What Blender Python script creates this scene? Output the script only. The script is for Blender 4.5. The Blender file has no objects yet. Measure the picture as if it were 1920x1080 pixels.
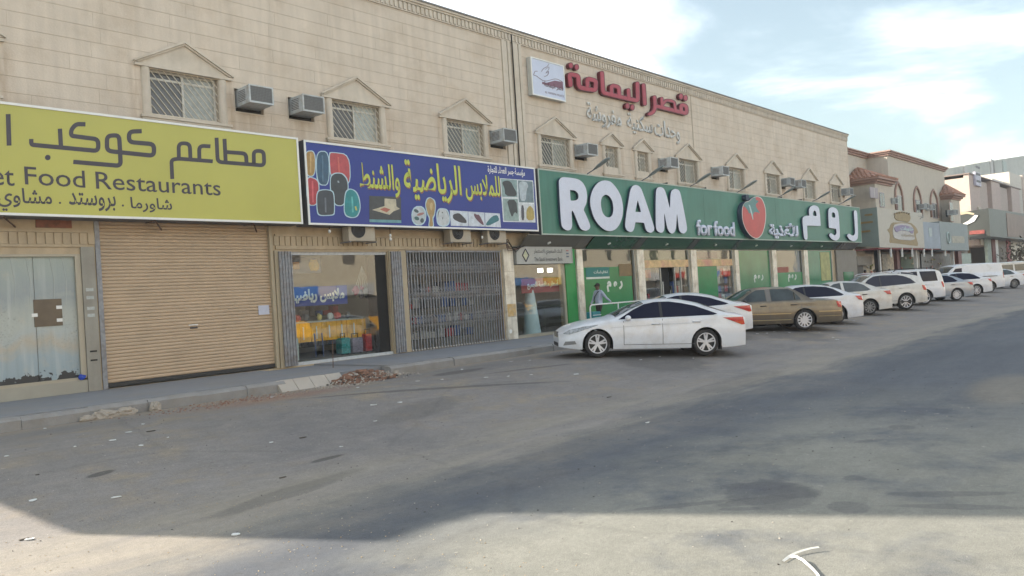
import bpy, bmesh, math, random
from mathutils import Vector, Matrix
random.seed(7)
R = math.radians
S = bpy.context.scene
COL = S.collection

# ------------------------------------------------------------------ camera
FPX, CAM_H, W0, H0 = 1475.0, 1.65, 1920, 1080
_a = R(42.1)
_f0 = Vector((math.cos(_a), math.sin(_a), 0)); _r0 = Vector((math.sin(_a), -math.cos(_a), 0)); _u0 = Vector((0, 0, 1))
_p = math.atan(17 / FPX); _r = math.atan(.064)
FWD = _f0 * math.cos(_p) + _u0 * math.sin(_p)
_u1 = _u0 * math.cos(_p) - _f0 * math.sin(_p)
UP = _u1 * math.cos(_r) + _r0 * math.sin(_r)
RT = _r0 * math.cos(_r) - _u1 * math.sin(_r)
CAM = Vector((0, 0, CAM_H))
cd = bpy.data.cameras.new('camera'); cam = bpy.data.objects.new('camera', cd); COL.objects.link(cam)
cd.sensor_width = 36; cd.lens = 36 * FPX / W0; cd.clip_start = .1; cd.clip_end = 3000
cam.matrix_world = Matrix(((RT.x, UP.x, -FWD.x, 0), (RT.y, UP.y, -FWD.y, 0), (RT.z, UP.z, -FWD.z, CAM_H), (0, 0, 0, 1)))
S.camera = cam

# ------------------------------------------------------------------ light
CLOUD = (4.8, 3.7, 1.7)
SUN_EL = 24.8
SHX, SHY = .46, -.888                     # horizontal travel of the light (shadows fall towards the street)
w = bpy.data.worlds.new('World'); S.world = w; w.use_nodes = True
nt = w.node_tree; N = nt.nodes; Lk = nt.links
bg = N['Background']; bg.inputs[1].default_value = .09
sky = N.new('ShaderNodeTexSky'); sky.sky_type = 'NISHITA'; sky.sun_disc = False
sky.sun_elevation = R(SUN_EL); sky.sun_rotation = R(360 - 27.4); sky.dust_density = 3.2; sky.air_density = 1.3; sky.ozone_density = 1.6; sky.altitude = 600
tc = N.new('ShaderNodeTexCoord'); sep = N.new('ShaderNodeSeparateXYZ'); Lk.new(tc.outputs['Generated'], sep.inputs[0])
# clouds laid out on a flat layer overhead: direction / height
mx = N.new('ShaderNodeMath'); mx.operation = 'MAXIMUM'; mx.inputs[1].default_value = .03; Lk.new(sep.outputs[2], mx.inputs[0])
ad = N.new('ShaderNodeMath'); ad.operation = 'ADD'; ad.inputs[1].default_value = .22; Lk.new(mx.outputs[0], ad.inputs[0])
dv = N.new('ShaderNodeVectorMath'); dv.operation = 'DIVIDE'; Lk.new(tc.outputs['Generated'], dv.inputs[0])
cb = N.new('ShaderNodeCombineXYZ')
for i in range(3): Lk.new(ad.outputs[0], cb.inputs[i])
Lk.new(cb.outputs[0], dv.inputs[1])
nz = N.new('ShaderNodeTexNoise'); nz.inputs['Scale'].default_value = 1.15; nz.inputs['Detail'].default_value = 8; nz.inputs['Roughness'].default_value = .58; nz.inputs['Distortion'].default_value = .45
mpn = N.new('ShaderNodeMapping'); mpn.inputs['Location'].default_value = CLOUD; Lk.new(dv.outputs[0], mpn.inputs[0]); Lk.new(mpn.outputs[0], nz.inputs['Vector'])
cr = N.new('ShaderNodeMapRange'); cr.interpolation_type = 'SMOOTHSTEP'; cr.inputs[1].default_value = .42; cr.inputs[2].default_value = .96; Lk.new(nz.outputs['Fac'], cr.inputs[0])
hsv = N.new('ShaderNodeHueSaturation'); hsv.inputs['Saturation'].default_value = .62; Lk.new(sky.outputs[0], hsv.inputs['Color'])
mixc = N.new('ShaderNodeMix'); mixc.data_type = 'RGBA'
Lk.new(cr.outputs[0], mixc.inputs[0]); mlt = N.new('ShaderNodeVectorMath'); mlt.operation = 'MULTIPLY'; mlt.inputs[1].default_value = (.88, .95, .91); Lk.new(hsv.outputs[0], mlt.inputs[0]); Lk.new(mlt.outputs[0], mixc.inputs[6]); mixc.inputs[7].default_value = (16.7, 17.2, 18.3, 1); Lk.new(mixc.outputs[2], bg.inputs[0])
sl = bpy.data.lights.new('sun', 'SUN'); sl.energy = 4.6; sl.angle = R(.6); sl.color = (1, .90, .76)
so = bpy.data.objects.new('sun', sl); COL.objects.link(so)
ld = Vector((SHX * math.cos(R(SUN_EL)), SHY * math.cos(R(SUN_EL)), -math.sin(R(SUN_EL))))
so.rotation_euler = ld.to_track_quat('-Z', 'Y').to_euler(); so.location = (0, 0, 40)
S.view_settings.view_transform = 'Standard'; S.view_settings.look = 'None'; S.view_settings.gamma = 1; S.view_settings.exposure = 1.6
S.view_settings.use_curve_mapping = False
S.cycles.max_bounces = 8; S.cycles.transparent_max_bounces = 12

# ------------------------------------------------------------------ geometry helpers
def ray(px, py): return FWD * FPX + RT * (px - 960) - UP * (py - 540)
def P(px, py, Y):                          # photo point -> world point on the plane y = Y
    d = ray(px, py); return CAM + d * (Y / d.y)
def g(Y):                                  # ground height: the apron falls towards the road
    t = min(1, max(0, (13 - Y) / 5)); return -.30 * (3 * t * t - 2 * t ** 3)
def G(px, py):
    d = ray(px, py); z = 0
    for i in range(40):
        q = CAM + d * ((z - CAM_H) / d.z); z = .5 * z + .5 * g(q.y)
    return q
def tag(o, label=None, cat=None, group=None, kind=None):
    if label: o['label'] = label
    if cat: o['category'] = cat
    if group: o['group'] = group
    if kind: o['kind'] = kind
    return o
def empty(name, loc, label, cat, group=None, rz=0):
    o = bpy.data.objects.new(name, None); COL.objects.link(o); o.location = loc; o.rotation_euler = (0, 0, rz); o.empty_display_size = .3
    return tag(o, label, cat, group)
def off(p):
    v = Vector((0, 0, 0))
    while p is not None: v += Vector(p.location); p = p.parent
    return v
def link(name, me, parent=None):
    o = bpy.data.objects.new(name, me); COL.objects.link(o)
    if parent is not None: o.parent = parent
    return o
class MB:
    def __init__(s): s.v = []; s.f = []; s.m = []; s.mi = 0
    def add(s, vs, fs):
        n = len(s.v); s.v += [tuple(q) for q in vs]; s.f += [tuple(i + n for i in f) for f in fs]; s.m += [s.mi] * len(fs); return s
    def box(s, x0, x1, y0, y1, z0, z1):
        return s.add([(x0, y0, z0), (x1, y0, z0), (x1, y1, z0), (x0, y1, z0), (x0, y0, z1), (x1, y0, z1), (x1, y1, z1), (x0, y1, z1)],
                     [(0, 3, 2, 1), (4, 5, 6, 7), (0, 1, 5, 4), (1, 2, 6, 5), (2, 3, 7, 6), (3, 0, 4, 7)])
    def quad(s, a, b, c, d): return s.add([a, b, c, d], [(0, 1, 2, 3)])
    def prism(s, pts, y0, y1):             # polygon in x,z extruded along y
        n = len(pts)
        return s.add([(x, y0, z) for x, z in pts] + [(x, y1, z) for x, z in pts],
                     [tuple(range(n)), tuple(range(2 * n - 1, n - 1, -1))] + [(i, i + n, (i + 1) % n + n, (i + 1) % n) for i in range(n)])
    def tube(s, pts, r, n=8, r1=None):
        pts = [Vector(q) for q in pts]; rings = []
        for i, q in enumerate(pts):
            d = (pts[min(i + 1, len(pts) - 1)] - pts[max(i - 1, 0)]).normalized()
            a = d.orthogonal().normalized() if i == 0 else (rings[-1][1] - d * rings[-1][1].dot(d)).normalized()
            b = d.cross(a); rr = r if r1 is None else r + (r1 - r) * i / (len(pts) - 1)
            rings.append(([q + a * math.cos(2 * math.pi * k / n) * rr + b * math.sin(2 * math.pi * k / n) * rr for k in range(n)], a))
        vs = [v for rg in rings for v in rg[0]]; fs = []
        for i in range(len(pts) - 1):
            fs += [(i * n + k, i * n + (k + 1) % n, (i + 1) * n + (k + 1) % n, (i + 1) * n + k) for k in range(n)]
        fs += [tuple(range(n - 1, -1, -1)), tuple(range(len(vs) - n, len(vs)))]
        return s.add(vs, fs)
    def cyl(s, c, ax, r, h, n=20, r2=None):
        c = Vector(c); ax = Vector(ax).normalized(); return s.tube([c, c + ax * h], r, n, r2)
    def blob(s, c, rx, ry, rz, seed=0, n=2, rough=.25):
        bm = bmesh.new(); bmesh.ops.create_icosphere(bm, subdivisions=n, radius=1); rnd = random.Random(seed)
        for v in bm.verts: k = 1 + rnd.uniform(-rough, rough); v.co = Vector((v.co.x * rx * k + c[0], v.co.y * ry * k + c[1], v.co.z * rz * k + c[2]))
        bm.verts.index_update(); s.add([v.co for v in bm.verts], [[v.index for v in f.verts] for f in bm.faces]); bm.free(); return s
    def build(s, name, mats, parent=None, smooth=False, local=False, label=None, bevel=0):
        me = bpy.data.meshes.new(name); o3 = Vector((0, 0, 0)) if (local or parent is None) else off(parent)
        me.from_pydata([(x - o3.x, y - o3.y, z - o3.z) for x, y, z in s.v], [], s.f)
        for m in (mats if isinstance(mats, (list, tuple)) else [mats]): me.materials.append(m)
        if any(s.m): me.polygons.foreach_set('material_index', s.m)
        if smooth:
            me.polygons.foreach_set('use_smooth', [True] * len(me.polygons))
            if smooth is not True: me.set_sharp_from_angle(angle=R(smooth))
        me.update(); o = link(name, me, parent)
        if label: o['label'] = label
        if bevel: b = o.modifiers.new('bevel', 'BEVEL'); b.width = bevel; b.segments = 2; b.limit_method = 'ANGLE'
        return o
def bxo(name, m, parent, x0, x1, y0, y1, z0, z1, **k): return MB().box(x0, x1, y0, y1, z0, z1).build(name, m, parent, **k)
def subtract(rect, holes):
    rs = [rect]
    for hx0, hx1, hz0, hz1 in holes:
        out = []
        for x0, x1, z0, z1 in rs:
            if hx1 <= x0 or hx0 >= x1 or hz1 <= z0 or hz0 >= z1: out.append((x0, x1, z0, z1)); continue
            if hx0 > x0: out.append((x0, hx0, z0, z1))
            if hx1 < x1: out.append((hx1, x1, z0, z1))
            a, b = max(x0, hx0), min(x1, hx1)
            if hz0 > z0: out.append((a, b, z0, hz0))
            if hz1 < z1: out.append((a, b, hz1, z1))
        rs = out
    return [r for r in rs if r[1] - r[0] > .02 and r[3] - r[2] > .02]
def copy_tree(o, parent=None):
    c = o.copy(); COL.objects.link(c); c.parent = parent
    for ch in list(o.children): copy_tree(ch, c)
    return c

# ------------------------------------------------------------------ materials
_mc = {}
def mat(name, col, rough=.8, metal=0, var=.12, scale=3, bump=0, bscale=40, spec=.5, coat=0, streak=0, dirt=None, dirt_amt=0, dirt_scale=1.5, rand=0, trans=0):
    if name in _mc: return _mc[name]
    m = bpy.data.materials.new(name); m.use_nodes = True; _mc[name] = m
    n = m.node_tree.nodes; l = m.node_tree.links; b = n['Principled BSDF']
    b.inputs['Roughness'].default_value = rough; b.inputs['Metallic'].default_value = metal
    b.inputs['Specular IOR Level'].default_value = spec; b.inputs['Coat Weight'].default_value = coat
    b.inputs['Transmission Weight'].default_value = trans
    ge = n.new('ShaderNodeNewGeometry')
    t = n.new('ShaderNodeTexNoise'); t.inputs['Scale'].default_value = scale; t.inputs['Detail'].default_value = 6; t.inputs['Roughness'].default_value = .6
    l.new(ge.outputs['Position'], t.inputs['Vector'])
    mr = n.new('ShaderNodeMapRange'); mr.inputs[1].default_value = .25; mr.inputs[2].default_value = .75; mr.inputs[3].default_value = 1 - var; mr.inputs[4].default_value = 1 + var
    l.new(t.outputs['Fac'], mr.inputs[0])
    fac = mr.outputs[0]
    def mul(a, bb):
        q = n.new('ShaderNodeMath'); q.operation = 'MULTIPLY'; l.new(a, q.inputs[0]); l.new(bb, q.inputs[1]); return q.outputs[0]
    if streak:
        mp = n.new('ShaderNodeMapping'); mp.inputs['Scale'].default_value = (2.3, 2.3, .22); l.new(ge.outputs['Position'], mp.inputs[0])
        t2 = n.new('ShaderNodeTexNoise'); t2.inputs['Scale'].default_value = 2.2; t2.inputs['Detail'].default_value = 5; l.new(mp.outputs[0], t2.inputs['Vector'])
        m2 = n.new('ShaderNodeMapRange'); m2.inputs[1].default_value = .3; m2.inputs[2].default_value = .7; m2.inputs[3].default_value = 1 + streak * .4; m2.inputs[4].default_value = 1 - streak
        l.new(t2.outputs['Fac'], m2.inputs[0]); fac = mul(fac, m2.outputs[0])
    if rand:
        oi = n.new('ShaderNodeObjectInfo'); m3 = n.new('ShaderNodeMapRange'); m3.inputs[3].default_value = 1 - rand; m3.inputs[4].default_value = 1 + rand * .6
        l.new(oi.outputs['Random'], m3.inputs[0]); fac = mul(fac, m3.outputs[0])
    sc = n.new('ShaderNodeVectorMath'); sc.operation = 'SCALE'; sc.inputs[0].default_value = col[:3]; l.new(fac, sc.inputs['Scale'])
    out = sc.outputs[0]
    if dirt:
        t4 = n.new('ShaderNodeTexNoise'); t4.inputs['Scale'].default_value = dirt_scale; t4.inputs['Detail'].default_value = 9; t4.inputs['Roughness'].default_value = .65; l.new(ge.outputs['Position'], t4.inputs['Vector'])
        m4 = n.new('ShaderNodeMapRange'); m4.inputs[1].default_value = .48; m4.inputs[2].default_value = .68; m4.inputs[4].default_value = dirt_amt; l.new(t4.outputs['Fac'], m4.inputs[0])
        mx = n.new('ShaderNodeMix'); mx.data_type = 'RGBA'; l.new(m4.outputs[0], mx.inputs[0]); l.new(out, mx.inputs[6]); mx.inputs[7].default_value = (*dirt, 1); out = mx.outputs[2]
    l.new(out, b.inputs['Base Color'])
    if bump:
        t3 = n.new('ShaderNodeTexNoise'); t3.inputs['Scale'].default_value = bscale; t3.inputs['Detail'].default_value = 4; l.new(ge.outputs['Position'], t3.inputs['Vector'])
        bp = n.new('ShaderNodeBump'); bp.inputs['Strength'].default_value = bump; bp.inputs['Distance'].default_value = .02; l.new(t3.outputs['Fac'], bp.inputs['Height']); l.new(bp.outputs[0], b.inputs['Normal'])
    return m
def glass(name, tint, refl=.25, rough=.02):
    m = bpy.data.materials.new(name); m.use_nodes = True; n = m.node_tree.nodes; l = m.node_tree.links
    n.remove(n['Principled BSDF']); tr = n.new('ShaderNodeBsdfTransparent'); tr.inputs[0].default_value = (*tint, 1)
    gl = n.new('ShaderNodeBsdfGlossy'); gl.inputs['Roughness'].default_value = rough; gl.inputs[0].default_value = (.95, .97, 1, 1)
    fr = n.new('ShaderNodeFresnel'); fr.inputs[0].default_value = 1.5; a = n.new('ShaderNodeMath'); a.operation = 'ADD'; a.use_clamp = True; a.inputs[1].default_value = refl
    nz = n.new('ShaderNodeTexNoise'); nz.inputs['Scale'].default_value = 1.3; bp = n.new('ShaderNodeBump'); bp.inputs['Strength'].default_value = .04; bp.inputs['Distance'].default_value = .05
    ge = n.new('ShaderNodeNewGeometry'); l.new(ge.outputs['Position'], nz.inputs['Vector']); l.new(nz.outputs['Fac'], bp.inputs['Height']); l.new(bp.outputs[0], gl.inputs['Normal'])
    mx = n.new('ShaderNodeMixShader'); l.new(fr.outputs[0], a.inputs[0]); fb = n.new('ShaderNodeMath'); fb.operation = 'SUBTRACT'; fb.inputs[0].default_value = 1; l.new(ge.outputs['Backfacing'], fb.inputs[1]); ff = n.new('ShaderNodeMath'); ff.operation = 'MULTIPLY'; l.new(a.outputs[0], ff.inputs[0]); l.new(fb.outputs[0], ff.inputs[1]); l.new(ff.outputs[0], mx.inputs[0]); l.new(tr.outputs[0], mx.inputs[1]); l.new(gl.outputs[0], mx.inputs[2])
    l.new(mx.outputs[0], n['Material Output'].inputs[0]); return m
STONE = mat('limestone', (.625, .538, .442), .85, var=.06, scale=1.1, bump=.2, bscale=25, streak=.11, rand=.025, dirt=(.44, .34, .24), dirt_amt=.45, dirt_scale=.9)
WINX = [3.9, 8.82, 13.8, 18.13, 22.78, 26.36, 28.67, 32.5, 37.33, 41.7, 46.85, 51.15]; ACX = [10.15, 11.66, 19.34, 23.98, 29.97, 34.75, 42.64, 44.23, 52.0]
def add_stains(m):
    n = m.node_tree.nodes; l = m.node_tree.links; b = n['Principled BSDF']; src = b.inputs['Base Color'].links[0].from_socket
    ge = n.new('ShaderNodeNewGeometry'); sp = n.new('ShaderNodeSeparateXYZ'); l.new(ge.outputs['Position'], sp.inputs[0])
    def ma(op, a, bb, clamp=False):
        q = n.new('ShaderNodeMath'); q.operation = op; q.use_clamp = clamp
        for i, v in enumerate((a, bb)):
            if isinstance(v, (int, float)): q.inputs[i].default_value = v
            else: l.new(v, q.inputs[i])
        return q.outputs[0]
    def mr(a, f0, f1):
        q = n.new('ShaderNodeMapRange'); q.interpolation_type = 'SMOOTHSTEP'; q.inputs[1].default_value = f0; q.inputs[2].default_value = f1; l.new(a, q.inputs[0]); return q.outputs[0]
    def bump_at(c, hw): return ma('SUBTRACT', 1, ma('DIVIDE', ma('ABSOLUTE', ma('SUBTRACT', sp.outputs[0], c), 0), hw), True)
    mp = n.new('ShaderNodeMapping'); mp.inputs['Scale'].default_value = (6, 6, .7); l.new(ge.outputs['Position'], mp.inputs[0]); t = n.new('ShaderNodeTexNoise'); t.inputs['Scale'].default_value = 1.6; t.inputs['Detail'].default_value = 6; l.new(mp.outputs[0], t.inputs['Vector'])
    s = None
    for x in ACX: q = bump_at(x + .32, .62); s = q if s is None else ma('ADD', s, q)
    a = ma('MULTIPLY', s, ma('MULTIPLY', mr(sp.outputs[2], 5.6, 6.7), mr(sp.outputs[2], 6.85, 6.75)))
    s = None
    for i, x in enumerate(WINX):
        h_ = .82 if i not in (5, 6) else .42
        for sg in (-1, 1): q = bump_at(x + sg * (h_ + .32), .26); s = q if s is None else ma('ADD', s, q)
    c = ma('MULTIPLY', s, ma('MULTIPLY', mr(sp.outputs[2], 5.7, 6.6), mr(sp.outputs[2], 7.5, 7.2)))
    tot = ma('MULTIPLY', ma('ADD', ma('MULTIPLY', a, .85), ma('MULTIPLY', c, .8)), mr(t.outputs['Fac'], .28, .62), True)
    mx = n.new('ShaderNodeMix'); mx.data_type = 'RGBA'; l.new(ma('MULTIPLY', tot, .55), mx.inputs[0]); l.new(src, mx.inputs[6]); mx.inputs[7].default_value = (.36, .24, .14, 1); l.new(mx.outputs[2], b.inputs['Base Color'])
add_stains(STONE)
JOINT = mat('mortar joint', (.45, .38, .30), .95)
TRIM = mat('cream moulding', (.60, .53, .44), .75, var=.08, scale=4, streak=.10, dirt=(.36, .29, .2), dirt_amt=.3)
FRAMEW = mat('white painted frame', (.60, .58, .53), .5)
GRILLE = mat('cream window bars', (.62, .56, .46), .6)
PANE_D = mat('dark window pane', (.115, .105, .095), .12, spec=.6, rand=.45)
PANE_L = mat('curtained window pane', (.33, .34, .31), .15, spec=.6, var=.3, scale=7, rand=.4)
ACW = mat('air conditioner casing', (.50, .53, .54), .5, var=.12, scale=8, dirt=(.3, .24, .17), dirt_amt=.6, dirt_scale=5, rand=.18)
ACG = mat('condenser grille', (.13, .13, .13), .7, var=.3, scale=60)
BLACK = mat('black void', (.012, .012, .012), .9)
WHITE = mat('white sign edge', (.78, .78, .75), .45, var=.04)
SIGN_Y = mat('yellow green sign face', (.46, .44, .095), .35, var=.10, scale=.35, spec=.4)
SIGN_B = mat('blue sign face', (.016, .035, .24), .35, var=.08, scale=.8, spec=.4)
SIGN_G = mat('green composite panel', (.050, .185, .135), .4, var=.14, scale=.7, spec=.4, streak=.12)
INK = mat('dark grey lettering', (.045, .04, .055), .5)
LETW = mat('white raised letter', (.62, .65, .76), .45, var=.05, scale=5)
RED = mat('red raised letter', (.36, .022, .042), .4, var=.2, scale=4)
DKEDGE = mat('dark sign side', (.09, .09, .10), .6)
TERRA = mat('dark blue letter side', (.03, .05, .08), .6)
BEIGE = mat('beige painted metal', (.43, .36, .25), .6, var=.08, streak=.08, dirt=(.25, .19, .12), dirt_amt=.3)
SHUT = mat('beige shutter slat', (.52, .39, .265), .5, var=.06, scale=2, dirt=(.3, .24, .17), dirt_amt=.25, rand=.03)
GALV = mat('grey weathered steel', (.26, .27, .29), .55, metal=.3, var=.3, scale=9, dirt=(.14, .09, .06), dirt_amt=.5, dirt_scale=5)
MARB = mat('white marble tile', (.78, .73, .62), .22, var=.16, scale=3, streak=.25, dirt=(.33, .24, .15), dirt_amt=.6, dirt_scale=2.5)
CONC = mat('concrete', (.27, .265, .26), .9, var=.15, scale=2.5, bump=.4, bscale=30, dirt=(.2, .17, .13), dirt_amt=.5)
PAVE = mat('grey walkway', (.235, .24, .255), .85, var=.10, scale=1.6, bump=.2, bscale=50, dirt=(.24, .21, .17), dirt_amt=.4, dirt_scale=.8)
FILM = mat('green window film', (.012, .20, .065), .22, spec=.35, var=.2, scale=1)
FILM2 = mat('pale green window film', (.05, .20, .09), .16, spec=.4, var=.3, scale=.9)
GREENP = mat('bright green wall panel', (.02, .26, .06), .45, var=.15, scale=2)
FASG = mat('glossy dark green soffit', (.02, .09, .045), .16, spec=.6, var=.2, scale=.8)
FAST = mat('glossy taupe soffit', (.13, .12, .10), .16, spec=.6, var=.2, scale=.8)
GLS = glass('shop glass', (.90, .93, .92), .07)

# ------------------------------------------------------------------ 2D shapes traced on sign faces
def poly_fill(name, outer, holes, Y, depth, m, parent, side=None, px=True, smooth=2, label=None):
    """filled outline (photo points mapped on to the plane y=Y) extruded towards +y by depth"""
    def chk(p):
        for _ in range(smooth):
            q = []
            for i in range(len(p)):
                a, b = p[i], p[(i + 1) % len(p)]
                q += [(a[0] * .78 + b[0] * .22, a[1] * .78 + b[1] * .22), (a[0] * .22 + b[0] * .78, a[1] * .22 + b[1] * .78)]
            p = q
        return p
    loops = [chk(outer)] + [chk(hh) for hh in holes]
    if px: loops = [[(lambda q: (q.x, q.z))(P(x, y, Y)) for x, y in lp] for lp in loops]
    cu = bpy.data.curves.new('tmp', 'CURVE'); cu.dimensions = '2D'; cu.fill_mode = 'BOTH'
    for lp in loops:
        sp = cu.splines.new('POLY'); sp.points.add(len(lp) - 1); sp.use_cyclic_u = True
        for k, (x, z) in enumerate(lp): sp.points[k].co = (x, z, 0, 1)
    cu.extrude = depth / 2
    to = bpy.data.objects.new('tmp', cu); COL.objects.link(to)
    dg = bpy.context.evaluated_depsgraph_get(); me = bpy.data.meshes.new_from_object(to.evaluated_get(dg)); bpy.data.objects.remove(to); bpy.data.curves.remove(cu)
    o3 = off(parent) if parent is not None else Vector((0, 0, 0))
    for v in me.vertices: x, z, e = v.co; v.co = (x - o3.x, Y + depth / 2 - e - o3.y, z - o3.z)
    me.materials.clear(); me.materials.append(m); me.materials.append(side or m)
    me.update()
    for f in me.polygons: f.material_index = 0 if abs(f.normal.y) > .7 else 1
    me.name = name; o = link(name, me, parent)
    if label: o['label'] = label
    return o
def fillet(p, r):
    out = [p[0]]
    for i in range(1, len(p) - 1):
        a, b, c = Vector(p[i - 1]), Vector(p[i]), Vector(p[i + 1]); u = a - b; v = c - b
        k = min(r, u.length * .45, v.length * .45)
        if k < .3: out.append(tuple(b)); continue
        s0 = b + u.normalized() * k; s1 = b + v.normalized() * k
        for t in (0, .2, .4, .6, .8, 1): out.append(tuple(s0 * (1 - t) ** 2 + b * 2 * t * (1 - t) + s1 * t * t))
    out.append(p[-1]); return out
def ribbon(mb, pts, wd, Y, depth, r=6, cap=0):
    """stroke of constant width drawn in photo points, mapped on to the sign plane y=Y"""
    pts = [Vector(q) for q in fillet([tuple(q) for q in pts], r)]
    if cap:
        d0 = (pts[0] - pts[1]).normalized(); d1 = (pts[-1] - pts[-2]).normalized()
        pre = [(pts[0] + d0 * wd * .5 * math.sin(t), math.cos(t)) for t in (R(82), R(60), R(35))]; post = [(pts[-1] + d1 * wd * .5 * math.sin(t), math.cos(t)) for t in (R(35), R(60), R(82))]
        seq = pre + [(q, 1) for q in pts] + post
    else: seq = [(q, 1) for q in pts]
    L, Rr = [], []
    for i, (q, k) in enumerate(seq):
        a = seq[max(i - 1, 0)][0]; b = seq[min(i + 1, len(seq) - 1)][0]
        d1 = (q - a); d2 = (b - q)
        d1 = d1.normalized() if d1.length > 1e-6 else d2.normalized(); d2 = d2.normalized() if d2.length > 1e-6 else d1
        t = (d1 + d2).normalized(); nn = Vector((-t.y, t.x)); c = max(.5, t.dot(d1))
        L.append(q + nn * (wd / 2 * k / c)); Rr.append(q - nn * (wd / 2 * k / c))
    vs = []; n = len(L)
    for yy in (Y, Y + depth):
        for arr in (L, Rr):
            for q in arr: w_ = P(q.x, q.y, Y); vs.append((w_.x, yy, w_.z))
    fs = []
    for i in range(n - 1):
        fs.append((i, i + 1, n + i + 1, n + i)); fs.append((i, 2 * n + i, 2 * n + i + 1, i + 1)); fs.append((n + i, n + i + 1, 3 * n + i + 1, 3 * n + i))
    fs += [(0, n, 3 * n, 2 * n), (n - 1, 3 * n - 1, 4 * n - 1, 2 * n - 1)]
    mb.add(vs, fs)
AR = {'ا': 'FE8D FE8E', 'أ': 'FE83 FE84', 'ب': 'FE8F FE90 FE91 FE92', 'ة': 'FE93 FE94', 'ت': 'FE95 FE96 FE97 FE98', 'ث': 'FE99 FE9A FE9B FE9C', 'ج': 'FE9D FE9E FE9F FEA0', 'ح': 'FEA1 FEA2 FEA3 FEA4', 'خ': 'FEA5 FEA6 FEA7 FEA8', 'د': 'FEA9 FEAA', 'ذ': 'FEAB FEAC', 'ر': 'FEAD FEAE', 'ز': 'FEAF FEB0', 'س': 'FEB1 FEB2 FEB3 FEB4', 'ش': 'FEB5 FEB6 FEB7 FEB8', 'ص': 'FEB9 FEBA FEBB FEBC', 'ض': 'FEBD FEBE FEBF FEC0', 'ط': 'FEC1 FEC2 FEC3 FEC4', 'ع': 'FEC9 FECA FECB FECC', 'غ': 'FECD FECE FECF FED0', 'ف': 'FED1 FED2 FED3 FED4', 'ق': 'FED5 FED6 FED7 FED8', 'ك': 'FED9 FEDA FEDB FEDC', 'ل': 'FEDD FEDE FEDF FEE0', 'م': 'FEE1 FEE2 FEE3 FEE4', 'ن': 'FEE5 FEE6 FEE7 FEE8', 'ه': 'FEE9 FEEA FEEB FEEC', 'و': 'FEED FEEE', 'ؤ': 'FE85 FE86', 'ي': 'FEF1 FEF2 FEF3 FEF4', 'ء': 'FE80'}
def shape(s):
    if not any(c in AR for c in s): return s
    out = []; prev = False; s = s.replace('لا', '\ue000').replace('لأ', '\ue001')
    for i, c in enumerate(s):
        if c == '\ue000': out.append(chr(0xFEFC if prev else 0xFEFB)); prev = False; continue
        if c == '\ue001': out.append(chr(0xFEF8 if prev else 0xFEF7)); prev = False; continue
        if c not in AR: out.append(c); prev = False; continue
        f = [chr(int(x, 16)) for x in AR[c].split()]; nx = s[i + 1] if i + 1 < len(s) else ' '
        nj = (nx in AR and nx != 'ء') or nx in '\ue000\ue001'
        if len(f) == 4: out.append(f[(3 if prev else 2) if nj else (1 if prev else 0)]); prev = nj
        else: out.append(f[1] if prev and len(f) > 1 else f[0]); prev = False
    return ''.join(reversed(out))
def text(name, s, box, Y, m, parent, bold=0, depth=0, side=None, facing='y'):
    """lettering fitted into box (x0,x1,z0,z1) on the plane y=Y"""
    cu = bpy.data.curves.new('tmp', 'FONT'); cu.body = shape(s); cu.offset = bold; cu.resolution_u = 3
    to = bpy.data.objects.new('tmp', cu); COL.objects.link(to); dg = bpy.context.evaluated_depsgraph_get()
    me = bpy.data.meshes.new_from_object(to.evaluated_get(dg)); bpy.data.objects.remove(to)
    bm = bmesh.new(); bm.from_mesh(me); bmesh.ops.remove_doubles(bm, verts=bm.verts, dist=1e-5)
    if not bm.verts: bm.free(); return None
    xs = [v.co.x for v in bm.verts]; ys = [v.co.y for v in bm.verts]; x0, x1, z0, z1 = box
    lo, hi, bo, to_ = min(xs), max(xs), min(ys), max(ys)
    seen = set(); k = 0; lay = {}
    for v in bm.verts:
        if v in seen: continue
        st = [v]; seen.add(v); isl = []
        while st:
            q = st.pop(); isl.append(q)
            for e in q.link_edges:
                o2 = e.other_vert(q)
                if o2 not in seen: seen.add(o2); st.append(o2)
        for q in isl: lay[q] = (k % 4) * .0007
        k += 1
    if depth:
        r = bmesh.ops.extrude_face_region(bm, geom=list(bm.faces))
        for e in r['geom']:
            if isinstance(e, bmesh.types.BMVert): e.co.z -= 1
    bm.verts.ensure_lookup_table(); o3 = off(parent)
    for v in bm.verts:
        e = lay.get(v, 0)
        if v.co.z < -.5: v.co = (x0 + (v.co.x - lo) / (hi - lo) * (x1 - x0) - o3.x, Y + depth - o3.y, z0 + (v.co.y - bo) / (to_ - bo) * (z1 - z0) - o3.z)
        else: v.co = (x0 + (v.co.x - lo) / (hi - lo) * (x1 - x0) - o3.x, Y - e - o3.y, z0 + (v.co.y - bo) / (to_ - bo) * (z1 - z0) - o3.z)
    bmesh.ops.recalc_face_normals(bm, faces=bm.faces)
    me2 = bpy.data.meshes.new(name); bm.to_mesh(me2); bm.free(); me2.materials.append(m)
    return link(name, me2, parent)
def ptext(name, s, xl, xr, yt, yb, Y, m, parent, **k):     # box from photo points: left edge top/bottom and right edge
    a = P(xl, yt, Y); b = P(xl, yb, Y); c = P(xr, yt, Y)
    return text(name, s, (a.x, c.x, b.z, a.z), Y, m, parent, **k)
def ell(cx, cy, rx, ry, n=14, rot=0): return [(cx + rx * math.cos(t) * math.cos(rot) - ry * math.sin(t) * math.sin(rot), cy + rx * math.cos(t) * math.sin(rot) + ry * math.sin(t) * math.cos(rot)) for t in [2 * math.pi * i / n for i in range(n)]]
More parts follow.
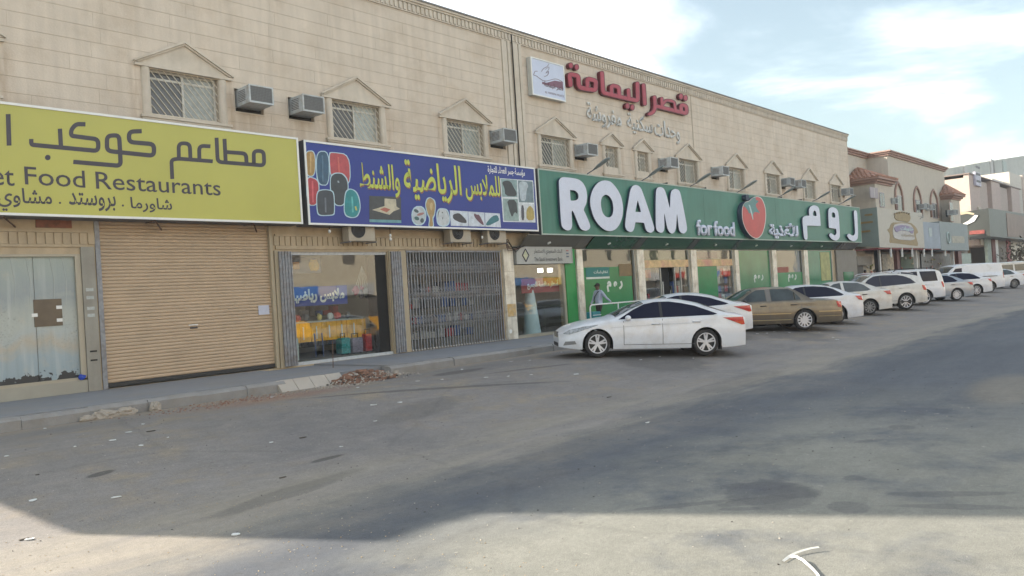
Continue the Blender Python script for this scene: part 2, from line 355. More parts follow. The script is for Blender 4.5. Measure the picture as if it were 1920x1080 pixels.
# ------------------------------------------------------------------ ground
def ground_mat():
    m = bpy.data.materials.new('dusty asphalt'); m.use_nodes = True; n = m.node_tree.nodes; l = m.node_tree.links; b = n['Principled BSDF']
    ge = n.new('ShaderNodeNewGeometry'); sp = n.new('ShaderNodeSeparateXYZ'); l.new(ge.outputs['Position'], sp.inputs[0])
    def noise(sc, det=6, ro=.6, vec=None, dist=0):
        t = n.new('ShaderNodeTexNoise'); t.inputs['Scale'].default_value = sc; t.inputs['Detail'].default_value = det; t.inputs['Roughness'].default_value = ro; t.inputs['Distortion'].default_value = dist
        l.new(vec or ge.outputs['Position'], t.inputs['Vector']); return t.outputs['Fac']
    def mr(a, f0, f1, t0=0., t1=1., smooth=False):
        q = n.new('ShaderNodeMapRange'); q.inputs[1].default_value = f0; q.inputs[2].default_value = f1; q.inputs[3].default_value = t0; q.inputs[4].default_value = t1
        if smooth: q.interpolation_type = 'SMOOTHSTEP'
        l.new(a, q.inputs[0]); return q.outputs[0]
    def ma(op, a, bb):
        q = n.new('ShaderNodeMath'); q.operation = op
        for i, v in enumerate((a, bb)):
            if isinstance(v, (int, float)): q.inputs[i].default_value = v
            else: l.new(v, q.inputs[i])
        return q.outputs[0]
    def mix(f, a, bb):
        q = n.new('ShaderNodeMix'); q.data_type = 'RGBA'
        for i, v in ((0, f), (6, a), (7, bb)):
            if isinstance(v, (int, float)): q.inputs[i].default_value = v
            elif isinstance(v, tuple): q.inputs[i].default_value = (*v, 1)
            else: l.new(v, q.inputs[i])
        return q.outputs[2]
    mpx = n.new('ShaderNodeMapping'); mpx.inputs['Scale'].default_value = (.18, 1, 1); l.new(ge.outputs['Position'], mpx.inputs[0]); strv = mpx.outputs[0]
    big = noise(.35, 5); mid = noise(1.6, 7, .65); fine = noise(28, 4, .7); grit = noise(120, 2); lng = noise(1.3, 6, .6, strv, .4)
    Yw = ma('ADD', sp.outputs[1], ma('MULTIPLY', ma('SUBTRACT', noise(.5, 4), .5), 1.6))
    apron = mr(Yw, 6.5, 7.1, 0, 1, True)
    road = mix(mr(lng, .3, .7), (.070, .080, .098), (.096, .105, .120))
    apr = mix(mr(mid, .32, .68), (.236, .215, .197), (.160, .158, .168))
    base = mix(apron, road, apr)
    sand = ma('MULTIPLY', mr(mid, .40, .66, 0, 1, True), mr(big, .38, .6, .15, 1, True))
    edge = ma('MULTIPLY', mr(ma('ABSOLUTE', ma('SUBTRACT', Yw, 7.2), 0), .2, 1.7, 1, 0, True), mr(lng, .35, .6))
    base = mix(ma('MULTIPLY', ma('MULTIPLY', sand, mr(Yw, 5.0, 9.5, .05, 1)), .75), base, (.30, .245, .175))
    base = mix(ma('MULTIPLY', edge, .65), base, (.29, .26, .21))
    base = mix(ma('MULTIPLY', mr(ma('ADD', sp.outputs[1], ma('MULTIPLY', ma('SUBTRACT', mid, .5), 1.2)), 13.9, 14.6, 0, 1, True), .8), base, (.29, .245, .19))
    # paler, warmer patch near the camera
    near = ma('MULTIPLY', mr(Yw, 5.5, 4.2), mr(noise(.8, 5), .32, .52)); near = ma('MULTIPLY', near, mr(sp.outputs[0], 15, 9))
    base = mix(ma('MULTIPLY', near, .62), base, (.27, .262, .215))
    # red brick dust by the broken kerb
    def ell_mask(cx, cy, rx, ry, ang, soft=.35, wob=.5):
        ca, sa = math.cos(ang), math.sin(ang); dx = ma('SUBTRACT', sp.outputs[0], cx); dy = ma('SUBTRACT', sp.outputs[1], cy)
        u = ma('DIVIDE', ma('ADD', ma('MULTIPLY', dx, ca), ma('MULTIPLY', dy, sa)), rx); v = ma('DIVIDE', ma('SUBTRACT', ma('MULTIPLY', dy, ca), ma('MULTIPLY', dx, sa)), ry)
        d = ma('SQRT', ma('ADD', ma('MULTIPLY', u, u), ma('MULTIPLY', v, v)), 0)
        d = ma('ADD', d, ma('MULTIPLY', ma('SUBTRACT', mid, .5), wob * 2)); return mr(d, 1 - soft, 1, 1, 0, True)
    base = mix(ma('MULTIPLY', ell_mask(8.2, 13.6, 2.6, .8, .05, .9, .6), .45), base, (.30, .14, .08))
    for cx, cy, rx, ry, an, k in [(3.68, 10.24, .22, .10, .4, .75), (5.9, 8.72, .34, .09, .1, .7), (10.5, 11.6, 3.2, .14, -.52, .55), (13.8, 12.0, 1.5, .12, -.2, .45), (8.9, 10.3, 1.6, .5, .3, .25), (12.6, 13.2, 1.0, .35, 0, .55), (17, 10.6, 2.4, 1.3, .8, .45), (25, 10.6, 2.4, 1.3, .8, .4), (14.5, 7.2, 2.6, .5, .05, .25), (4.6, 7.6, 1.3, .25, .2, .35)]:
        base = mix(ma('MULTIPLY', ell_mask(cx, cy, rx, ry, an), k), base, (.055, .052, .05))
    pit = noise(9, 3, .5); base = mix(ma('MULTIPLY', mr(pit, .72, .76), .5), base, (.06, .058, .055)); base = mix(ma('MULTIPLY', mr(noise(14, 2, .5, None, .5), .73, .76), .6), base, (.36, .34, .30))
    stain = (.075, .075, .082)
    for cx, cy, rx, ry, an in STAINS: base = mix(ma('MULTIPLY', ell_mask(cx, cy, rx, ry, an, .25, .8), .42), base, stain)
    base = mix(ma('MULTIPLY', ell_mask(14.5, 2.6, 2.3, .75, .1, .5, .2), .5), base, (.23, .20, .15))
    # long curved construction joints
    wv = n.new('ShaderNodeTexVoronoi'); wv.feature = 'DISTANCE_TO_EDGE'; wv.inputs['Scale'].default_value = .16; wv.inputs['Randomness'].default_value = 1
    md = n.new('ShaderNodeMixRGB'); md.blend_type = 'LINEAR_LIGHT'; md.inputs[0].default_value = .35; l.new(ge.outputs['Position'], md.inputs[1]); tcn = n.new('ShaderNodeTexNoise'); tcn.inputs['Scale'].default_value = .8; tcn.inputs['Detail'].default_value = 5; l.new(ge.outputs['Position'], tcn.inputs['Vector']); l.new(tcn.outputs['Color'], md.inputs[2]); l.new(md.outputs[0], wv.inputs['Vector'])
    base = mix(ma('MULTIPLY', mr(wv.outputs['Distance'], .0, .012, 1, 0), .16), base, (.07, .068, .065))
    sc = n.new('ShaderNodeVectorMath'); sc.operation = 'SCALE'; l.new(base, sc.inputs[0]); l.new(ma('MULTIPLY', ma('MULTIPLY', ma('MULTIPLY', mr(fine, .3, .7, .87, 1.12), mr(grit, .3, .7, .68, 1.28)), mr(big, .3, .7, .93, 1.07)), ma('MULTIPLY', mr(noise(5.5, 8, .7), .35, .65, .93, 1.06), mr(noise(2.2, 7, .65, strv, 1.2), .35, .65, .95, 1.05))), sc.inputs['Scale'])
    l.new(sc.outputs[0], b.inputs['Base Color']); b.inputs['Roughness'].default_value = .85; b.inputs['Specular IOR Level'].default_value = .35
    bp = n.new('ShaderNodeBump'); bp.inputs['Strength'].default_value = .55; bp.inputs['Distance'].default_value = .012; l.new(ma('ADD', ma('MULTIPLY', fine, .6), ma('MULTIPLY', grit, .5)), bp.inputs['Height']); l.new(bp.outputs[0], b.inputs['Normal'])
    return m
def gst(px, py): q = G(px, py); return q.x, q.y
STAINS = []
for (ax, ay, bx_, by_, ww) in [(1355, 912, 1490, 908, .10), (1340, 950, 1490, 930, .10), (1180, 957, 1400, 935, .05), (1440, 900, 1445, 955, .35), (1480, 915, 1500, 930, .2), (1340, 956, 1420, 953, .06), (1665, 927, 1900, 925, .08), (1650, 948, 1920, 952, .07), (1580, 940, 1600, 962, .15), (1590, 893, 1612, 900, .09), (1680, 797, 1700, 806, .14), (1600, 830, 1660, 823, .07)]:
    A = G(ax, ay); B = G(bx_, by_); dd = B - A; STAINS.append(((A.x + B.x) / 2, (A.y + B.y) / 2, max(dd.length / 2, ww) * 1.15, ww * 1.25, math.atan2(dd.y, dd.x)))
ASPH = ground_mat()
mb = MB(); ys = [-40, -20, -10, 0, 4, 7.5] + [8 + .25 * i for i in range(21)] + [14.7]; xs = [-60, -30, -10, 0, 10, 20, 30, 45, 60, 90, 130, 200, 330]
mb.add([(x, y, g(y)) for y in ys for x in xs], [(j * len(xs) + i, j * len(xs) + i + 1, (j + 1) * len(xs) + i + 1, (j + 1) * len(xs) + i) for j in range(len(ys) - 1) for i in range(len(xs) - 1)])
tag(mb.build('road', ASPH, smooth=True), kind='structure')
tag(MB().quad((-500, -500, -.34), (700, -500, -.34), (700, 500, -.34), (-500, 500, -.34)).build('ground', mat('sandy ground', (.24, .2, .15), .95)), kind='structure')
# walkway slab with kerb pieces; the kerb is broken away between x = 11 and 12.4
mb = MB(); mb.box(-40, 10.3, 14.86, 18.3, -.3, .22); mb.box(10.3, 11.9, 15.15, 18.3, -.3, .18); mb.box(11.9, 54, 14.82, 18.3, -.3, .215); mb.box(54, 140, 14.82, 26, -.3, .2)
tag(mb.build('walkway', PAVE), kind='structure')
walk_tiles = MB()
rk = random.Random(3)
KERB = tag(empty('kerb', (0, 14.7, 0), None, None), kind='structure')
x = -6.
while x < 53.5:
    L = rk.uniform(.85, 1.15)
    if not (10.1 < x + L / 2 < 11.9):
        y0 = 14.6 + rk.uniform(-.025, .03); top = .22 + rk.uniform(-.014, .002); mbk = MB()
        pts = [(x + .002, y0 + rk.uniform(0, .012)), (x + L - .002, y0 + rk.uniform(0, .012)), (x + L - .002, 14.855), (x + .002, 14.855)]
        
        vs = [(a, b, -.35) for a, b in pts] + [(a, b + (.05 if k < 2 else 0), top + rk.uniform(-.012, .002)) for k, (a, b) in enumerate(pts)] 
        vs2 = [(a, b - .004, top - .06) for a, b in pts[:2]]
        mbk.add(vs + vs2, [(0, 3, 2, 1), (4, 5, 6, 7), (0, 1, 9, 8), (8, 9, 5, 4), (1, 2, 6, 5, 9), (2, 3, 7, 6), (3, 0, 8, 4, 7)])
        mbk.build('kerbstone', CONC, KERB)
    x += L
# pale sloping tile ramp pieces at the break in the kerb
RAMP = mat('cracked pale tile', (.42, .38, .33), .7, var=.12, dirt=(.3, .24, .18), dirt_amt=.5)
rmp = tag(empty('kerb_ramp', (9.3, 14.6, 0), None, None), kind='structure')
for i in range(4):
    x0 = 8.75 + i * .40; mbk = MB(); mbk.add([(x0, 14.42, 0), (x0 + .385, 14.42, 0), (x0 + .385, 14.66, .225), (x0, 14.66, .225), (x0, 14.7, -.1), (x0 + .385, 14.7, -.1)], [(0, 1, 2, 3), (0, 3, 4), (1, 5, 2), (3, 2, 5, 4)]); mbk.build('ramp_tile', RAMP, rmp)

# ------------------------------------------------------------------ the two long stone clad buildings
YW = 18.0
WINS = [(3.9, 1), (8.82, 1), (13.8, 1), (18.13, 1), (22.78, 1), (26.36, 0), (28.67, 0), (32.5, 1), (37.33, 1), (41.7, 1), (46.85, 1), (51.15, 1)]
ACS = [10.15, 11.66, 19.34, 23.98, 29.97, 34.75, 42.64, 44.23, 52.0]
def whole(cx, big): return (cx - .82, cx + .82, 6.37, 7.44) if big else (cx - .42, cx + .42, 6.6, 7.44)
HOLES = [whole(*q) for q in WINS] + [(a - .07, a + .70, 6.72, 7.30) for a in ACS]
stones_all = []
z = 6.10 - .337 * 2
rs = random.Random(11); row = 0
while z < 10.5:
    zt = min(z + .337, 10.53); x = -1.6 + (row % 2) * .55 - rs.uniform(0, .2)
    while x < 53.8:
        x1 = min(x + rs.choice((1.8, 2.2, 2.7, 1.5)), 53.85); a, b = max(x, -1.55), x1
        segs = [(a, b)]
        if a < 21.15 and b > 20.12: segs = [q for q in ((a, min(b, 20.12)), (max(a, 21.15), b)) if q[1] - q[0] > .05]
        for sa, sb in segs:
            for rr in subtract((sa + .0015, sb - .0015, z + .005, zt - .004), [(hx0 - .01, hx1 + .01, hz0 - .01, hz1 + .01) for hx0, hx1, hz0, hz1 in HOLES]): stones_all.append(rr)
        x = x1
    z += .337; row += 1
def building(name, x0, x1, depth, label):
    b = empty(name, ((x0 + x1) / 2, YW, 0), label, 'building')
    mb = MB()
    for r_ in subtract((x0, x1, 3.9, 10.85), HOLES): mb.box(r_[0], r_[1], YW, YW + .28, r_[2], r_[3])
    mb.box(x0, x1, YW + .28, YW + depth, 3.95, 10.5)
    mb.build('wall', JOINT, b)
    # cornice: coping, moulding, fluted band
    bxo('coping', mat('grey roof coping', (.20, .19, .18), .8), b, x0, x1, YW - .16, YW + .3, 10.93, 10.985)
    mb = MB()
    mb.box(x0, x1, YW - .13, YW + .25, 10.86, 10.927); mb.box(x0, x1, YW - .085, YW + .25, 10.80, 10.857); mb.box(x0, x1, YW - .05, YW + .25, 10.53, 10.56)
    mb.box(x0, x1, YW - .03, YW + .25, 10.563, 10.797)
    mb.build('cornice_moulding', TRIM, b)
    mb = MB(); xx = x0 + .05
    while xx < x1 - .1: mb.box(xx, xx + .10, YW - .07, YW - .031, 10.575, 10.785); xx += .175
    tag(mb.build('dentil', TRIM, b), kind='stuff')
    return b
BA = building('stone_building', -1.6, 20.62, 10, 'long cream stone building with yellow and blue shop signs, nearest the camera')
BB = building('stone_building', 20.63, 53.9, 5.2, 'cream stone building with red raised lettering above the green supermarket sign')
stones_all.sort(key=lambda r: -((r[1] - r[0]) * (r[3] - r[2])) / (r[0] ** 2 + 18 ** 2))
cnt = {BA: 0, BB: 0}; rest = {BA: MB(), BB: MB()}
for (a, b, c, d) in stones_all:
    bb = BA if a < 20.6 else BB; pr = .010 + rs.uniform(-.0008, .0008)
    if cnt[bb] < 300 and b > 4.6 and c < 9.2 + max(0, a - 6) * .25: MB().box(a, b, YW - pr, YW + .001, c, d).build('stone_block', STONE, bb); cnt[bb] += 1
    else: rest[bb].box(a, b, YW - pr, YW + .001, c, d)
for bb in (BA, BB): tag(rest[bb].build('stone_cladding', STONE, bb), kind='stuff')
# fluted pilaster over the joint between the two buildings and a narrow joint further on
mb = MB()
for i in range(7): xx = 20.14 + i * .145; mb.box(xx, xx + .12 + (.0 if i % 2 else .02), YW - (.05 if i % 2 == 0 else .03), YW, 5.4, 10.528) if not 20.55 < xx < 20.68 else None
mb.build('pilaster', TRIM, BB)
MB().tube([(20.66, YW - .06, 5.5), (20.66, YW - .06, 10.9)], .018).build('drain_pipe', BLACK, BB)
MB().box(33.15, 33.21, YW - .022, YW, 7.9, 10.53).build('wall_joint', JOINT, BB)

def make_window(cx, big, parent):
    hw = .82 if big else .42; zb = 6.37 if big else 6.6; zt = 7.44; ph = 1.2 if big else .80; ap = 8.16 if big else 7.97
    mb = MB(); y = YW + .13
    mb.box(cx - hw, cx + hw, y, y + .05, zt - .05, zt); mb.box(cx - hw, cx + hw, y, y + .05, zb, zb + .05); mb.box(cx - hw, cx - hw + .05, y, y + .05, zb + .05, zt - .05); mb.box(cx + hw - .05, cx + hw, y, y + .05, zb + .05, zt - .05)
    mb.box(cx - .025, cx + .025, y - .004, y + .05, zb + .05, zt - .05); mb.box(cx - hw, cx + hw, y + .012, y + .05, zt - .22, zt - .17)
    w_ = mb.build('window', FRAMEW, parent)
    bxo('pane', PANE_D, w_, cx - hw + .05, cx - .025, y + .03, y + .04, zb + .05, zt - .05)
    bxo('pane', PANE_L, w_, cx + .025, cx + hw - .05, y + .03, y + .04, zb + .05, zt - .05)
    bxo('recess', BLACK, w_, cx - hw, cx + hw, y + .06, y + .14, zb, zt)
    mb = MB(); sl = 1.22 if big else 1.5; k = cx - hw - 2
    while k < cx + hw + .1:                      # bars run down to the right
        t0, t1 = 0, 1; xa = k; H = zt - zb; xb = k + H / sl
        za, zc = zt, zb
        if xa < cx - hw: za = zt - (cx - hw - xa) * sl; xa = cx - hw
        if xb > cx + hw: zc = zb + (xb - cx - hw) * sl; xb = cx + hw
        if za > zc + .03 and xa < xb: mb.tube([(xa, YW + .02, za), (xb, YW + .02, zc)], .011, 5)
        k += .165 if big else .12
    mb.box(cx - hw, cx + hw, YW + .01, YW + .03, zt - .02, zt - .003); mb.box(cx - hw, cx + hw, YW + .01, YW + .03, zb + .003, zb + .02)
    mb.build('grille', GRILLE, w_)
    for s_ in (-1, 1):                           # half round side columns
        xc = cx + s_ * (hw + .11); r_ = .10; pts = [(xc + r_ * math.cos(t), YW - .015 - .075 * math.sin(t)) for t in [math.pi * i / 8 for i in range(9)]]
        mb = MB(); n = len(pts); z0, z1 = 6.33, 7.43; mb.add([(a, b, z0) for a, b in pts] + [(a, b, z1) for a, b in pts], [(i + 1, i, n + i, n + i + 1) for i in range(n - 1)] + [tuple(range(n)), tuple(range(2 * n - 1, n - 1, -1))])
        mb.build('side_column', TRIM, w_, smooth=40)
    if not big: bxo('apron_panel', TRIM, w_, cx - hw, cx + hw, YW - .03, YW + .1, 6.335, 6.6)
    mb = MB(); mb.box(cx - ph + .10, cx + ph - .10, YW - .12, YW - .001, 6.27, 6.33); mb.box(cx - ph + .13, cx + ph - .13, YW - .09, YW - .001, 6.22, 6.268); mb.box(cx - ph + .16, cx + ph - .16, YW - .06, YW - .001, 6.15, 6.218); mb.build('sill', TRIM, w_)
    mb = MB(); mb.prism([(cx - ph + .09, 7.50), (cx + ph - .09, 7.50), (cx, ap - .06)], YW - .055, YW - .001); mb.box(cx - ph + .02, cx + ph - .02, YW - .10, YW - .001, 7.437, 7.50)
    th = math.atan2(ap - 7.5, ph); tx, tz = .055 * math.sin(th), .055 * math.cos(th)
    for s_ in (-1, 1):
        mb.prism([(cx + s_ * ph, 7.505), (cx + s_ * (ph + .01), 7.54), (cx, ap + .035), (cx, ap - .03)][:: s_], YW - .15, YW - .056)
        mb.prism([(cx + s_ * (ph - .10), 7.512), (cx + s_ * (ph - .03), 7.512), (cx, ap - .035), (cx, ap - .075)][:: s_], YW - .11, YW - .056)
    mb.build('pediment', TRIM, w_)
    return w_
for cx, big in WINS: make_window(cx, big, BA if cx < 20 else BB)
# window air conditioners: one built, the rest copied
def make_ac():
    t = empty('air_conditioner', (0, 0, 0), None, 'air conditioner', 'box air conditioners set in holes in the stone wall')
    m = MB(); m.box(0, .65, -.58, .1, 0, .43); m.box(-.01, .66, -.60, -.582, .405, .44); m.box(-.01, .66, -.60, -.582, -.01, .035); m.box(-.01, .03, -.60, -.582, .035, .405); m.box(.62, .66, -.60, -.582, .035, .405); m.build('casing', ACW, t, local=True)
    m = MB(); m.box(.03, .62, -.59, -.583, .035, .405); gr = m.build('condenser_grille', ACG, t, local=True)
    m = MB()
    for i in range(14): m.box(.045 + i * .042, .05 + i * .042, -.594, -.591, .04, .40)
    for i in range(9): m.box(.035, .615, -.597, -.5945, .06 + i * .04, .064 + i * .04)
    m.build('guard_wire', mat('grey guard wire', (.22, .23, .23), .5), t, local=True)
    m = MB()
    for i in range(7): m.box(-.004, -.001, -.40, -.06, .09 + i * .042, .108 + i * .042)
    m.build('side_vent', mat('dark side vent', (.10, .10, .11), .7), t, local=True)
    m = MB(); m.box(-.10, .73, -.03, -.018, .455, .475); m.box(-.10, .73, -.03, -.018, -.15, -.13); m.box(-.10, -.08, -.03, -.018, -.13, .455); m.box(.71, .73, -.03, -.018, -.13, .455); m.build('hole_frame', TRIM, t, local=True)
    m = MB(); m.box(-.07, .70, .11, .2, -.12, .45); m.build('hole', BLACK, t, local=True)
    return t
AC0 = make_ac()
ac_lab = ['box air conditioner just right of the first gabled window, over the yellow sign', 'box air conditioner just left of the second gabled window, above the sign gap', 'box air conditioner beside the drain joint above the blue sign', 'box air conditioner between the bird sign window and the first narrow window', 'box air conditioner overlapping the gabled window right of the two narrow windows', 'box air conditioner under the gable above the red tomato', 'left box of the two neighbouring air conditioners above the green sign', 'right box of the two neighbouring air conditioners above the green sign', 'last box air conditioner at the far end of the stone wall']
for i, xa in enumerate(ACS):
    o = AC0 if i == 0 else copy_tree(AC0); o.location = (xa, YW, 6.83); o['label'] = ac_lab[i]; o.rotation_euler = (R(rs.uniform(-1, 1.5)), 0, 0)
# ------------------------------------------------------------------ signs
YF = 17.4                                                     # front face of the long sign boxes
def sign_box(name, label, x0, x1, z0, z1, face, cat='sign', fr=.05, side=DKEDGE, edge=WHITE, yb=17.96, yf=YF):
    t = empty(name, ((x0 + x1) / 2, yf, z0), label, cat)
    bxo('sign_body', side, t, x0, x1, yf + .012, yb, z0, z1)
    bxo('sign_face', face, t, x0 + fr, x1 - fr, yf, yf + .011, z0 + fr, z1 - fr)
    m = MB(); m.box(x0, x1, yf - .02, yf + .01, z1 - fr, z1); m.box(x0, x1, yf - .02, yf + .01, z0, z0 + fr); m.box(x0, x0 + fr, yf - .02, yf + .01, z0 + fr, z1 - fr); m.box(x1 - fr, x1, yf - .02, yf + .01, z0 + fr, z1 - fr); m.build('sign_border', edge, t)
    return t
SY = sign_box('shop_sign', 'yellow green restaurant sign with dark grey Arabic and English lettering', -1.56, 11.43, 3.86, 6.08, SIGN_Y)
t_ = empty('side_board', (-1.9, YF, 4.5), 'unseen board added past the left end of the yellow sign to shape its shadow', 'board'); MB().prism([(-1.58, 3.9), (-2.2, 4.55), (-2.25, 6.05), (-1.58, 6.05)][::-1], YF, YF + .12).build('board_sheet', SIGN_Y, t_)  # out-of-frame board added to shape the shadow edge on the road
yl = YF - .004
def z7(*q): return [(x / 4.91, y / 4.91 + 200) for x, y in q]
def z8(*q): return [(x / 5.683 + 290, y / 5.683 + 230) for x, y in q]
def stroke_obj(name, strokes, Y, m, parent, depth=.003, step=.0015, r=6, cap=0, label=None):
    mb = MB()
    for i, (pts, wd) in enumerate(strokes): ribbon(mb, pts, wd, Y - i * step, depth + i * step, r, cap)
    return mb.build(name, m, parent, label=label)
stroke_obj('letter', [(z7((75, 68), (84, 358)), 9)], yl, INK, SY)
stroke_obj('letter', [(z7((787, 162), (700, 160), (655, 215), (655, 268), (905, 300), (905, 408), (288, 350), (288, 297)), 8.2), (z7((552, 202), (562, 375)), 8.2)], yl, INK, SY, r=9)
mbd = poly_fill('letter', ell(440 / 4.91, 468 / 4.91 + 200, 5.4, 5.2), [], yl, .004, INK, SY)
stroke_obj('letter', [(z7((675, 508), (1112, 545), (1106, 420), (1097, 262), (985, 268), (985, 405), (1080, 418)), 8.2), (z7((1060, 415), (1418, 452), (1418, 345), (1188, 325), (1188, 230), (1305, 225)), 8.2)], yl, INK, SY, r=9)
stroke_obj('letter', [(z8((1058, 440), (1055, 300), (1162, 303), (1168, 457), (1000, 443)), 7.2), (z8((1020, 445), (672, 418), (660, 160)), 7.2), (z8((745, 172), (757, 415)), 7.2), (z8((757, 312), (975, 328), (980, 440)), 7.2)], yl, INK, SY, r=8)
stroke_obj('letter', [(z8((620, 412), (255, 383), (178, 395), (188, 600)), 7.2), (z8((258, 382), (256, 218), (375, 222), (382, 392)), 7.2), (z8((595, 252), (475, 245), (477, 397)), 7.2)], yl, INK, SY, r=9)
for nm, s_, xl, xr, yt, yb in [('lettering', 'Food', 45, 158, 312, 346), ('lettering', 'Restaurants', 178.5, 411.5, 321.5, 354), ('lettering', 'Planet', -110, 25, 303, 341.5)]:
    ptext(nm, s_, xl, xr, yt, yb, yl, INK, SY, bold=.004)
for s_, xl, xr, yt, yb in [('مشاوي', -6, 96, 350, 395), ('بروستد', 128, 216, 360, 394), ('شاورما', 244, 321.5, 369, 397)]:
    ptext('lettering', s_, xl, xr, yt, yb, yl, INK, SY, bold=.015)
for q in ((112.5, 380.3), (230.5, 385.3)): poly_fill('lettering', ell(*q, 2.1, 2.1, 8), [], yl, .004, INK, SY, smooth=0)

SB = sign_box('shop_sign', 'blue sports clothing and luggage shop sign with yellow Arabic lettering and pictures', 11.60, 20.80, 3.85, 6.05, SIGN_B)
def z5(*q): return [(x / 5.4 + 560, y / 5.4 + 250) for x, y in q]
def z6(*q): return [(x / 6.75 + 780, y / 6.75 + 290) for x, y in q]
def pic(pts, col, k=0, halo=None, nm='picture', sm=2):
    m = mat('printed ' + nm + str(col), col, .4, var=.25, scale=7)
    if halo:
        cx = sum(p[0] for p in pts) / len(pts); cy = sum(p[1] for p in pts) / len(pts)
        big = [(x + (1.6 if x > cx else -1.6), y + (1.6 if y > cy else -1.6)) for x, y in pts]
        poly_fill('picture_outline', big, [], yl - .0012 * k, .003, mat('printed pale halo', (.42, .58, .66), .4), SB, smooth=sm)
    return poly_fill(nm, pts, [], yl - .0012 * k - .0006, .003, m, SB, smooth=sm)
pic(z5((65, 185), (165, 180), (165, 430), (80, 430)), (.36, .22, .07), 1, 1, 'printed_suitcase')
pic(z5((185, 185), (305, 188), (305, 520), (215, 520), (185, 430)), (.03, .09, .16), 2, 1, 'printed_suitcase')
pic(z5((310, 205), (345, 195), (510, 220), (522, 540), (330, 480)), (.42, .06, .07), 3, 1, 'printed_suitcase')
pic(z5((80, 435), (190, 470), (205, 560), (185, 725), (92, 725)), (.38, .035, .05), 4, 1, 'printed_suitcase')
pic(z5((325, 440), (370, 405), (440, 408), (490, 470), (500, 560), (460, 730), (365, 725), (325, 570)), (.03, .04, .05), 5, 1, 'printed_suitcase')
pic(z5((185, 590), (265, 572), (340, 585), (356, 640), (360, 810), (335, 825), (215, 830), (190, 790)), (.035, .045, .06), 6, 1, 'printed_suitcase')
pic(z5((475, 600), (520, 562), (575, 588), (610, 660), (622, 760), (590, 840), (540, 852), (480, 830), (462, 770)), (.01, .22, .24), 7, 1, 'printed_backpack')
for a in ((140, 300, 150, 300), ): pass
for k, (x0, y0, x1, y1, c) in enumerate([(120, 200, 120, 400, (.5, .34, .14)), (240, 220, 245, 490, (.08, .16, .24)), (400, 240, 410, 390, (.55, .12, .1)), (140, 480, 145, 700, (.55, .1, .12)), (400, 480, 405, 500, (.3, .35, .4)), (270, 650, 275, 800, (.12, .14, .17)), (540, 640, 550, 800, (.1, .42, .42)), (575, 740, 585, 780, (.5, .5, .1))]):
    pic(z5((x0 - 8, y0), (x0 + 8, y0), (x1 + 8, y1), (x1 - 8, y1)), c, 8, None, 'printed_highlight', 0)
pic(z5((715, 632), (1035, 645), (1040, 908), (717, 898)), (.045, .05, .055), 1, None, 'printed_photo', 0)
pic(z5((745, 775), (870, 735), (870, 660), (985, 668), (990, 740), (1025, 765), (960, 790), (920, 825)), (.5, .45, .33), 2, None, 'printed_medal_box', 0)
pic(z5((820, 770), (870, 750), (930, 770), (890, 800)), (.4, .12, .08), 3, None, 'printed_medal_box', 0)
pic(z5((717, 870), (1038, 880), (1040, 908), (717, 898)), (.12, .3, .33), 3, None, 'printed_photo', 0)
def ball(c, rx, ry, cols):
    pic(ell(c[0], c[1], rx, ry), (.42, .47, .5), 1, 1, 'printed_ball', 0)
    for k, (dx, dy, a, b, ro) in enumerate(cols): pic(ell(c[0] + dx, c[1] + dy, a, b, 10, ro), [(.05, .08, .09), (.35, .16, .14), (.04, .12, .12)][k % 3], 2, None, 'printed_ball_panel', 0)
ball((785.5, 404.5), 12.5, 17, [(-5, -9, 5, 3, .5), (3, -3, 7, 2.5, -.3), (-4, 5, 5, 3.5, .4), (6, 9, 3.5, 4.5, 0)])
pic(z6((122, 640), (145, 562), (185, 545), (228, 580), (245, 650), (230, 760), (205, 800), (222, 910), (162, 910), (180, 800), (150, 745)), (.36, .24, .10), 3, 1, 'printed_trophy')
pic(z6((185, 600), (215, 620), (200, 720), (170, 680)), (.5, .38, .2), 4, None, 'printed_trophy')
pic(z6((262, 770), (290, 695), (340, 685), (392, 700), (424, 790), (410, 880), (345, 905), (280, 880)), (.50, .53, .55), 2, 1, 'printed_ball')
for pts in (((285, 720), (300, 700), (275, 800)), ((385, 710), (395, 720), (418, 800)), ((325, 725), (345, 725), (335, 745)), ((330, 795), (345, 795), (340, 825))): pic(z6(*pts), (.04, .045, .05), 3, None, 'printed_ball_panel', 0)
pan = (.55, .60, .66)
for q, sh, c in [(((428, 704), (655, 718), (662, 906), (442, 900)), ((465, 760), (520, 740), (560, 745), (640, 830), (640, 868), (560, 860), (470, 815)), (.035, .035, .045)), (((661, 719), (864, 733), (873, 910), (667, 906)), ((735, 740), (770, 760), (800, 755), (862, 880), (850, 895), (790, 850), (735, 780)), (.12, .045, .07)), (((870, 734), (1060, 745), (1075, 921), (878, 912)), ((885, 870), (960, 780), (1030, 760), (1058, 830), (1000, 860), (930, 895), (890, 895)), (.02, .14, .17))]:
    pic(z6(*q), pan, 1, None, 'printed_shoe_panel', 0); pic(z6(*sh), c, 2, None, 'printed_shoe', 1)
pic(z6((1064, 298), (1482, 328), (1513, 858), (1104, 850)), (.62, .66, .68), 1, None, 'printed_clothes_panel', 0)
for q, c in [(((1075, 305), (1278, 320), (1284, 538), (1092, 532)), (.22, .32, .32)), (((1290, 325), (1474, 340), (1492, 608), (1302, 602)), (.14, .20, .23)), (((1098, 555), (1288, 560), (1304, 842), (1115, 838)), (.25, .34, .33)), (((1310, 620), (1496, 625), (1506, 850), (1322, 846)), (.55, .58, .6))]: pic(z6(*q), c, 2, None, 'printed_clothes_panel', 0)
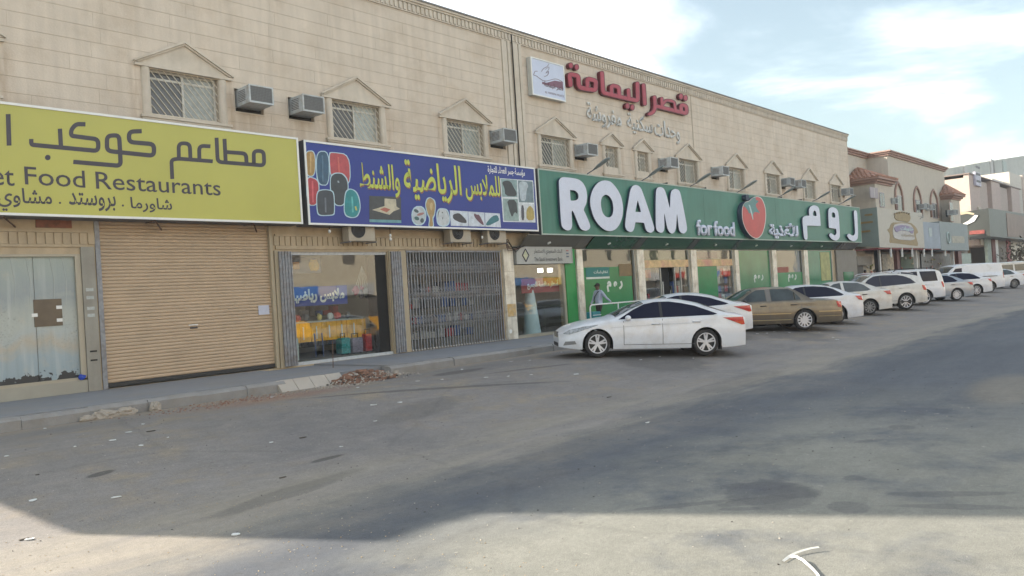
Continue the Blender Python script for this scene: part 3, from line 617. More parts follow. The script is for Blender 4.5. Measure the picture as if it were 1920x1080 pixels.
for q, c in [(((1085, 350), (1140, 325), (1200, 340), (1240, 420), (1275, 480), (1270, 530), (1130, 520), (1120, 420)), (.03, .035, .04)), (((1300, 360), (1340, 335), (1400, 345), (1425, 400), (1400, 440), (1390, 590), (1320, 580), (1310, 430)), (.42, .48, .52)), (((1150, 570), (1270, 570), (1290, 760), (1250, 720), (1215, 800), (1180, 700)), (.03, .04, .045)), (((1330, 640), (1365, 640), (1372, 830), (1335, 830)), (.05, .05, .07)), (((1395, 700), (1440, 640), (1490, 690), (1500, 830), (1400, 830)), (.40, .30, .08))]: pic(z6(*q), c, 3, None, 'printed_garment', 1)
YEL = mat('yellow printed letter', (.50, .56, .08), .4, var=.15, scale=9); BRN = mat('brown printed letter shade', (.24, .09, .05), .4)
for s_, xl, xr, yt, yb in [('للملابس', 871, 935.5, 324, 375), ('الرياضية', 754.5, 861.5, 298, 376), ('والشنط', 672, 747, 302, 366)]:
    ptext('lettering_shade', s_, xl + 1.2, xr + 1.2, yt + 3, yb + 2.5, yl - .002, BRN, SB, bold=.015)
    ptext('lettering', s_, xl, xr, yt, yb, yl - .006, YEL, SB, bold=.015)
ptext('lettering', 'مؤسسة جسر العطاء للتجارة', 914, 983, 309.5, 326, yl, WHITE, SB, bold=.02)

SG = sign_box('shop_sign', 'long green supermarket sign with large raised white letters and a red tomato', 20.96, 53.6, 3.74, 6.05, SIGN_G, fr=.045, side=DKEDGE, edge=mat('pale green sign edge', (.40, .46, .40), .5))
for i in range(1, 9):
    x = 20.96 + i * 3.9; bxo('panel_seam', mat('panel seam', (.05, .12, .10), .6), SG, x, x + .012, YF - .003, YF + .001, 3.79, 6.0)
def a1(*q): return [(x / 8.306 + 1030, y / 8.306 + 320) for x, y in q]
def a2(*q): return [(x / 9 + 1160, y / 9 + 330) for x, y in q]
def a3(*q): return [(x / 8.727 + 1290, y / 8.727 + 350) for x, y in q]
def a4(*q): return [(x / 10.8 + 1480, y / 10.8 + 370) for x, y in q]
YLt = YF - .12
def rl(outer, holes): return poly_fill('raised_letter', outer, holes, YLt, .10, LETW, SG, side=TERRA, smooth=2)
rl(a1((148, 200), (150, 150), (180, 110), (230, 98), (440, 125), (520, 180), (575, 280), (592, 400), (580, 510), (530, 608), (560, 660), (640, 850), (630, 905), (575, 940), (505, 920), (470, 880), (370, 625), (345, 625), (358, 860), (335, 920), (280, 935), (215, 900), (182, 840)), [a1((320, 300), (328, 300), (400, 308), (445, 350), (457, 410), (440, 450), (390, 468), (337, 466), (331, 460))])
rl(a1((880, 150), (960, 170), (1050, 270), (1120, 400), (1150, 560), (1145, 700), (1100, 830), (1040, 910), (960, 945), (870, 930), (770, 850), (690, 730), (640, 560), (635, 430), (670, 300), (740, 200), (810, 158)), [a1((880, 368), (940, 400), (985, 480), (1000, 590), (985, 690), (940, 730), (880, 720), (830, 660), (805, 560), (803, 470), (825, 400))])
rl(a2((195, 240), (230, 170), (290, 147), (355, 175), (400, 250), (600, 850), (600, 920), (550, 962), (490, 945), (455, 900), (432, 800), (425, 788), (290, 780), (280, 790), (265, 880), (240, 935), (195, 948), (135, 915), (108, 850), (120, 700), (160, 450)), [a2((320, 412), (324, 412), (377, 602), (373, 608), (287, 606), (283, 600))])
rl(a2((625, 260), (650, 200), (700, 182), (760, 205), (800, 290), (860, 535), (866, 535), (875, 300), (895, 245), (950, 213), (1015, 235), (1045, 290), (1155, 850), (1150, 930), (1105, 975), (1045, 955), (1015, 900), (988, 645), (982, 645), (970, 880), (945, 950), (900, 975), (850, 945), (815, 860), (773, 635), (767, 635), (775, 880), (755, 945), (710, 962), (650, 930), (625, 870)), [])
rl(a4((395, 260), (420, 190), (500, 156), (580, 185), (612, 250), (638, 570), (630, 582), (368, 570), (358, 582), (372, 800), (365, 850), (340, 862), (305, 840), (290, 760), (262, 440), (290, 390), (340, 374), (395, 372), (404, 366)), [a4((478, 310), (510, 258), (545, 300), (552, 372), (546, 380), (482, 374))])
rl(a4((785, 270), (820, 212), (880, 196), (950, 222), (998, 300), (1030, 780), (1000, 850), (940, 882), (860, 850), (806, 780), (815, 735), (850, 722), (900, 765), (935, 765), (958, 720), (950, 645), (942, 636), (808, 618), (800, 608)), [a4((858, 320), (890, 298), (925, 325), (932, 404), (924, 412), (862, 406))])
rl(a4((1305, 280), (1335, 256), (1370, 285), (1380, 400), (1395, 820), (1350, 875), (1290, 888), (1220, 860), (1168, 780), (1185, 742), (1220, 735), (1270, 775), (1310, 770), (1335, 720), (1320, 500)), [])
for s_, xl, xr, yt, yb in [('for', 1306, 1335, 411.5, 441), ('food', 1338.5, 1377, 414, 442.5)]: ptext('raised_lettering', s_, xl, xr, yt, yb, YF - .08, LETW, SG, bold=.025, depth=.07)
ptext('raised_lettering', 'للأغذية', 1442, 1496, 416, 447, YF - .08, LETW, SG, bold=.05, depth=.07)
body = a3((880, 400), (895, 310), (940, 245), (1000, 235), (1030, 200), (1090, 163), (1160, 158), (1220, 200), (1270, 330), (1282, 480), (1262, 650), (1220, 780), (1160, 845), (1100, 854), (1020, 810), (940, 700), (890, 560))
TM = mat('tomato red plastic', (.48, .045, .045), .4, var=.12, scale=2); TL = mat('tomato leaf print', (.06, .19, .19), .4, var=.15, scale=4)
cxm = sum(p[0] for p in body) / len(body); cym = sum(p[1] for p in body) / len(body)
poly_fill('tomato', body, [], YF - .26, .25, mat('white tomato rim', (.62, .62, .58), .5), SG, side=TERRA)
poly_fill('tomato_face', [(cxm + (x - cxm) * .95, cym + (y - cym) * .97) for x, y in body], [], YF - .264, .004, TM, SG)
poly_fill('tomato_leaf', a3((1005, 240), (1060, 190), (1112, 168), (1105, 215), (1165, 235), (1105, 290), (1120, 340), (1185, 445), (1140, 420), (1085, 415), (1075, 440), (1060, 470), (1040, 420), (1000, 445), (985, 400), (935, 330), (905, 320), (930, 262)), [], YF - .268, .004, TL, SG, smooth=1)
poly_fill('tomato_highlight', a3((990, 290), (1015, 300), (1040, 380), (1068, 500), (1066, 560), (1040, 470), (1010, 360)), [], YF - .272, .004, mat('pale print', (.36, .5, .5), .4), SG)
poly_fill('tomato_stem', a3((945, 130), (995, 125), (1005, 225), (955, 225)), [], YF - .24, .22, TERRA, SG, smooth=1)
# bird logo box high on the wall
LG = sign_box('logo_sign', 'white square sign with a line drawn bird high on the stone wall', 21.42, 23.32, 8.77, 10.13, mat('white logo face', (.55, .59, .72), .4, var=.05), fr=.04, side=mat('pale sign side', (.5, .5, .46), .6), edge=WHITE, yb=17.97, yf=17.78)
def lg(*q): return [(x / 9.82 + 980, y / 9.82 + 90) for x, y in q]
LNK = mat('dark maroon print', (.12, .05, .06), .5); YG = 17.776
stroke_obj('logo_bird', [(lg((275, 428), (225, 425), (200, 500), (245, 508), (370, 600), (440, 610), (580, 570), (640, 572), (730, 620)), .9), (lg((345, 435), (385, 375), (450, 345), (482, 300)), .8), (lg((415, 395), (490, 340), (485, 395), (430, 450)), .6), (lg((430, 465), (485, 420), (465, 500), (400, 528)), .8)], YG, LNK, LG, r=3)
poly_fill('logo_wave', lg((360, 620), (440, 640), (590, 600), (740, 625), (742, 752), (360, 662)), [], YG, .003, mat('maroon print', (.19, .08, .12), .5), LG, smooth=0)
text('lettering', 'قصر اليمامة', (22.10, 23.22, 9.12, 9.36), YG, LNK, LG, bold=.03); text('lettering', 'AL YAMAMA PALACE', (22.12, 23.22, 8.93, 9.01), YG, LNK, LG)
# red raised letters
def r1(*q): return [(x / 12 + 1060, y / 12 + 110) for x, y in q]
def r2(*q): return [(x / 9.815 + 1170, y / 9.815 + 140) for x, y in q]
RL = empty('raised_lettering', (28, YW, 9.7), 'row of dark red raised Arabic letters high on the stone wall', 'lettering')
YR = YW - .16
def rs_(name, st, **k):
    mbo = MB(); mbi = MB()
    for i, (pts, wd) in enumerate(st):
        ribbon(mbo, pts, wd, YR - i * .002, .13, 5, 1); ribbon(mbi, pts, wd - 2.6, YR - .012 - i * .002, .012, 5, 1)
    o = mbo.build(name, mat('dark red letter rim', (.12, .012, .02), .45), RL); mbi.build('letter_face', RED, o)
rs_('red_letter', [(r1((120, 590), (92, 345), (290, 385), (300, 590), (345, 655), (680, 712), (690, 500), (497, 445), (500, 600)), 9.3)])
rs_('red_letter', [(r1((825, 325), (852, 765)) + r2((-30, 418), (258, 480), (247, 165)), 9.0), (r1((1043, 800), (1043, 598), (1208, 640), (1214, 830)), 8.6), (r2((83, 285), (90, 430)), 8.2)])
rs_('red_letter', [(r2((363, 195), (385, 535)), 8.4)])
rs_('red_letter', [(r2((1052, 680), (1052, 550), (1148, 575), (1158, 715), (1060, 692)), 8.2), (r2((1110, 704), (600, 580)), 8.2), (r2((565, 415), (575, 600), (545, 690), (470, 725)), 8), (r2((705, 590), (695, 440)), 7.2), (r2((705, 560), (775, 465), (930, 495), (945, 640)), 6.5)])
for q in (r1((125, 155))[0], r1((257, 190))[0], r2((65, 575))[0], r2((155, 600))[0], r2((1050, 400))[0], r2((1133, 430))[0]):
    o = poly_fill('red_dot', ell(q[0], q[1], 4.6, 6.2), [], YR, .13, mat('dark red letter rim', (0, 0, 0)), RL, smooth=0); poly_fill('letter_face', ell(q[0], q[1], 3.3, 4.8), [], YR - .012, .012, RED, o, smooth=0)
GL = empty('raised_lettering', (28, YW, 8.2), 'faint white raised Arabic letters just below the red letters', 'lettering')
GH = mat('weathered white letter', (.60, .59, .56), .6, var=.1, scale=8)
a = P(1100, 190, YW); b = P(1272, 258, YW)
for s_, xl, xr, yt, yb in [('مفروشة', 1099, 1163, 190, 234), ('سكنية', 1175, 1222, 210, 248), ('وحدات', 1226, 1273, 222, 262)]: ptext('white_letter', s_, xl, xr, yt, yb, YW - .06, GH, GL, bold=.02, depth=.03)
# floodlights over the green sign
def make_flood():
    t = empty('floodlight', (0, 0, 0), None, 'floodlight', 'floodlights leaning out over the green sign')
    m = MB(); m.tube([(0, .25, -.12), (0, 0, .02), (0, -.32, .13)], .022, 6); m.build('arm', GALV, t, local=True)
    m = MB(); d = Vector((0, -.92, .40)).normalized(); nrm = Vector((0, .40, .92)).normalized(); pr = [(0, .035), (.08, .07), (.25, .11), (.5, .125), (.68, .115), (.8, .06)]; rings = []
    for q, wd in pr:
        c = Vector((0, -.28, .115)) + d * q; rings.append([c + Vector((1, 0, 0)) * math.cos(t_) * wd + nrm * math.sin(t_) * wd * (.62 if math.sin(t_) > 0 else .32) for t_ in [2 * math.pi * k / 12 for k in range(12)]])
    vs = [v for rg in rings for v in rg]; fs = [(i * 12 + k, i * 12 + (k + 1) % 12, (i + 1) * 12 + (k + 1) % 12, (i + 1) * 12 + k) for i in range(len(rings) - 1) for k in range(12)] + [tuple(range(12)), tuple(range(len(vs) - 1, len(vs) - 13, -1))]
    m.add(vs, fs); m.build('lamp_head', mat('grey lamp housing', (.23, .26, .25), .5, var=.15, scale=12), t, local=True, smooth=50); return t
FL0 = make_flood()
fl_lab = ['above the first letter of the white sign lettering, nearest the camera', 'above the third big white letter, below the second narrow window', 'right of the big white letters, below a gabled window', 'just left of the red tomato', 'just right of the red tomato', 'above the gap before the last three Arabic letters', 'at the far right end of the green sign']
for i, x in enumerate([23.92, 27.67, 31.61, 36.23, 40.98, 45.78, 49.97]):
    o = FL0 if i == 0 else copy_tree(FL0); o.location = (x, 17.42, 6.07); o['label'] = 'grey floodlight ' + fl_lab[i]
# ------------------------------------------------------------------ ground floor shop fronts
ZB = .222                                                     # walkway level
OPEN = [(3.0, 6.29, ZB, 3.15), (6.64, 10.85, ZB, 3.88), (11.15, 14.60, ZB, 3.20), (15.28, 19.40, ZB, 3.24), (20.02, 22.87, ZB, 3.42), (23.93, 27.6, ZB, 3.42), (28.2, 32.05, ZB, 3.42), (32.63, 36.4, ZB, 3.42), (36.87, 40.75, ZB, 3.42), (41.35, 45.1, ZB, 3.42), (45.73, 49.75, ZB, 3.42)]
TILE = mat('beige front tile', (.46, .36, .235), .6, var=.08, scale=5, streak=.10, dirt=(.28, .22, .14), dirt_amt=.35)
for bb, x0, x1 in ((BA, -1.6, 20.62), (BB, 20.63, 53.9)):
    mb = MB()
    for r_ in subtract((x0, x1, -.3, 3.9), OPEN): mb.box(r_[0], r_[1], YW, YW + .3, r_[2], r_[3])
    mb.build('ground_floor_wall', TILE, bb)
    mb = MB(); mb.box(x0, x1, YW + 3.4, YW + 3.5, -.3, 3.94); mb.box(x0, x1, YW + .3, YW + 3.4, 3.90, 3.946); mb.box(x0, x0 + .1, YW + .3, YW + 3.4, -.3, 3.9) if bb is BA else mb.box(x1 - .1, x1, YW + .3, YW + 3.4, -.3, 3.9)
    mb.build('inner_wall', mat('shop interior wall', (.36, .34, .29), .9), bb)
# fluted lintel band over the first shops
m = MB(); xx = 3.0
while xx < 19.4:
    if not (6.5 < xx < 10.9): m.box(xx, xx + .13, YW - .03, YW - .001, 3.36, 3.60)
    xx += .165
tag(m.build('fluted_band', TILE, BA), kind='stuff')
for q_ in ((3.0, 6.45, 3.605, 3.66), (3, 6.45, 3.30, 3.355), (10.95, 19.4, 3.605, 3.66), (10.95, 19.4, 3.26, 3.355)): bxo('band_moulding', TILE, BA, q_[0], q_[1], YW - .045, YW - .001, q_[2], q_[3])
# --- whitewashed shop window on the left
t = empty('shop_window', (4.6, YW, ZB), 'large shop window whitewashed from inside with a brown paper patch, left of the closed shutter', 'shop window')
AL = mat('beige aluminium frame', (.40, .36, .28), .45, metal=.1, var=.08, dirt=(.3, .25, .2), dirt_amt=.3)
m = MB(); m.box(3.0, 6.29, YW - .02, YW + .12, 3.10, 3.15); m.box(6.18, 6.29, YW - .02, YW + .12, .52, 3.10); m.box(3.0, 6.18, YW - .02, YW + .12, .48, .54); m.build('frame', AL, t)
bxo('base_panel', mat('grey beige base panel', (.36, .34, .28), .7, var=.1, dirt=(.25, .22, .18), dirt_amt=.4), t, 3.0, 6.29, YW - .04, YW + .1, ZB, .48)
def wash_mat():
    m = bpy.data.materials.new('whitewashed glass'); m.use_nodes = True; n = m.node_tree.nodes; l = m.node_tree.links; b = n['Principled BSDF']
    ge = n.new('ShaderNodeNewGeometry'); sp = n.new('ShaderNodeSeparateXYZ'); l.new(ge.outputs['Position'], sp.inputs[0])
    def nz(sc, det, ro, scale=(1, 1, 1), dist=0):
        mp = n.new('ShaderNodeMapping'); mp.inputs['Scale'].default_value = scale; l.new(ge.outputs['Position'], mp.inputs[0]); a = n.new('ShaderNodeTexNoise'); a.inputs['Scale'].default_value = sc; a.inputs['Detail'].default_value = det; a.inputs['Roughness'].default_value = ro; a.inputs['Distortion'].default_value = dist; l.new(mp.outputs[0], a.inputs['Vector']); return a.outputs['Fac']
    def mr(a, f0, f1, t0=0., t1=1.):
        q = n.new('ShaderNodeMapRange'); q.inputs[1].default_value = f0; q.inputs[2].default_value = f1; q.inputs[3].default_value = t0; q.inputs[4].default_value = t1; l.new(a, q.inputs[0]); return q.outputs[0]
    def ma(op, a, bb):
        q = n.new('ShaderNodeMath'); q.operation = op
        for i, v in enumerate((a, bb)):
            if isinstance(v, (int, float)): q.inputs[i].default_value = v
            else: l.new(v, q.inputs[i])
        return q.outputs[0]
    def mix(f, a, bb):
        q = n.new('ShaderNodeMix'); q.data_type = 'RGBA'
        for i, v in ((0, f), (6, a), (7, bb)):
            if isinstance(v, (int, float)): q.inputs[i].default_value = v
            elif isinstance(v, tuple): q.inputs[i].default_value = (*v, 1)
            else: l.new(v, q.inputs[i])
        return q.outputs[2]
    z = ma('ADD', sp.outputs[2], ma('MULTIPLY', ma('SUBTRACT', nz(1.4, 5, .55, (1, 1, 1), 1), .5), .9))
    c = n.new('ShaderNodeValToRGB'); e = c.color_ramp.elements; e[0].position = .0; e[0].color = (.30, .38, .42, 1); e[1].position = 1.0; e[1].color = (.34, .39, .36, 1)
    for p_, cc in ((.22, (.34, .41, .44)), (.33, (.46, .42, .34)), (.40, (.42, .46, .45)), (.50, (.44, .47, .43)), (.60, (.40, .43, .40)), (.70, (.30, .34, .35)), (.85, (.32, .37, .36))): q = e.new(p_); q.color = (*cc, 1)
    l.new(mr(z, .5, 3.1), c.inputs[0]); col = c.outputs[0]
    fold = nz(5, 4, .5, (1.6, 1, .12)); col = mix(mr(fold, .55, .75, 0, .5), col, (.55, .58, .55)); col = mix(mr(fold, .45, .25, 0, .4), col, (.24, .28, .29))
    col = mix(ma('MULTIPLY', mr(nz(3, 9, .7), .55, .72), .45), col, (.50, .46, .36))
    zone = ma('MULTIPLY', mr(sp.outputs[2], 1.1, 1.35), mr(sp.outputs[2], 2.15, 1.9)); scr = mr(nz(16, 9, .8, (1, 1, 1.4), 1.5), .57, .60)
    col = mix(ma('MULTIPLY', ma('MULTIPLY', zone, scr), mr(nz(1.2, 3, .5), .40, .55)), col, (.12, .11, .10))
    low = mr(sp.outputs[2], .58, .95, .40, .80); gt = ma('GREATER_THAN', nz(4.5, 7, .6), low); col = mix(gt, col, (.04, .045, .05))
    l.new(col, b.inputs['Base Color']); b.inputs['Roughness'].default_value = .3; b.inputs['Specular IOR Level'].default_value = .35
    return m
WASH = wash_mat()
for x0, x1 in ((3.0, 4.60), (4.61, 5.395), (5.405, 6.18)): bxo('pane', WASH, t, x0, x1, YW + .05, YW + .06, .54, 3.10)
a, b = P(62, 562, YW + .04), P(118, 610, YW + .04)
bxo('paper_patch', mat('brown paper', (.13, .095, .06), .5, var=.2, scale=6), t, a.x, b.x, YW + .036, YW + .046, b.z, a.z)
for px, py in ((111, 576), (112, 600), (65, 591)): q = P(px, py, YW + .03); bxo('white_sticker', WHITE, t, q.x - .055, q.x + .055, YW + .030, YW + .034, q.z - .035, q.z + .035)
m = MB(); m.box(4.56, 4.60, YW + .03, YW + .05, .54, 3.1); m.build('glazing_bar', AL, t)
m = MB()
for x in (5.0, 5.28, 5.72, 5.95): m.tube([(x, YW + .045, 3.08), (x + .06, YW + .045, 2.6), (x + .03, YW + .045, 2.1)], .006, 4)
m.build('paper_seam', mat('pale seam', (.45, .48, .46), .5), t)
q = P(153, 714, YW - .02); MB().blob((q.x, YW - .06, .545), .07, .03, .06, 3).build('blue_rag', mat('blue cloth', (.02, .06, .4), .8), t)
bxo('transom_panel', mat('rusty red panel', (.20, .06, .025), .6, var=.5, scale=8), t, 5.48, 6.16, YW - .02, YW + .0, 3.70, 4.02)
# pillar between window and shutter with small stickers
pl = bxo('door_pillar', mat('grey beige pillar', (.34, .32, .27), .7, var=.12, streak=.15, dirt=(.16, .14, .12), dirt_amt=.5), BA, 6.295, 6.56, YW - .06, YW - .001, ZB, 3.30)
for z in (2.35, 2.18, 1.95, 1.8): bxo('pillar_sticker', mat('pale sticker', (.42, .44, .42), .6, var=.3, scale=20), pl, 6.35, 6.50, YW - .064, YW - .061, z, z + .07)
for z in (1.05, .86): bxo('black_mark', BLACK, pl, 6.36, 6.50, YW - .064, YW - .061, z, z + .035)
# --- roller shutter
t = empty('roller_shutter', (8.7, YW, ZB), 'closed beige roller shutter under the yellow sign', 'shutter')
n = 46; zt, zb = 3.88, .34; hs = (zt - zb) / n; me = None
for i in range(n):
    z0 = zb + i * hs
    if me is None:
        pr = [(0, 0), (.012, .006), (.022, hs * .35), (.022, hs * .7), (.010, hs - .008), (0, hs - .002)]
        mbs = MB(); L = [(6.70, y, z) for y, z in pr]; Rr = [(10.80, y, z) for y, z in pr]; k = len(pr)
        mbs.add([(0, YW + .09 - y, z) for y, z in pr] + [(4.12, YW + .09 - y, z) for y, z in pr], [(j, j + k, j + 1 + k, j + 1) for j in range(k - 1)] + [tuple(range(k - 1, -1, -1)), tuple(range(k, 2 * k))])
        me = bpy.data.meshes.new('shutter_slat'); me.from_pydata([(x + 6.68 - 8.7, y - YW, z - ZB) for x, y, z in mbs.v], [], mbs.f); me.materials.append(SHUT)
    o = link('slat', me, t); o.location = (0, 0, z0)
bxo('bottom_bar', mat('dark rubber bar', (.03, .03, .03), .7), t, 6.68, 10.8, YW + .05, YW + .09, ZB + .03, .338)
m = MB(); m.box(6.60, 6.70, YW - .03, YW + .12, ZB, 3.88); m.build('guide_rail', GALV, t); m = MB(); m.box(10.79, 10.87, YW - .03, YW + .12, ZB, 3.88); m.build('guide_rail', BEIGE, t)
q = P(495, 581, YW + .05); bxo('paper_notice', mat('pale paper notice', (.52, .54, .64), .7, var=.1, scale=30), t, q.x - .15, q.x + .15, YW + .055, YW + .06, 1.61, 1.845)
q = P(364, 614, YW + .05); bxo('lock_plate', mat('small dark plate', (.06, .05, .05), .5), t, q.x - .09, q.x + .09, YW + .05, YW + .06, q.z - .025, q.z + .02); bxo('lock_label', WHITE, t, q.x - .12, q.x + .1, YW + .055, YW + .058, q.z + .05, q.z + .075)
# --- pillars / frames around the sports shop and the folding gate
def column(name, x0, x1, z1, m_, label, cat, y0=YW - .05, parent=None):
    return None
for x0_, x1_ in ((10.90, 11.13), (14.62, 14.72), (15.0, 15.26)): bxo('door_post', BEIGE, BA, x0_, x1_, YW - .05, YW - .001, ZB, 3.23)
t = empty('folding_gate', (11.2, YW, ZB), 'bunched up grey folding gate leaf at the left side of the sports shop window', 'gate', 'open grey folding gate leaves beside the sports shop window')
def bunch(x0, x1, root):
    k = 0; x = x0
    while x < x1 - .02:
        m = MB(); dy = .012 * (k % 2); m.box(x, x + .032, YW - .12 + dy, YW - .07 + dy, ZB + .02, 3.2); m.build('bar', GALV, root); x += .042; k += 1
bunch(10.99, 11.36, t)
t = empty('folding_gate', (14.85, YW, ZB), 'bunched up grey folding gate leaf at the right side of the sports shop window', 'gate', 'open grey folding gate leaves beside the sports shop window')
bunch(14.66, 15.02, t)
t = empty('folding_gate', (17.3, YW, ZB), 'closed grey scissor folding gate across the shop beside the marble pillar', 'gate')
nb = 34; x0, x1 = 15.32, 19.36; st = (x1 - x0) / nb; mesh_bar = None
for i in range(nb + 1):
    if mesh_bar is None:
        m = MB(); m.box(-.019, .019, -.012, .012, 0, 2.93); mesh_bar = bpy.data.meshes.new('gate_bar'); mesh_bar.from_pydata(m.v, [], m.f); mesh_bar.materials.append(GALV)
    dbl = .0 if i not in (15, 16) else .02
    o = link('bar', mesh_bar, t); o.location = (x0 + i * st - 17.3, -.03 + .006 * (i % 2), .05)
m = MB()
for zc in (2.60, 1.83, 1.02):
    for i in range(nb - 1):
        xa = x0 + i * st
        for s_, dy in ((1, -.052), (-1, -.060)):
            for zo in (0, .17): m.add([(xa, YW + dy, zc + zo - s_ * .11 - .009), (xa, YW + dy, zc + zo - s_ * .11 + .009), (xa + 2 * st, YW + dy, zc + zo + s_ * .11 + .009), (xa + 2 * st, YW + dy, zc + zo + s_ * .11 - .009)], [(0, 1, 2, 3)])
tag(m.build('scissor_strip', GALV, t), kind='stuff')
m = MB()
for i in range(nb + 1): m.box(x0 + i * st - .03, x0 + i * st + .03, YW - .06, YW - .005, ZB + .01, ZB + .055)
tag(m.build('roller_foot', mat('worn pale foot', (.4, .38, .36), .6), t), kind='stuff'); bxo('top_rail', GALV, t, 15.28, 19.4, YW - .06, YW + .02, 3.18, 3.235)
# --- sports shop window
t = empty('shop_window', (12.9, YW, ZB), 'sports shop window with luggage on show behind the glass, beside the folding gate', 'shop window')
m = MB(); m.box(11.37, 14.62, YW + .06, YW + .12, 3.12, 3.20); m.box(11.37, 11.40, YW + .06, YW + .12, ZB, 3.12); m.box(11.37, 14.62, YW + .0, YW + .14, ZB, .30); m.build('frame', mat('pale worn sill', (.5, .52, .53), .6, var=.2, scale=14), t)
bxo('pane', GLS, t, 11.40, 14.2, YW + .085, YW + .092, .30, 3.12)
bxo('dark_door_edge', BLACK, t, 14.2, 14.60, YW + .10, YW + .5, .24, 3.12)
def box_between(name, label, cat, pa, pb, Y, dep, m_, sink=None):
    a = P(*pa, Y); b = P(*pb, Y); z0 = b.z if sink is None else sink
    o = empty(name, ((a.x + b.x) / 2, Y, z0), label, cat); bxo('body', m_, o, a.x, b.x, Y, Y + dep, z0, a.z, bevel=.03); return o
bxo('display_floor', mat('shop floor', (.12, .11, .10), .6), t, 11.3, 14.6, YW + .31, YW + 3.39, -.2, .33)
bn = empty('banner', (12.2, YW + .6, 1.9), 'blue banner with white Arabic writing behind the sports shop glass', 'banner')
a = P(543, 543, YW + .6); b = P(652, 566, YW + .6); bxo('banner_cloth', mat('royal blue banner', (.01, .05, .32), .6), bn, a.x - .25, b.x, YW + .6, YW + .62, b.z - .05, a.z + .06); text('lettering', 'ملابس رياضية', (a.x, b.x - .1, b.z + .02, a.z), YW + .594, WHITE, bn, bold=.05)
po = empty('poster', (11.8, YW + .5, 2.8), 'dark poster with an orange picture at the top left inside the sports shop', 'poster')
a = P(541, 483, YW + .5); b = P(603, 512, YW + .5); bxo('poster_sheet', mat('dark poster', (.03, .04, .07), .5), po, a.x, b.x, YW + .5, YW + .52, b.z, a.z); bxo('poster_picture', mat('orange poster picture', (.35, .14, .03), .5, var=.6, scale=9), po, a.x + .12, b.x - .7, YW + .495, YW + .499, b.z + .12, a.z - .12); MB().blob((b.x - .25, YW + .49, (a.z + b.z) / 2), .16, .01, .16, 4).build('poster_figure', mat('yellow orange print', (.45, .25, .03), .5, var=.5, scale=12), po)
SC = [('red', (.50, .04, .05), (685, 626), (707, 664), 'dark red suitcase with a pale pattern'), ('grey', (.26, .22, .30), (661, 634), (683, 668), 'grey patterned suitcase'), ('green', (.05, .20, .15), (709, 622), (729, 660), 'dark green suitcase beside the dark door edge'), ('teal', (.02, .26, .27), (640, 634), (659, 670), 'teal suitcase')]
for c, col, pa, pb, lb in SC:
    o = box_between('suitcase', lb + ' inside the sports shop window', 'suitcase', pa, pb, YW + .45, .3, mat('suitcase ' + c, col, .45, var=.7, scale=26), sink=.35)
    q = o.location; a = P(*pa, YW + .45); b = P(*pb, YW + .45); MB().tube([(a.x + .08, YW + .6, a.z), (a.x + .08, YW + .6, a.z + .12), (b.x - .08, YW + .6, a.z + .12), (b.x - .08, YW + .6, a.z)], .012, 6).build('handle', BLACK, o)
    for xx in (a.x + .06, b.x - .06): MB().cyl((xx, YW + .5, .345), (0, 1, 0), .035, .03, 10).build('wheel', BLACK, o)
o = empty('bag_rack', (13.6, YW + .7, 1.8), 'hanging bunch of pink and white bags inside the sports shop', 'bags')
q = P(679, 515, YW + .7)
for i in range(7):
    a_ = -1 + i / 3; MB().tube([(q.x, YW + .7, q.z + .25), (q.x + a_ * .26, YW + .7, q.z - .35)], .006, 4).build('cord', WHITE, o)
    MB().blob((q.x + a_ * .27, YW + .7 + .05 * (i % 2), q.z - .45 - .06 * (i % 3)), .10, .06, .13, i).build('bag', mat('bag%d' % (i % 3), [(.5, .12, .16), (.55, .5, .46), (.12, .1, .12)][i % 3], .6), o)
o = empty('reflection_table', (12.6, YW + .8, .33), 'table with a yellow orange cloth and small goods in the sports shop, replacing a reflection', 'table')  # table added; its orange cloth imitates the yellow band reflected in the glass
m = MB(); xx = 11.45
while xx < 14.0: m.box(xx, xx + .16, YW + .62 + .02 * (int(xx * 10) % 2), YW + .66, .78, 1.30); xx += .17
tag(m.build('cloth_skirt', mat('orange yellow cloth', (.85, .42, .03), .8, var=.35, scale=5), o), kind='stuff'); bxo('table_top', mat('pale table top', (.5, .48, .42), .6), o, 11.42, 14.05, YW + .60, YW + 1.3, 1.30, 1.34)
for i, xx in enumerate((11.6, 11.95, 12.2, 12.65, 13.0, 13.25, 13.6)): MB().blob((xx, YW + .72, 1.44), .07 + .02 * (i % 3), .07, .10, i, 2, .2).build('goods', mat('table goods%d' % (i % 4), [(.7, .7, .68), (.6, .08, .06), (.12, .12, .13), (.75, .6, .2)][i % 4], .5), o)
for i in range(6): bxo('price_stick', WHITE, o, 11.6 + i * .42, 11.63 + i * .42, YW + .60, YW + .615, .85, 1.2)
for i in range(5): MB().tube([(12.2 + i * .12, YW + .5, .35), (12.2 + i * .12, YW + .52, 1.0)], .02, 6).build('pole', mat('blue jeans cloth', (.05, .08, .2), .8), o) if i in (1, 3) else None
o = empty('shelf_unit', (12.7, YW + 2.3, .33), 'dark shelves with red and white goods at the back of the sports shop', 'shelves')
for i in range(4): bxo('shelf', mat('dark shelf', (.05, .045, .04), .6), o, 11.4, 14.5, YW + 2.2, YW + 2.6, .55 + i * .45, .58 + i * .45)
rr = random.Random(5)
for i in range(4):
    x = 11.5
    while x < 14.3:
        wd = rr.uniform(.12, .3); bxo('goods', mat('goods%d' % rr.randint(0, 4), [(.4, .04, .04), (.5, .5, .46), (.1, .1, .1), (.45, .27, .05), (.04, .1, .3)][rr.randint(0, 4)], .6), o, x, x + wd, YW + 2.15, YW + 2.4, .582 + i * .45, .582 + i * .45 + rr.uniform(.12, .3)); x += wd + rr.uniform(.02, .1)
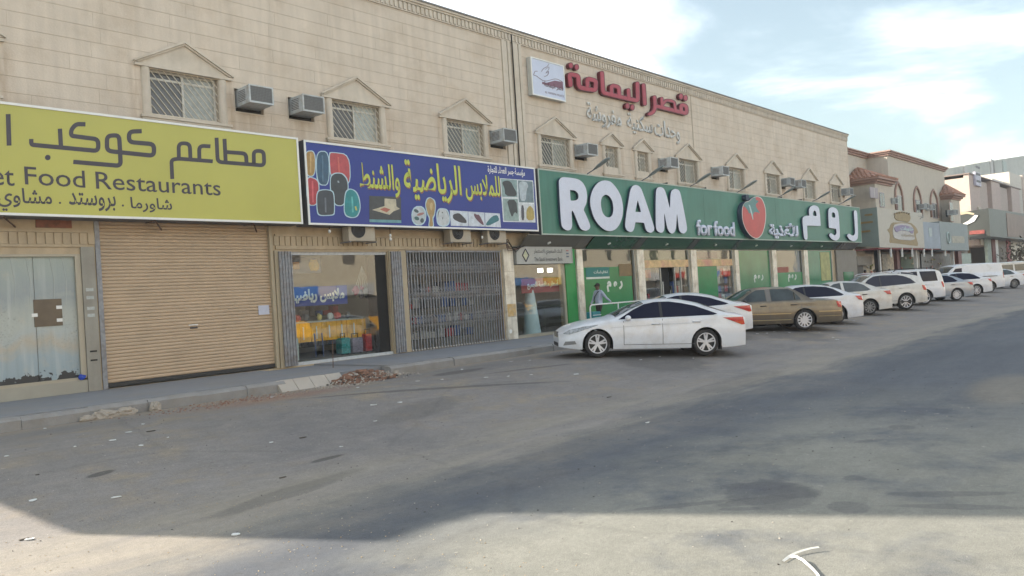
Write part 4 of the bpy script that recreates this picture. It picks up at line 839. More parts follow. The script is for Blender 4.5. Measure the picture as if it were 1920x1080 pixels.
o = empty('price_board', (11.5, YW + .3, .33), 'narrow white board of printed rows in the lower left corner of the sports shop window', 'board')
bxo('board_sheet', mat('pale board', (.5, .58, .54), .6), o, 11.42, 11.66, YW + .30, YW + .32, .34, .92)
for i in range(5): bxo('printed_row', mat('grey print', (.2, .28, .26), .6), o, 11.47, 11.61, YW + .297, YW + .2995, .40 + i * .1, .45 + i * .1)
# goods behind the folding gate
o = empty('shelf_unit', (17.3, YW + 1.4, .22), 'crowded shelves of red, orange and blue goods behind the closed folding gate', 'shelves')
for i in range(4):
    bxo('shelf', mat('dark shelf', (.05, .045, .04), .6), o, 15.4, 19.3, YW + 1.3, YW + 1.7, .45 + i * .5, .48 + i * .5); x = 15.5
    while x < 19.1:
        wd = rr.uniform(.12, .35); bxo('goods', mat('goods%d' % rr.randint(0, 4), (0, 0, 0), .6), o, x, x + wd, YW + 1.2, YW + 1.5, .482 + i * .5, .482 + i * .5 + rr.uniform(.12, .36)); x += wd + rr.uniform(.02, .12)
# --- marble pillars
MC = [(19.46, 20.02)]
for i, (x0, x1, lb) in enumerate([(19.46, 20.0, 'marble pillar with yellow paint at the end of the folding gate'), (23.50, 23.92, 'marble pillar right of the bright green wall panel'), (27.62, 28.18, 'marble pillar behind the walking man, left of the supermarket entrance'), (32.07, 32.62, 'marble pillar right of the supermarket entrance'), (36.42, 36.86, 'marble pillar between the green door panel and the first all green window'), (40.78, 41.34, 'marble pillar in the middle of the green windows'), (45.12, 45.72, 'last marble pillar between green windows, above the white saloon car')]):
    t = empty('marble_pillar', ((x0 + x1) / 2, YW - .25, ZB), lb, 'pillar', 'marble pillars along the shop fronts'); k = 4; h = (3.28 - ZB) / k
    for j in range(k):
        m = MB(); m.box(x0 + .02, (x0 + x1) / 2 - .003, YW - .10, YW - .002, ZB + j * h + .003, ZB + (j + 1) * h - .003); m.build('marble_slab', MARB, t)
        m = MB(); m.box((x0 + x1) / 2 + .003, x1 - .02, YW - .10 + .004, YW - .002, ZB + j * h + .003, ZB + (j + 1) * h - .003); m.build('marble_slab', MARB, t)
    if i == 0: bxo('paint_patch', mat('yellow ochre paint', (.55, .36, .14), .6, var=.3, scale=8, dirt=(.5, .48, .42), dirt_amt=.8, dirt_scale=6), t, x0 + .05, x1 - .06, YW - .108, YW - .104, 1.0, 1.42); MB().cyl((x0 + .12, YW - .11, .5), (0, -1, 0), .07, .02, 14).build('round_plate', WHITE, t)
# --- bank cash point window
t = empty('bank_window', (21.4, YW, ZB), 'shop window with a pale cone shaped stand inside, under the small bank sign', 'shop window')
m = MB(); m.box(20.02, 22.87, YW + .02, YW + .1, 3.35, 3.42); m.box(22.76, 22.87, YW - .0, YW + .1, ZB, 3.35); m.box(20.02, 22.76, YW + .02, YW + .1, ZB, .32); m.build('frame', AL, t); bxo('pane', GLS, t, 20.03, 22.76, YW + .05, YW + .057, .32, 3.35)
BS = sign_box('bank_sign', 'small pale grey bank sign with Arabic and English lettering', 20.02, 23.12, 2.76, 3.36, mat('pale grey sign', (.40, .40, .37), .5), fr=.03, side=mat('grey sign side', (.3, .3, .28), .6), edge=mat('grey sign rim', (.42, .42, .40), .5), yb=17.94, yf=17.80)
text('lettering', 'البنك السعودي للاستثمار', (20.95, 22.55, 3.07, 3.28), 17.795, mat('grey lettering', (.10, .10, .10), .5), BS, bold=.02); text('lettering', 'The Saudi Investment Bank', (20.95, 22.55, 2.85, 2.99), 17.795, mat('grey lettering', (0, 0, 0)), BS, bold=.01)
m = MB(); qx, qz = 20.50, 3.06
for a_, b_ in (((0, .22), (.17, 0)), ((.17, 0), (0, -.22)), ((0, -.22), (-.17, 0)), ((-.17, 0), (0, .22))): m.tube([(qx + a_[0], 17.79, qz + a_[1]), (qx + b_[0], 17.79, qz + b_[1])], .018, 4)
m.build('diamond_emblem', INK, BS); m = MB(); m.prism([(qx, qz + .17), (qx + .12, qz), (qx, qz - .17), (qx - .12, qz)][::-1], 17.796, 17.7995); m.build('emblem_face', mat('pale yellow print', (.5, .5, .33), .5), BS)
for k_, c_ in enumerate(((.4, .15, .14), (.08, .12, .2), (.1, .12, .16))): bxo('small_logo', mat('tiny logo%d' % k_, c_, .5), BS, 22.78, 22.92, 17.795, 17.7995, 3.20 - k_ * .11, 3.25 - k_ * .11)
o = empty('display_cone', (21.0, YW + .7, ZB), 'tall pale blue grey cone shaped stand behind the bank window', 'stand')
MB().cyl((21.35, YW + .45, ZB), (0, 0, 1), .33, 1.75, 20, .14).build('cone', mat('pale blue grey plastic', (.62, .72, .76), .5), o, smooth=40); MB().cyl((21.35, YW + .45, ZB + 1.75), (0, 0, 1), .14, .05, 20, .03).build('cone_cap', WHITE, o)
rb = empty('banner', (21.4, YW + .9, 1.9), 'red banner with white Arabic writing inside the bank window', 'banner')
a = P(977, 523, YW + .3); b = P(1054, 546, YW + .3); bxo('banner_cloth', mat('red banner', (.34, .04, .05), .6, var=.2, scale=5), rb, a.x, b.x, YW + .3, YW + .32, b.z, a.z); text('lettering', 'أسعار منافسة للجميع', (a.x + .3, b.x - .15, b.z + .12, a.z - .06), YW + .295, WHITE, rb, bold=.04)
LIT = mat('lit lamp', (.9, .88, .8), .4); LIT.node_tree.nodes['Principled BSDF'].inputs['Emission Color'].default_value = (1, .93, .8, 1); LIT.node_tree.nodes['Principled BSDF'].inputs['Emission Strength'].default_value = 3
for xx in (21.9, 22.45):
    bxo('wall_lamp', LIT, rb, xx - .09, xx + .09, YW + .3, YW + .4, 2.48, 2.62)
t = empty('wall_panel', (23.15, YW, ZB), 'bright green wall panel between the bank window and a marble pillar', 'panel'); bxo('panel_sheet', GREENP, t, 22.88, 23.49, YW - .04, YW - .002, ZB, 3.42)
# --- sloping soffit under the green sign
t = empty('sign_soffit', (37, 17.6, 3.3), 'glossy green and taupe soffit sloping back under the long green sign', 'soffit')
def slope(x0, x1, m_, nm='soffit_panel'): MB().add([(x0, YF + .06, 3.735), (x1, YF + .06, 3.735), (x1, 17.94, 3.30), (x0, 17.94, 3.30), (x0, YF + .06, 3.755), (x1, YF + .06, 3.755), (x1, 17.96, 3.32), (x0, 17.96, 3.32)], [(0, 1, 2, 3), (4, 7, 6, 5), (0, 4, 5, 1), (1, 5, 6, 2), (2, 6, 7, 3), (3, 7, 4, 0)]).build(nm, m_, t)
slope(20.3, 23.4, FAST); xs_ = [23.92, 27.62, 32.07, 36.42, 40.78, 45.12, 49.8]
for i in range(6): slope(xs_[i] - (.0 if i else .0) + .25, xs_[i + 1] - .25, FASG)
for i in range(7):
    x = xs_[i] - .15 if i else 23.65; slope(x - .24, x + .39, FAST if i < 1 else mat('dark grey soffit', (.07, .08, .075), .2, spec=.6), 'soffit_strip')
slope(50.2, 53.4, FAST)
for x in (21.7, 25.4, 29.7, 34.1, 38.5, 42.9, 47.4): o = empty('downlight', (x, 17.7, 3.5), 'small pale downlight in the soffit under the green sign', 'lamp', 'downlights in the soffit under the green sign'); MB().cyl((x, 17.70, 3.50), (0, -.45, -1), .07, .03, 14).build('lamp_cover', WHITE, o)
# --- supermarket bays
def bay(x0, x1, label, film=None):
    t = empty('shop_window', ((x0 + x1) / 2, YW, ZB), label, 'shop window')
    m = MB(); m.box(x0, x1, YW + .0, YW + .09, 3.27, 3.34); m.box(x0, x0 + .06, YW, YW + .09, ZB, 3.27); m.box(x1 - .08, x1, YW, YW + .09, ZB, 3.27); m.build('frame', mat('steel frame', (.42, .42, .38), .4, metal=.2), t)
    if film: bxo('pane', film, t, x0 + .06, x1 - .08, YW + .04, YW + .05, ZB, 3.27)
    return t
ANG = mat('white window lettering', (.62, .68, .62), .5)
def rom(t, xl, xr, yt, yb):
    ptext('lettering', 'ر و م', xl, xr, yt, yb, YW + .034, ANG, t, bold=.06)
t = bay(23.93, 27.6, 'green filmed supermarket window behind the walking man'); bxo('pane', FILM, t, 23.99, 27.35, YW + .04, YW + .05, ZB, 2.60); bxo('pane', glass('green tinted glass', (.20, .42, .24), .06), t, 23.99, 27.35, YW + .04, YW + .048, 2.602, 3.27); bxo('blind', mat('pale green blind', (.20, .27, .16), .7, var=.2, scale=2), t, 23.99, 27.35, YW + .14, YW + .16, 2.5, 3.3)
a = P(1099, 502, YW); b = P(1144, 518, YW); bxo('teal_poster', mat('teal poster', (.01, .17, .15), .5), t, a.x, b.x, YW + .026, YW + .034, b.z, a.z); text('lettering', 'تخفيضات', (a.x + .5, b.x - .1, b.z + .1, a.z - .1), YW + .0245, ANG, t, bold=.03); bxo('white_strip', ANG, t, a.x, b.x, YW + .026, YW + .034, b.z - .08, b.z - .003)
a = P(1161, 495, YW); b = P(1186, 517, YW); bxo('orange_poster', mat('orange brown poster', (.20, .13, .05), .5, var=.2, scale=5), t, a.x, b.x, YW + .026, YW + .034, b.z, a.z)
rom(t, 1137, 1167, 527, 548)
t = bay(28.2, 32.05, 'supermarket entrance with a dark open doorway under a pink and yellow strip sign')
BAND = mat('pink and yellow strip sign', (.66, .46, .22), .5, var=.4, scale=3.5, dirt=(.62, .26, .22), dirt_amt=.85, dirt_scale=.9)
bxo('strip_sign', BAND, t, 28.26, 31.97, YW - .01, YW + .06, 2.52, 2.84); bxo('pane', glass('pale green glass', (.55, .62, .45), .08), t, 28.26, 31.97, YW + .05, YW + .058, 2.845, 3.27); bxo('blind', mat('pale green blind', (0, 0, 0)), t, 28.26, 31.97, YW + .14, YW + .16, 2.7, 3.3)
bxo('pane', GLS, t, 28.26, 29.55, YW + .05, YW + .058, ZB, 2.515); bxo('pane', GLS, t, 30.80, 31.97, YW + .05, YW + .058, ZB, 2.515)
bxo('doorway', BLACK, t, 29.62, 30.74, YW + .30, YW + .34, ZB, 2.515)
m = MB()
for xx in (29.55, 30.74, 31.25): m.box(xx, xx + .06, YW + .02, YW + .1, ZB, 2.515)
m.build('door_frame', mat('steel frame', (0, 0, 0)), t); MB().tube([(30.0, YW + .2, 1.1), (30.0, YW + .2, 1.9)], .025, 8).build('door_handle', WHITE, t)
t = bay(32.63, 36.4, 'supermarket window with a plain green panel and a red goods rack, right of the entrance'); bxo('strip_sign', BAND, t, 32.69, 36.3, YW - .01, YW + .06, 2.52, 2.84); bxo('green_panel', FILM, t, 32.69, 34.7, YW + .03, YW + .05, ZB, 2.515); bxo('pane', GLS, t, 34.72, 36.3, YW + .05, YW + .058, ZB, 2.515); bxo('pane', glass('amber green glass', (.6, .55, .35), .08), t, 32.69, 36.3, YW + .05, YW + .058, 2.845, 3.27); bxo('red_board', mat('red brown strip', (.28, .07, .04), .5), t, 33.0, 35.0, YW + .12, YW + .14, 2.9, 3.2); bxo('blind', mat('pale green blind', (0, 0, 0)), t, 32.69, 36.3, YW + .16, YW + .18, 2.7, 3.3)
t = bay(36.87, 40.75, 'first all green supermarket window with small white lettering', FILM2); rom(t, 1413, 1431, 515, 530)
t = bay(41.35, 45.1, 'supermarket window with a red strip and green lower film', glass('green film glass', (.12, .40, .16), .04)); bxo('blind', mat('pale green blind', (0, 0, 0)), t, 41.42, 45.0, YW + .14, YW + .16, 1.9, 3.3); bxo('red_strip', mat('red brown strip', (.28, .07, .04), .5), t, 41.5, 43.1, YW + .02, YW + .036, 2.05, 2.35); bxo('lower_film', FILM, t, 41.42, 45.0, YW + .028, YW + .038, ZB, 2.04); ptext('lettering', 'ر و م', 1477, 1493, 514, 529, YW + .022, ANG, t, bold=.06)
t = bay(45.73, 49.75, 'last green supermarket window with a yellow lit poster', FILM2); a = P(1538, 473, YW); b = P(1559, 525, YW); bxo('yellow_poster', mat('pale yellow poster', (.36, .36, .14), .5, var=.4, scale=2.5), t, a.x, b.x, YW + .025, YW + .036, b.z, a.z)
o = empty('display_counter', (29, YW + .7, ZB), 'grey green counter with goods behind the glass left of the dark doorway', 'counter'); bxo('counter_body', mat('grey green counter', (.16, .22, .20), .6, var=.2), o, 28.4, 29.4, YW + .5, YW + 1.0, ZB, 1.2)
for i in range(5): bxo('goods', mat('goods%d' % i, (0, 0, 0)), o, 28.45 + i * .19, 28.6 + i * .19, YW + .5, YW + .7, 1.21, 1.36 + .06 * (i % 3))
bxo('red_poster', mat('red poster', (.40, .10, .06), .6), o, 28.4, 29.4, YW + .4, YW + .42, 2.1, 2.45)
o = empty('display_counter', (31.3, YW + .7, ZB), 'grey green counter with goods behind the glass right of the dark doorway', 'counter'); bxo('counter_body', mat('grey green counter', (0, 0, 0)), o, 30.85, 31.9, YW + .5, YW + 1.0, ZB, 1.1)
for i in range(6): bxo('goods', mat('goods%d' % (i % 5), (0, 0, 0)), o, 30.9 + i * .17, 31.03 + i * .17, YW + .45, YW + .7, 1.11, 1.5 + .2 * (i % 3))
o = empty('goods_rack', (35.5, YW + .5, ZB), 'wire rack of red and white goods behind the glass right of the green panel', 'rack')
for i in range(5):
    for j in range(4): bxo('goods', mat('goods%d' % ((i * 3 + j) % 5), (0, 0, 0)), o, 34.85 + j * .36, 35.15 + j * .36, YW + .3, YW + .5, .4 + i * .42, .72 + i * .42)
t = empty('end_pillar', (51.8, YW, ZB), 'taupe end wall of the green supermarket beside the last window', 'pillar'); bxo('pillar_body', mat('taupe wall', (.22, .20, .17), .6), t, 50.2, 53.86, YW - .12, YW - .002, ZB, 3.28); bxo('green_dado', FILM2, t, 51.2, 53.0, YW - .15, YW - .122, ZB, 1.9)
# --- condensers, brackets and bulbs under the blue sign
for i, (x0, x1, lb) in enumerate([(12.95, 13.85, 'split condenser over the sports shop window'), (16.75, 17.65, 'left one of the two condensers over the folding gate'), (18.42, 19.3, 'right one of the two condensers over the folding gate')]):
    t = empty('condenser_unit', ((x0 + x1) / 2, 17.6, 3.45), 'pale dusty ' + lb, 'air conditioner', 'condenser units tucked under the blue sign')
    bxo('casing', mat('dusty cream casing', (.42, .37, .29), .6, var=.15, dirt=(.25, .19, .13), dirt_amt=.5), t, x0, x1, 17.55, 17.85, 3.46, 4.06, bevel=.015)
    c = (x0 + x1) / 2 - .12; MB().cyl((c, 17.548, 3.78), (0, -1, 0), .24, .006, 28).build('fan_opening', BLACK, t)
    m = MB()
    for k in range(5):
        rr_ = .05 + k * .045; m.tube([(c + rr_ * math.cos(a_), 17.535, 3.78 + rr_ * math.sin(a_)) for a_ in [2 * math.pi * j / 20 for j in range(21)]], .004, 4)
    m.build('fan_guard', GALV, t); m = MB(); m.box(x0, x0 + .03, 17.5, 17.98, 3.42, 3.45); m.box(x1 - .03, x1, 17.5, 17.98, 3.42, 3.45); m.build('bracket', GALV, t)
RUST = mat('rusty steel', (.12, .07, .05), .8, var=.4, scale=12)
for x in (4.95, 7.9, 10.3): t = empty('sign_bracket', (x, 17.6, 3.8), 'small rusty bracket under the yellow sign', 'bracket', 'rusty brackets under the yellow sign'); MB().tube([(x - .2, 17.5, 3.86), (x + .15, 17.97, 3.70)], .018, 5).build('strut', RUST, t); MB().tube([(x - .2, 17.97, 3.85), (x - .2, 17.5, 3.85)], .015, 5).build('stay', RUST, t)
for x, z in ((12.3, 3.70), (14.35, 3.62), (14.35, 3.52), (18.1, 3.62)): t = empty('light_bulb', (x, 17.5, z), 'small white bulb hanging under the blue sign', 'bulb', 'bulbs hanging under the blue sign'); MB().blob((x, 17.5, z), .035, .035, .05, 0, 2, 0).build('bulb', WHITE, t, smooth=True); MB().tube([(x, 17.5, z + .04), (x, 17.5, 3.85)], .008, 4).build('wire', BLACK, t)
t = empty('cable_bundle', (19.8, 17.7, 3.3), 'rusty tangle of cables above the first marble pillar', 'cables'); rc = random.Random(2)
for i in range(7): MB().tube([(19.4 + rc.uniform(0, .2), 17.75, 3.6), (19.6 + rc.uniform(-.2, .2), 17.7, 3.3 + rc.uniform(-.1, .1)), (19.9 + rc.uniform(-.2, .2), 17.72, 3.25 + rc.uniform(-.15, .1)), (20.3 + rc.uniform(0, .2), 17.76, 3.38)], .012, 5).build('cable', RUST if i % 2 else BLACK, t)
for i, (px, py) in enumerate([(12, 188), (31 + 177, 0), (273, 224), (478, 249)]):
    if i == 1: continue
    q = P(px, py, 17.5); t = empty('sign_hook', (q.x, 17.5, q.z), 'small dark hook on the top edge of the yellow sign', 'hook', 'hooks on the top edge of the yellow sign'); MB().box(q.x - .03, q.x + .03, 17.45, 17.98, 6.081, 6.10).build('hook_plate', BLACK, t)
for i, (px, py) in enumerate([(1246, 345), (1319, 353), (1462, 369), (1500, 377), (1544, 383), (1590, 387)]):
    q = P(px, py, 17.6); t = empty('sign_clamp', (q.x, 17.6, 6.05), 'small black clamp on the top edge of the green sign', 'clamp', 'black clamps on the top edge of the green sign'); MB().add([(q.x - .22, 17.55, 6.055), (q.x + .18, 17.55, 6.055), (q.x + .18, 17.55, 6.17), (q.x - .22, 17.97, 6.055), (q.x + .18, 17.97, 6.055), (q.x + .18, 17.97, 6.17)], [(0, 1, 2), (3, 5, 4), (0, 2, 5, 3), (1, 4, 5, 2)]).build('clamp_body', BLACK, t)
# ------------------------------------------------------------------ cars
def interp(tab, s):
    if s <= tab[0][0]: return tab[0][1]
    for (a, va), (b, vb) in zip(tab, tab[1:]):
        if s <= b: t = (s - a) / (b - a); return va + (vb - va) * t
    return tab[-1][1]
def sm_interp(tab, s):                                         # lightly smoothed profile
    return (interp(tab, s - .07) + 2 * interp(tab, s) + interp(tab, s + .07)) / 4
TYRE = mat('tyre rubber', (.022, .022, .024), .85, var=.2, dirt=(.10, .09, .08), dirt_amt=.5, dirt_scale=6)
ALLOY = mat('alloy wheel', (.62, .63, .66), .3, metal=.15, var=.05)
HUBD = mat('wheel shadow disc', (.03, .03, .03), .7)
TINT = mat('dark tinted glass', (.006, .007, .024), .10, spec=.28, var=0)
CLEARW = mat('greenish car glass', (.045, .055, .055), .05, spec=.7, coat=.3, var=.6, scale=2.2)
TAIL = mat('red tail lamp', (.42, .01, .02), .15, coat=.6, var=.25, scale=14)
HEAD = mat('clear headlamp', (.30, .32, .34), .12, coat=.8, var=.8, scale=14)
SEAM = mat('panel gap', (.10, .10, .11), .7)
PLAST = mat('black trim', (.02, .02, .022), .5)
CHROME = mat('chrome', (.55, .55, .56), .15, metal=.9, var=0)
def make_wheel(parent, x, y, side, r, style):
    t = .21; yo = y * side
    prof = [(r * .70, 0), (r * .73, -.012), (r * .93, -.012), (r * .985, .01), (r, .04), (r, t - .04), (r * .97, t)]
    n = 32; vs = []; fs = []
    for k in range(n):
        a = 2 * math.pi * k / n
        for rr, d in prof: vs.append((x + rr * math.cos(a), yo - side * d, r + rr * math.sin(a)))
    m_ = len(prof)
    for k in range(n):
        for j in range(m_ - 1): fs.append((k * m_ + j, ((k + 1) % n) * m_ + j, ((k + 1) % n) * m_ + j + 1, k * m_ + j + 1))
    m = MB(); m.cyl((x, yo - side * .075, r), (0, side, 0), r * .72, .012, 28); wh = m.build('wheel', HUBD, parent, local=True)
    MB().add(vs, fs).build('tyre', TYRE, wh, local=True, smooth=60)
    m = MB(); ring = []
    for k in range(33):
        a = 2 * math.pi * k / 32
        ring.append((x + r * .70 * math.cos(a), yo - side * .004, r + r * .70 * math.sin(a)))
    m.tube(ring, .017, 6); m.cyl((x, yo - side * .03, r), (0, side, 0), r * .16, .022, 16)
    def spoke(a, w0, w1, r0=.12, r1=.69, dd=0):
        ca, sa = math.cos(a), math.sin(a); q = []
        for rr, ww in ((r0, w0), (r1, w1)):
            for s_ in (-1, 1): q.append((x + r * rr * ca - s_ * ww * sa, r + r * rr * sa + s_ * ww * ca))
        y0, y1 = yo - side * (.014 + dd), yo - side * .05
        m.add([(q[0][0], y0, q[0][1]), (q[1][0], y0, q[1][1]), (q[3][0], y0 + side * .008, q[3][1]), (q[2][0], y0 + side * .008, q[2][1]), (q[0][0], y1, q[0][1]), (q[1][0], y1, q[1][1]), (q[3][0], y1, q[3][1]), (q[2][0], y1, q[2][1])], [(0, 1, 2, 3), (0, 4, 5, 1), (1, 5, 6, 2), (2, 6, 7, 3), (3, 7, 4, 0)])
    if style == 'five':
        for k in range(5):
            for d in (-.17, .17): spoke(R(90 + 72 * k) + d, .022, .020)
    elif style == 'disc':
        m.cyl((x, yo - side * .03, r), (0, side, 0), r * .40, .018, 20)
        for k in range(12): spoke(2 * math.pi * k / 12, .016, .026, .3)
    else:
        for k in range(10): spoke(2 * math.pi * k / 10, .016, .021)
    m.build('rim', ALLOY if style != 'steel' else mat('dull wheel cover', (.25, .25, .25), .5, var=.3, scale=10), wh, local=True)
def make_car(sp, label, px, py, heading, cat='car', group='cars parked nose in along the kerb', name=None, track_in=.06):
    L, W, H, wb, fo, r = sp['L'], sp['W'], sp['H'], sp['wb'], sp['fo'], sp['r']; top, belt = sp['top'], sp['belt']; zb0 = sp.get('zb', .22); tum = sp.get('tum', .42); arch = r + .055
    PT = sp['paint']
    lx = lambda s: fo - s
    ax_s = (fo, fo + wb)
    def wd(s):
        k = 1.
        if s < .75: k = 1 - .30 * ((.75 - s) / .75) ** 2.4 * sp.get('nose', 1)
        if s > L - .5: k = min(k, 1 - .16 * ((s - L + .5) / .5) ** 2.4)
        return W / 2 * k
    def zbot(s):
        z = zb0 + (.06 * max(0, (.5 - s) / .5) + .05 * max(0, (s - L + .6) / .6))
        for a in ax_s:
            d = abs(s - a)
            if d < arch: z = max(z, r + math.sqrt(max(0, arch ** 2 - d * d)))
        return z
    zs_ = lambda s: min(sm_interp(belt, s), sm_interp(top, s) - .005)
    zt_ = lambda s: sm_interp(top, s)
    def green(s):                                              # roof edge half width and height
        zs, zt = zs_(s), zt_(s); gh = zt - zs; ze = zs + max(0, gh - .075)
        return wd(s) * .945 - tum * max(0, gh - .05), ze
    def yside(s, z):
        zs = zs_(s); w_ = wd(s); z0 = zb0
        if z <= zs:
            u = (z - z0) / max(.05, zs - z0); k = interp([(-1, .95), (0, .955), (.12, .985), (.35, 1), (.55, 1), (.68, .992), (.72, .978), (.9, .972), (1, .955)], u); return w_ * k
        ye, ze = green(s); t = min(1, (z - zs) / max(.001, ze - zs)); return (w_ * .945) * (1 - t) + ye * t
    ss = sorted(set([round(i * .06, 3) for i in range(int(L / .06) + 1)] + [L, .02] + [a + d for a in ax_s for d in (-arch - .001, -arch + .001, arch - .001, arch + .001, -arch * .97, arch * .97, -arch * .9, arch * .9)]))
    ss = [s for s in ss if 0 <= s <= L]
    rings = []
    for s in ss:
        zb, zs, zt = zbot(s), zs_(s), zt_(s); ye, ze = green(s); ring = [(0, zb), (wd(s) * .88, zb)]
        for u in (0, .12, .24, .36, .48, .60, .70, .76, .88, 1):
            z = zb + (zs - zb) * u; ring.append((yside(s, z), z))
        for t in (0.02, .35, .68, 1): z = zs + (ze - zs) * t; ring.append(((wd(s) * .945) * (1 - t) + ye * t, z))
        for a in (20, 40, 60, 78, 90):
            c = math.cos(R(a)); v = c ** .8 if a < 90 else 0; ring.append((ye * v, ze + (zt - ze) * (1 - v ** 2.3)))
        rings.append(ring)
    n = len(rings[0]); vs = []; fs = []; mi = []
    for s, ring in zip(ss, rings):
        for y, z in ring: vs.append((lx(s), y, z))
        for y, z in ring: vs.append((lx(s), -y, z))
    K = 2 * n
    for i in range(len(ss) - 1):
        for j in range(n - 1):
            fs.append((i * K + j, i * K + j + 1, (i + 1) * K + j + 1, (i + 1) * K + j)); fs.append((i * K + n + j, (i + 1) * K + n + j, (i + 1) * K + n + j + 1, i * K + n + j + 1)); mi += [1 if j < 2 else 0] * 2
    for i in (0, len(ss) - 1):
        fs.append([i * K + j for j in range(n)] + [i * K + n + j for j in range(n - 1, 0, -1)]); mi.append(0)
    # place: rear left wheel contact under the given photo point, pitch from the ground
    cp = G(px, py); fw = Vector((math.cos(heading), math.sin(heading), 0)); lf = Vector((-fw.y, fw.x, 0))
    yw = W / 2 - track_in
    org = cp + fw * wb - lf * yw; zf, zr = g(org.y), g((org - fw * wb).y); org.z = zf; pitch = math.atan2(zf - zr, wb)
    t = empty(name or 'parked_car', org, label, cat, group); t.rotation_euler = Matrix.Rotation(heading, 3, 'Z').to_euler(); t.rotation_mode = 'XYZ'
    t.matrix_world = Matrix.Translation(org) @ Matrix.Rotation(heading, 4, 'Z') @ Matrix.Rotation(-pitch, 4, 'Y')
    mb = MB(); mb.v = vs; mb.f = fs; mb.m = mi; body = mb.build('body', [PT, PLAST], t, local=True, smooth=32)
    for s_, a in ((1, 0), (1, 1), (-1, 0), (-1, 1)): make_wheel(t, lx(ax_s[a]), yw, s_, r, sp['wheel'])
    def panel(nm, poly, m, side=1, lift=.006, parent=t, st=.04):       # polygon (s,z) wrapped on the side
        smin, smax = min(p[0] for p in poly), max(p[0] for p in poly); nst = max(2, int((smax - smin) / st)); cols = []
        brk = sorted(set([smin + (smax - smin) * (i + (1e-4 if i == 0 else -1e-4 if i == nst else 0)) / nst for i in range(nst + 1)] + [p[0] for p in poly if smin + 1e-3 < p[0] < smax - 1e-3]))
        for s in brk:
            zz = []
            for (a, za), (b, zb_) in zip(poly, poly[1:] + poly[:1]):
                if (a - s) * (b - s) <= 0 and abs(a - b) > 1e-9: zz.append(za + (zb_ - za) * (s - a) / (b - a))
            if len(zz) < 2: continue
            cols.append((s, min(zz), max(zz)))
        vs, fs = [], []; q = 4
        for s, z0, z1 in cols:
            for k in range(q + 1): z = z0 + (z1 - z0) * k / q; vs.append((lx(s), side * (yside(s, z) + lift), z))
        for i in range(len(cols) - 1):
            for k in range(q): fs.append((i * (q + 1) + k, i * (q + 1) + k + 1, (i + 1) * (q + 1) + k + 1, (i + 1) * (q + 1) + k))
        return MB().add(vs, fs).build(nm, m, parent, local=True, smooth=True)
    def over(nm, s0, s1, vmax, m, parent=t):                           # panel on the windscreen / rear window
        vs, fs = [], []; nu, nv = 12, 12
        for i in range(nu + 1):
            s = s0 + (s1 - s0) * i / nu; ye, ze = green(s); zt = zt_(s); vm = vmax if not callable(vmax) else vmax(i / nu)
            for j in range(nv + 1):
                v = (-1 + 2 * j / nv) * vm; vs.append((lx(s) + (.005 if s0 < L / 2 else -.005), ye * v, ze + (zt - ze) * (1 - abs(v) ** 2.3) + .006))
        for i in range(nu):
            for j in range(nv): a = i * (nv + 1) + j; fs.append((a, a + 1, a + nv + 2, a + nv + 1))
        return MB().add(vs, fs).build(nm, m, parent, local=True, smooth=True)
    G_ = sp.get('glass', TINT)
    if 'ws' in sp: over('windscreen', *sp['ws'], .93, CLEARW)
    if 'rw' in sp: over('rear_window', *sp['rw'], .90, G_)
    for sd in (1, -1):
        for poly in sp['win']: panel('side_window', poly, G_, sd)
        for poly in sp.get('pillar', []): panel('door_pillar', poly, PLAST if not sp.get('pil') else sp['pil'], sd, .009)
        for poly in sp.get('head', []): panel('headlight', poly, HEAD, sd, .008)
        for poly in sp.get('tail', []): panel('taillight', poly, TAIL, sd, .010)
        for s in sp.get('seam', []):
            panel('door_gap', [(s, sp.get('sill', .34)), (s + .014, sp.get('sill', .34)), (s + .014 + sp.get('rake', .0), zs_(s) - .005), (s + sp.get('rake', .0), zs_(s) - .005)], SEAM, sd, .003, body, .007)
        for a, b in sp.get('seamh', []): panel('door_gap', [(a, sp.get('sill', .34)), (b, sp.get('sill', .34)), (b, sp.get('sill', .34) + .012), (a, sp.get('sill', .34) + .012)], SEAM, sd, .003, body)
        for poly, mm in sp.get('strip', []): panel('trim_crease_strip', poly, mm, sd, .012)
        for s in sp.get('handle', []):
            z = zs_(s) - .13; mh = MB(); yy = sd * (yside(s, z) + .015); mh.tube([(lx(s) + .10, yy - sd * .012, z), (lx(s) + .07, yy + sd * .012, z + .004), (lx(s) - .07, yy + sd * .012, z + .006), (lx(s) - .10, yy - sd * .012, z + .004)], .016, 6); mh.build('door_handle', sp.get('hmat', PT), t, local=True, smooth=True)
        sm_ = sp['mir']; z = zs_(sm_) + .06; mh = MB(); mh.blob((lx(sm_), sd * (wd(sm_) + .09), z), .075, .12, .075, 1, 3, 0); mh.tube([(lx(sm_), sd * wd(sm_) * .92, z - .05), (lx(sm_), sd * (wd(sm_) + .05), z - .02)], .025, 6); mh.build('wing_mirror', sp.get('mmat', PT), t, local=True, smooth=True)
        if sp.get('flap'):
            m = MB(); s = ax_s[1] + arch - .01; y0 = sd * (yw + .03); y1 = sd * (yw - .2); m.box(lx(s) - .02, lx(s) + .01, min(y0, y1), max(y0, y1), .14, .40); m.build('mud_flap', PLAST, t, local=True)
    gz0, gz1 = sp.get('grille', (.50, .64)); m = MB(); m.box(fo - .05, fo + .012, -.36, .36, gz0, gz1)
    gq = m.build('grille', PLAST, t, local=True); m = MB()
    for k in range(4): zz = gz0 + (gz1 - gz0) * (k + .5) / 4; m.box(fo + .0125, fo + .02, -.34, .34, zz - .007, zz + .007)
    m.build('grille_bar', CHROME, gq, local=True)
    bxo('lower_grille', PLAST, t, fo - .05, fo + .012, -.45, .45, .27, .36, local=True)
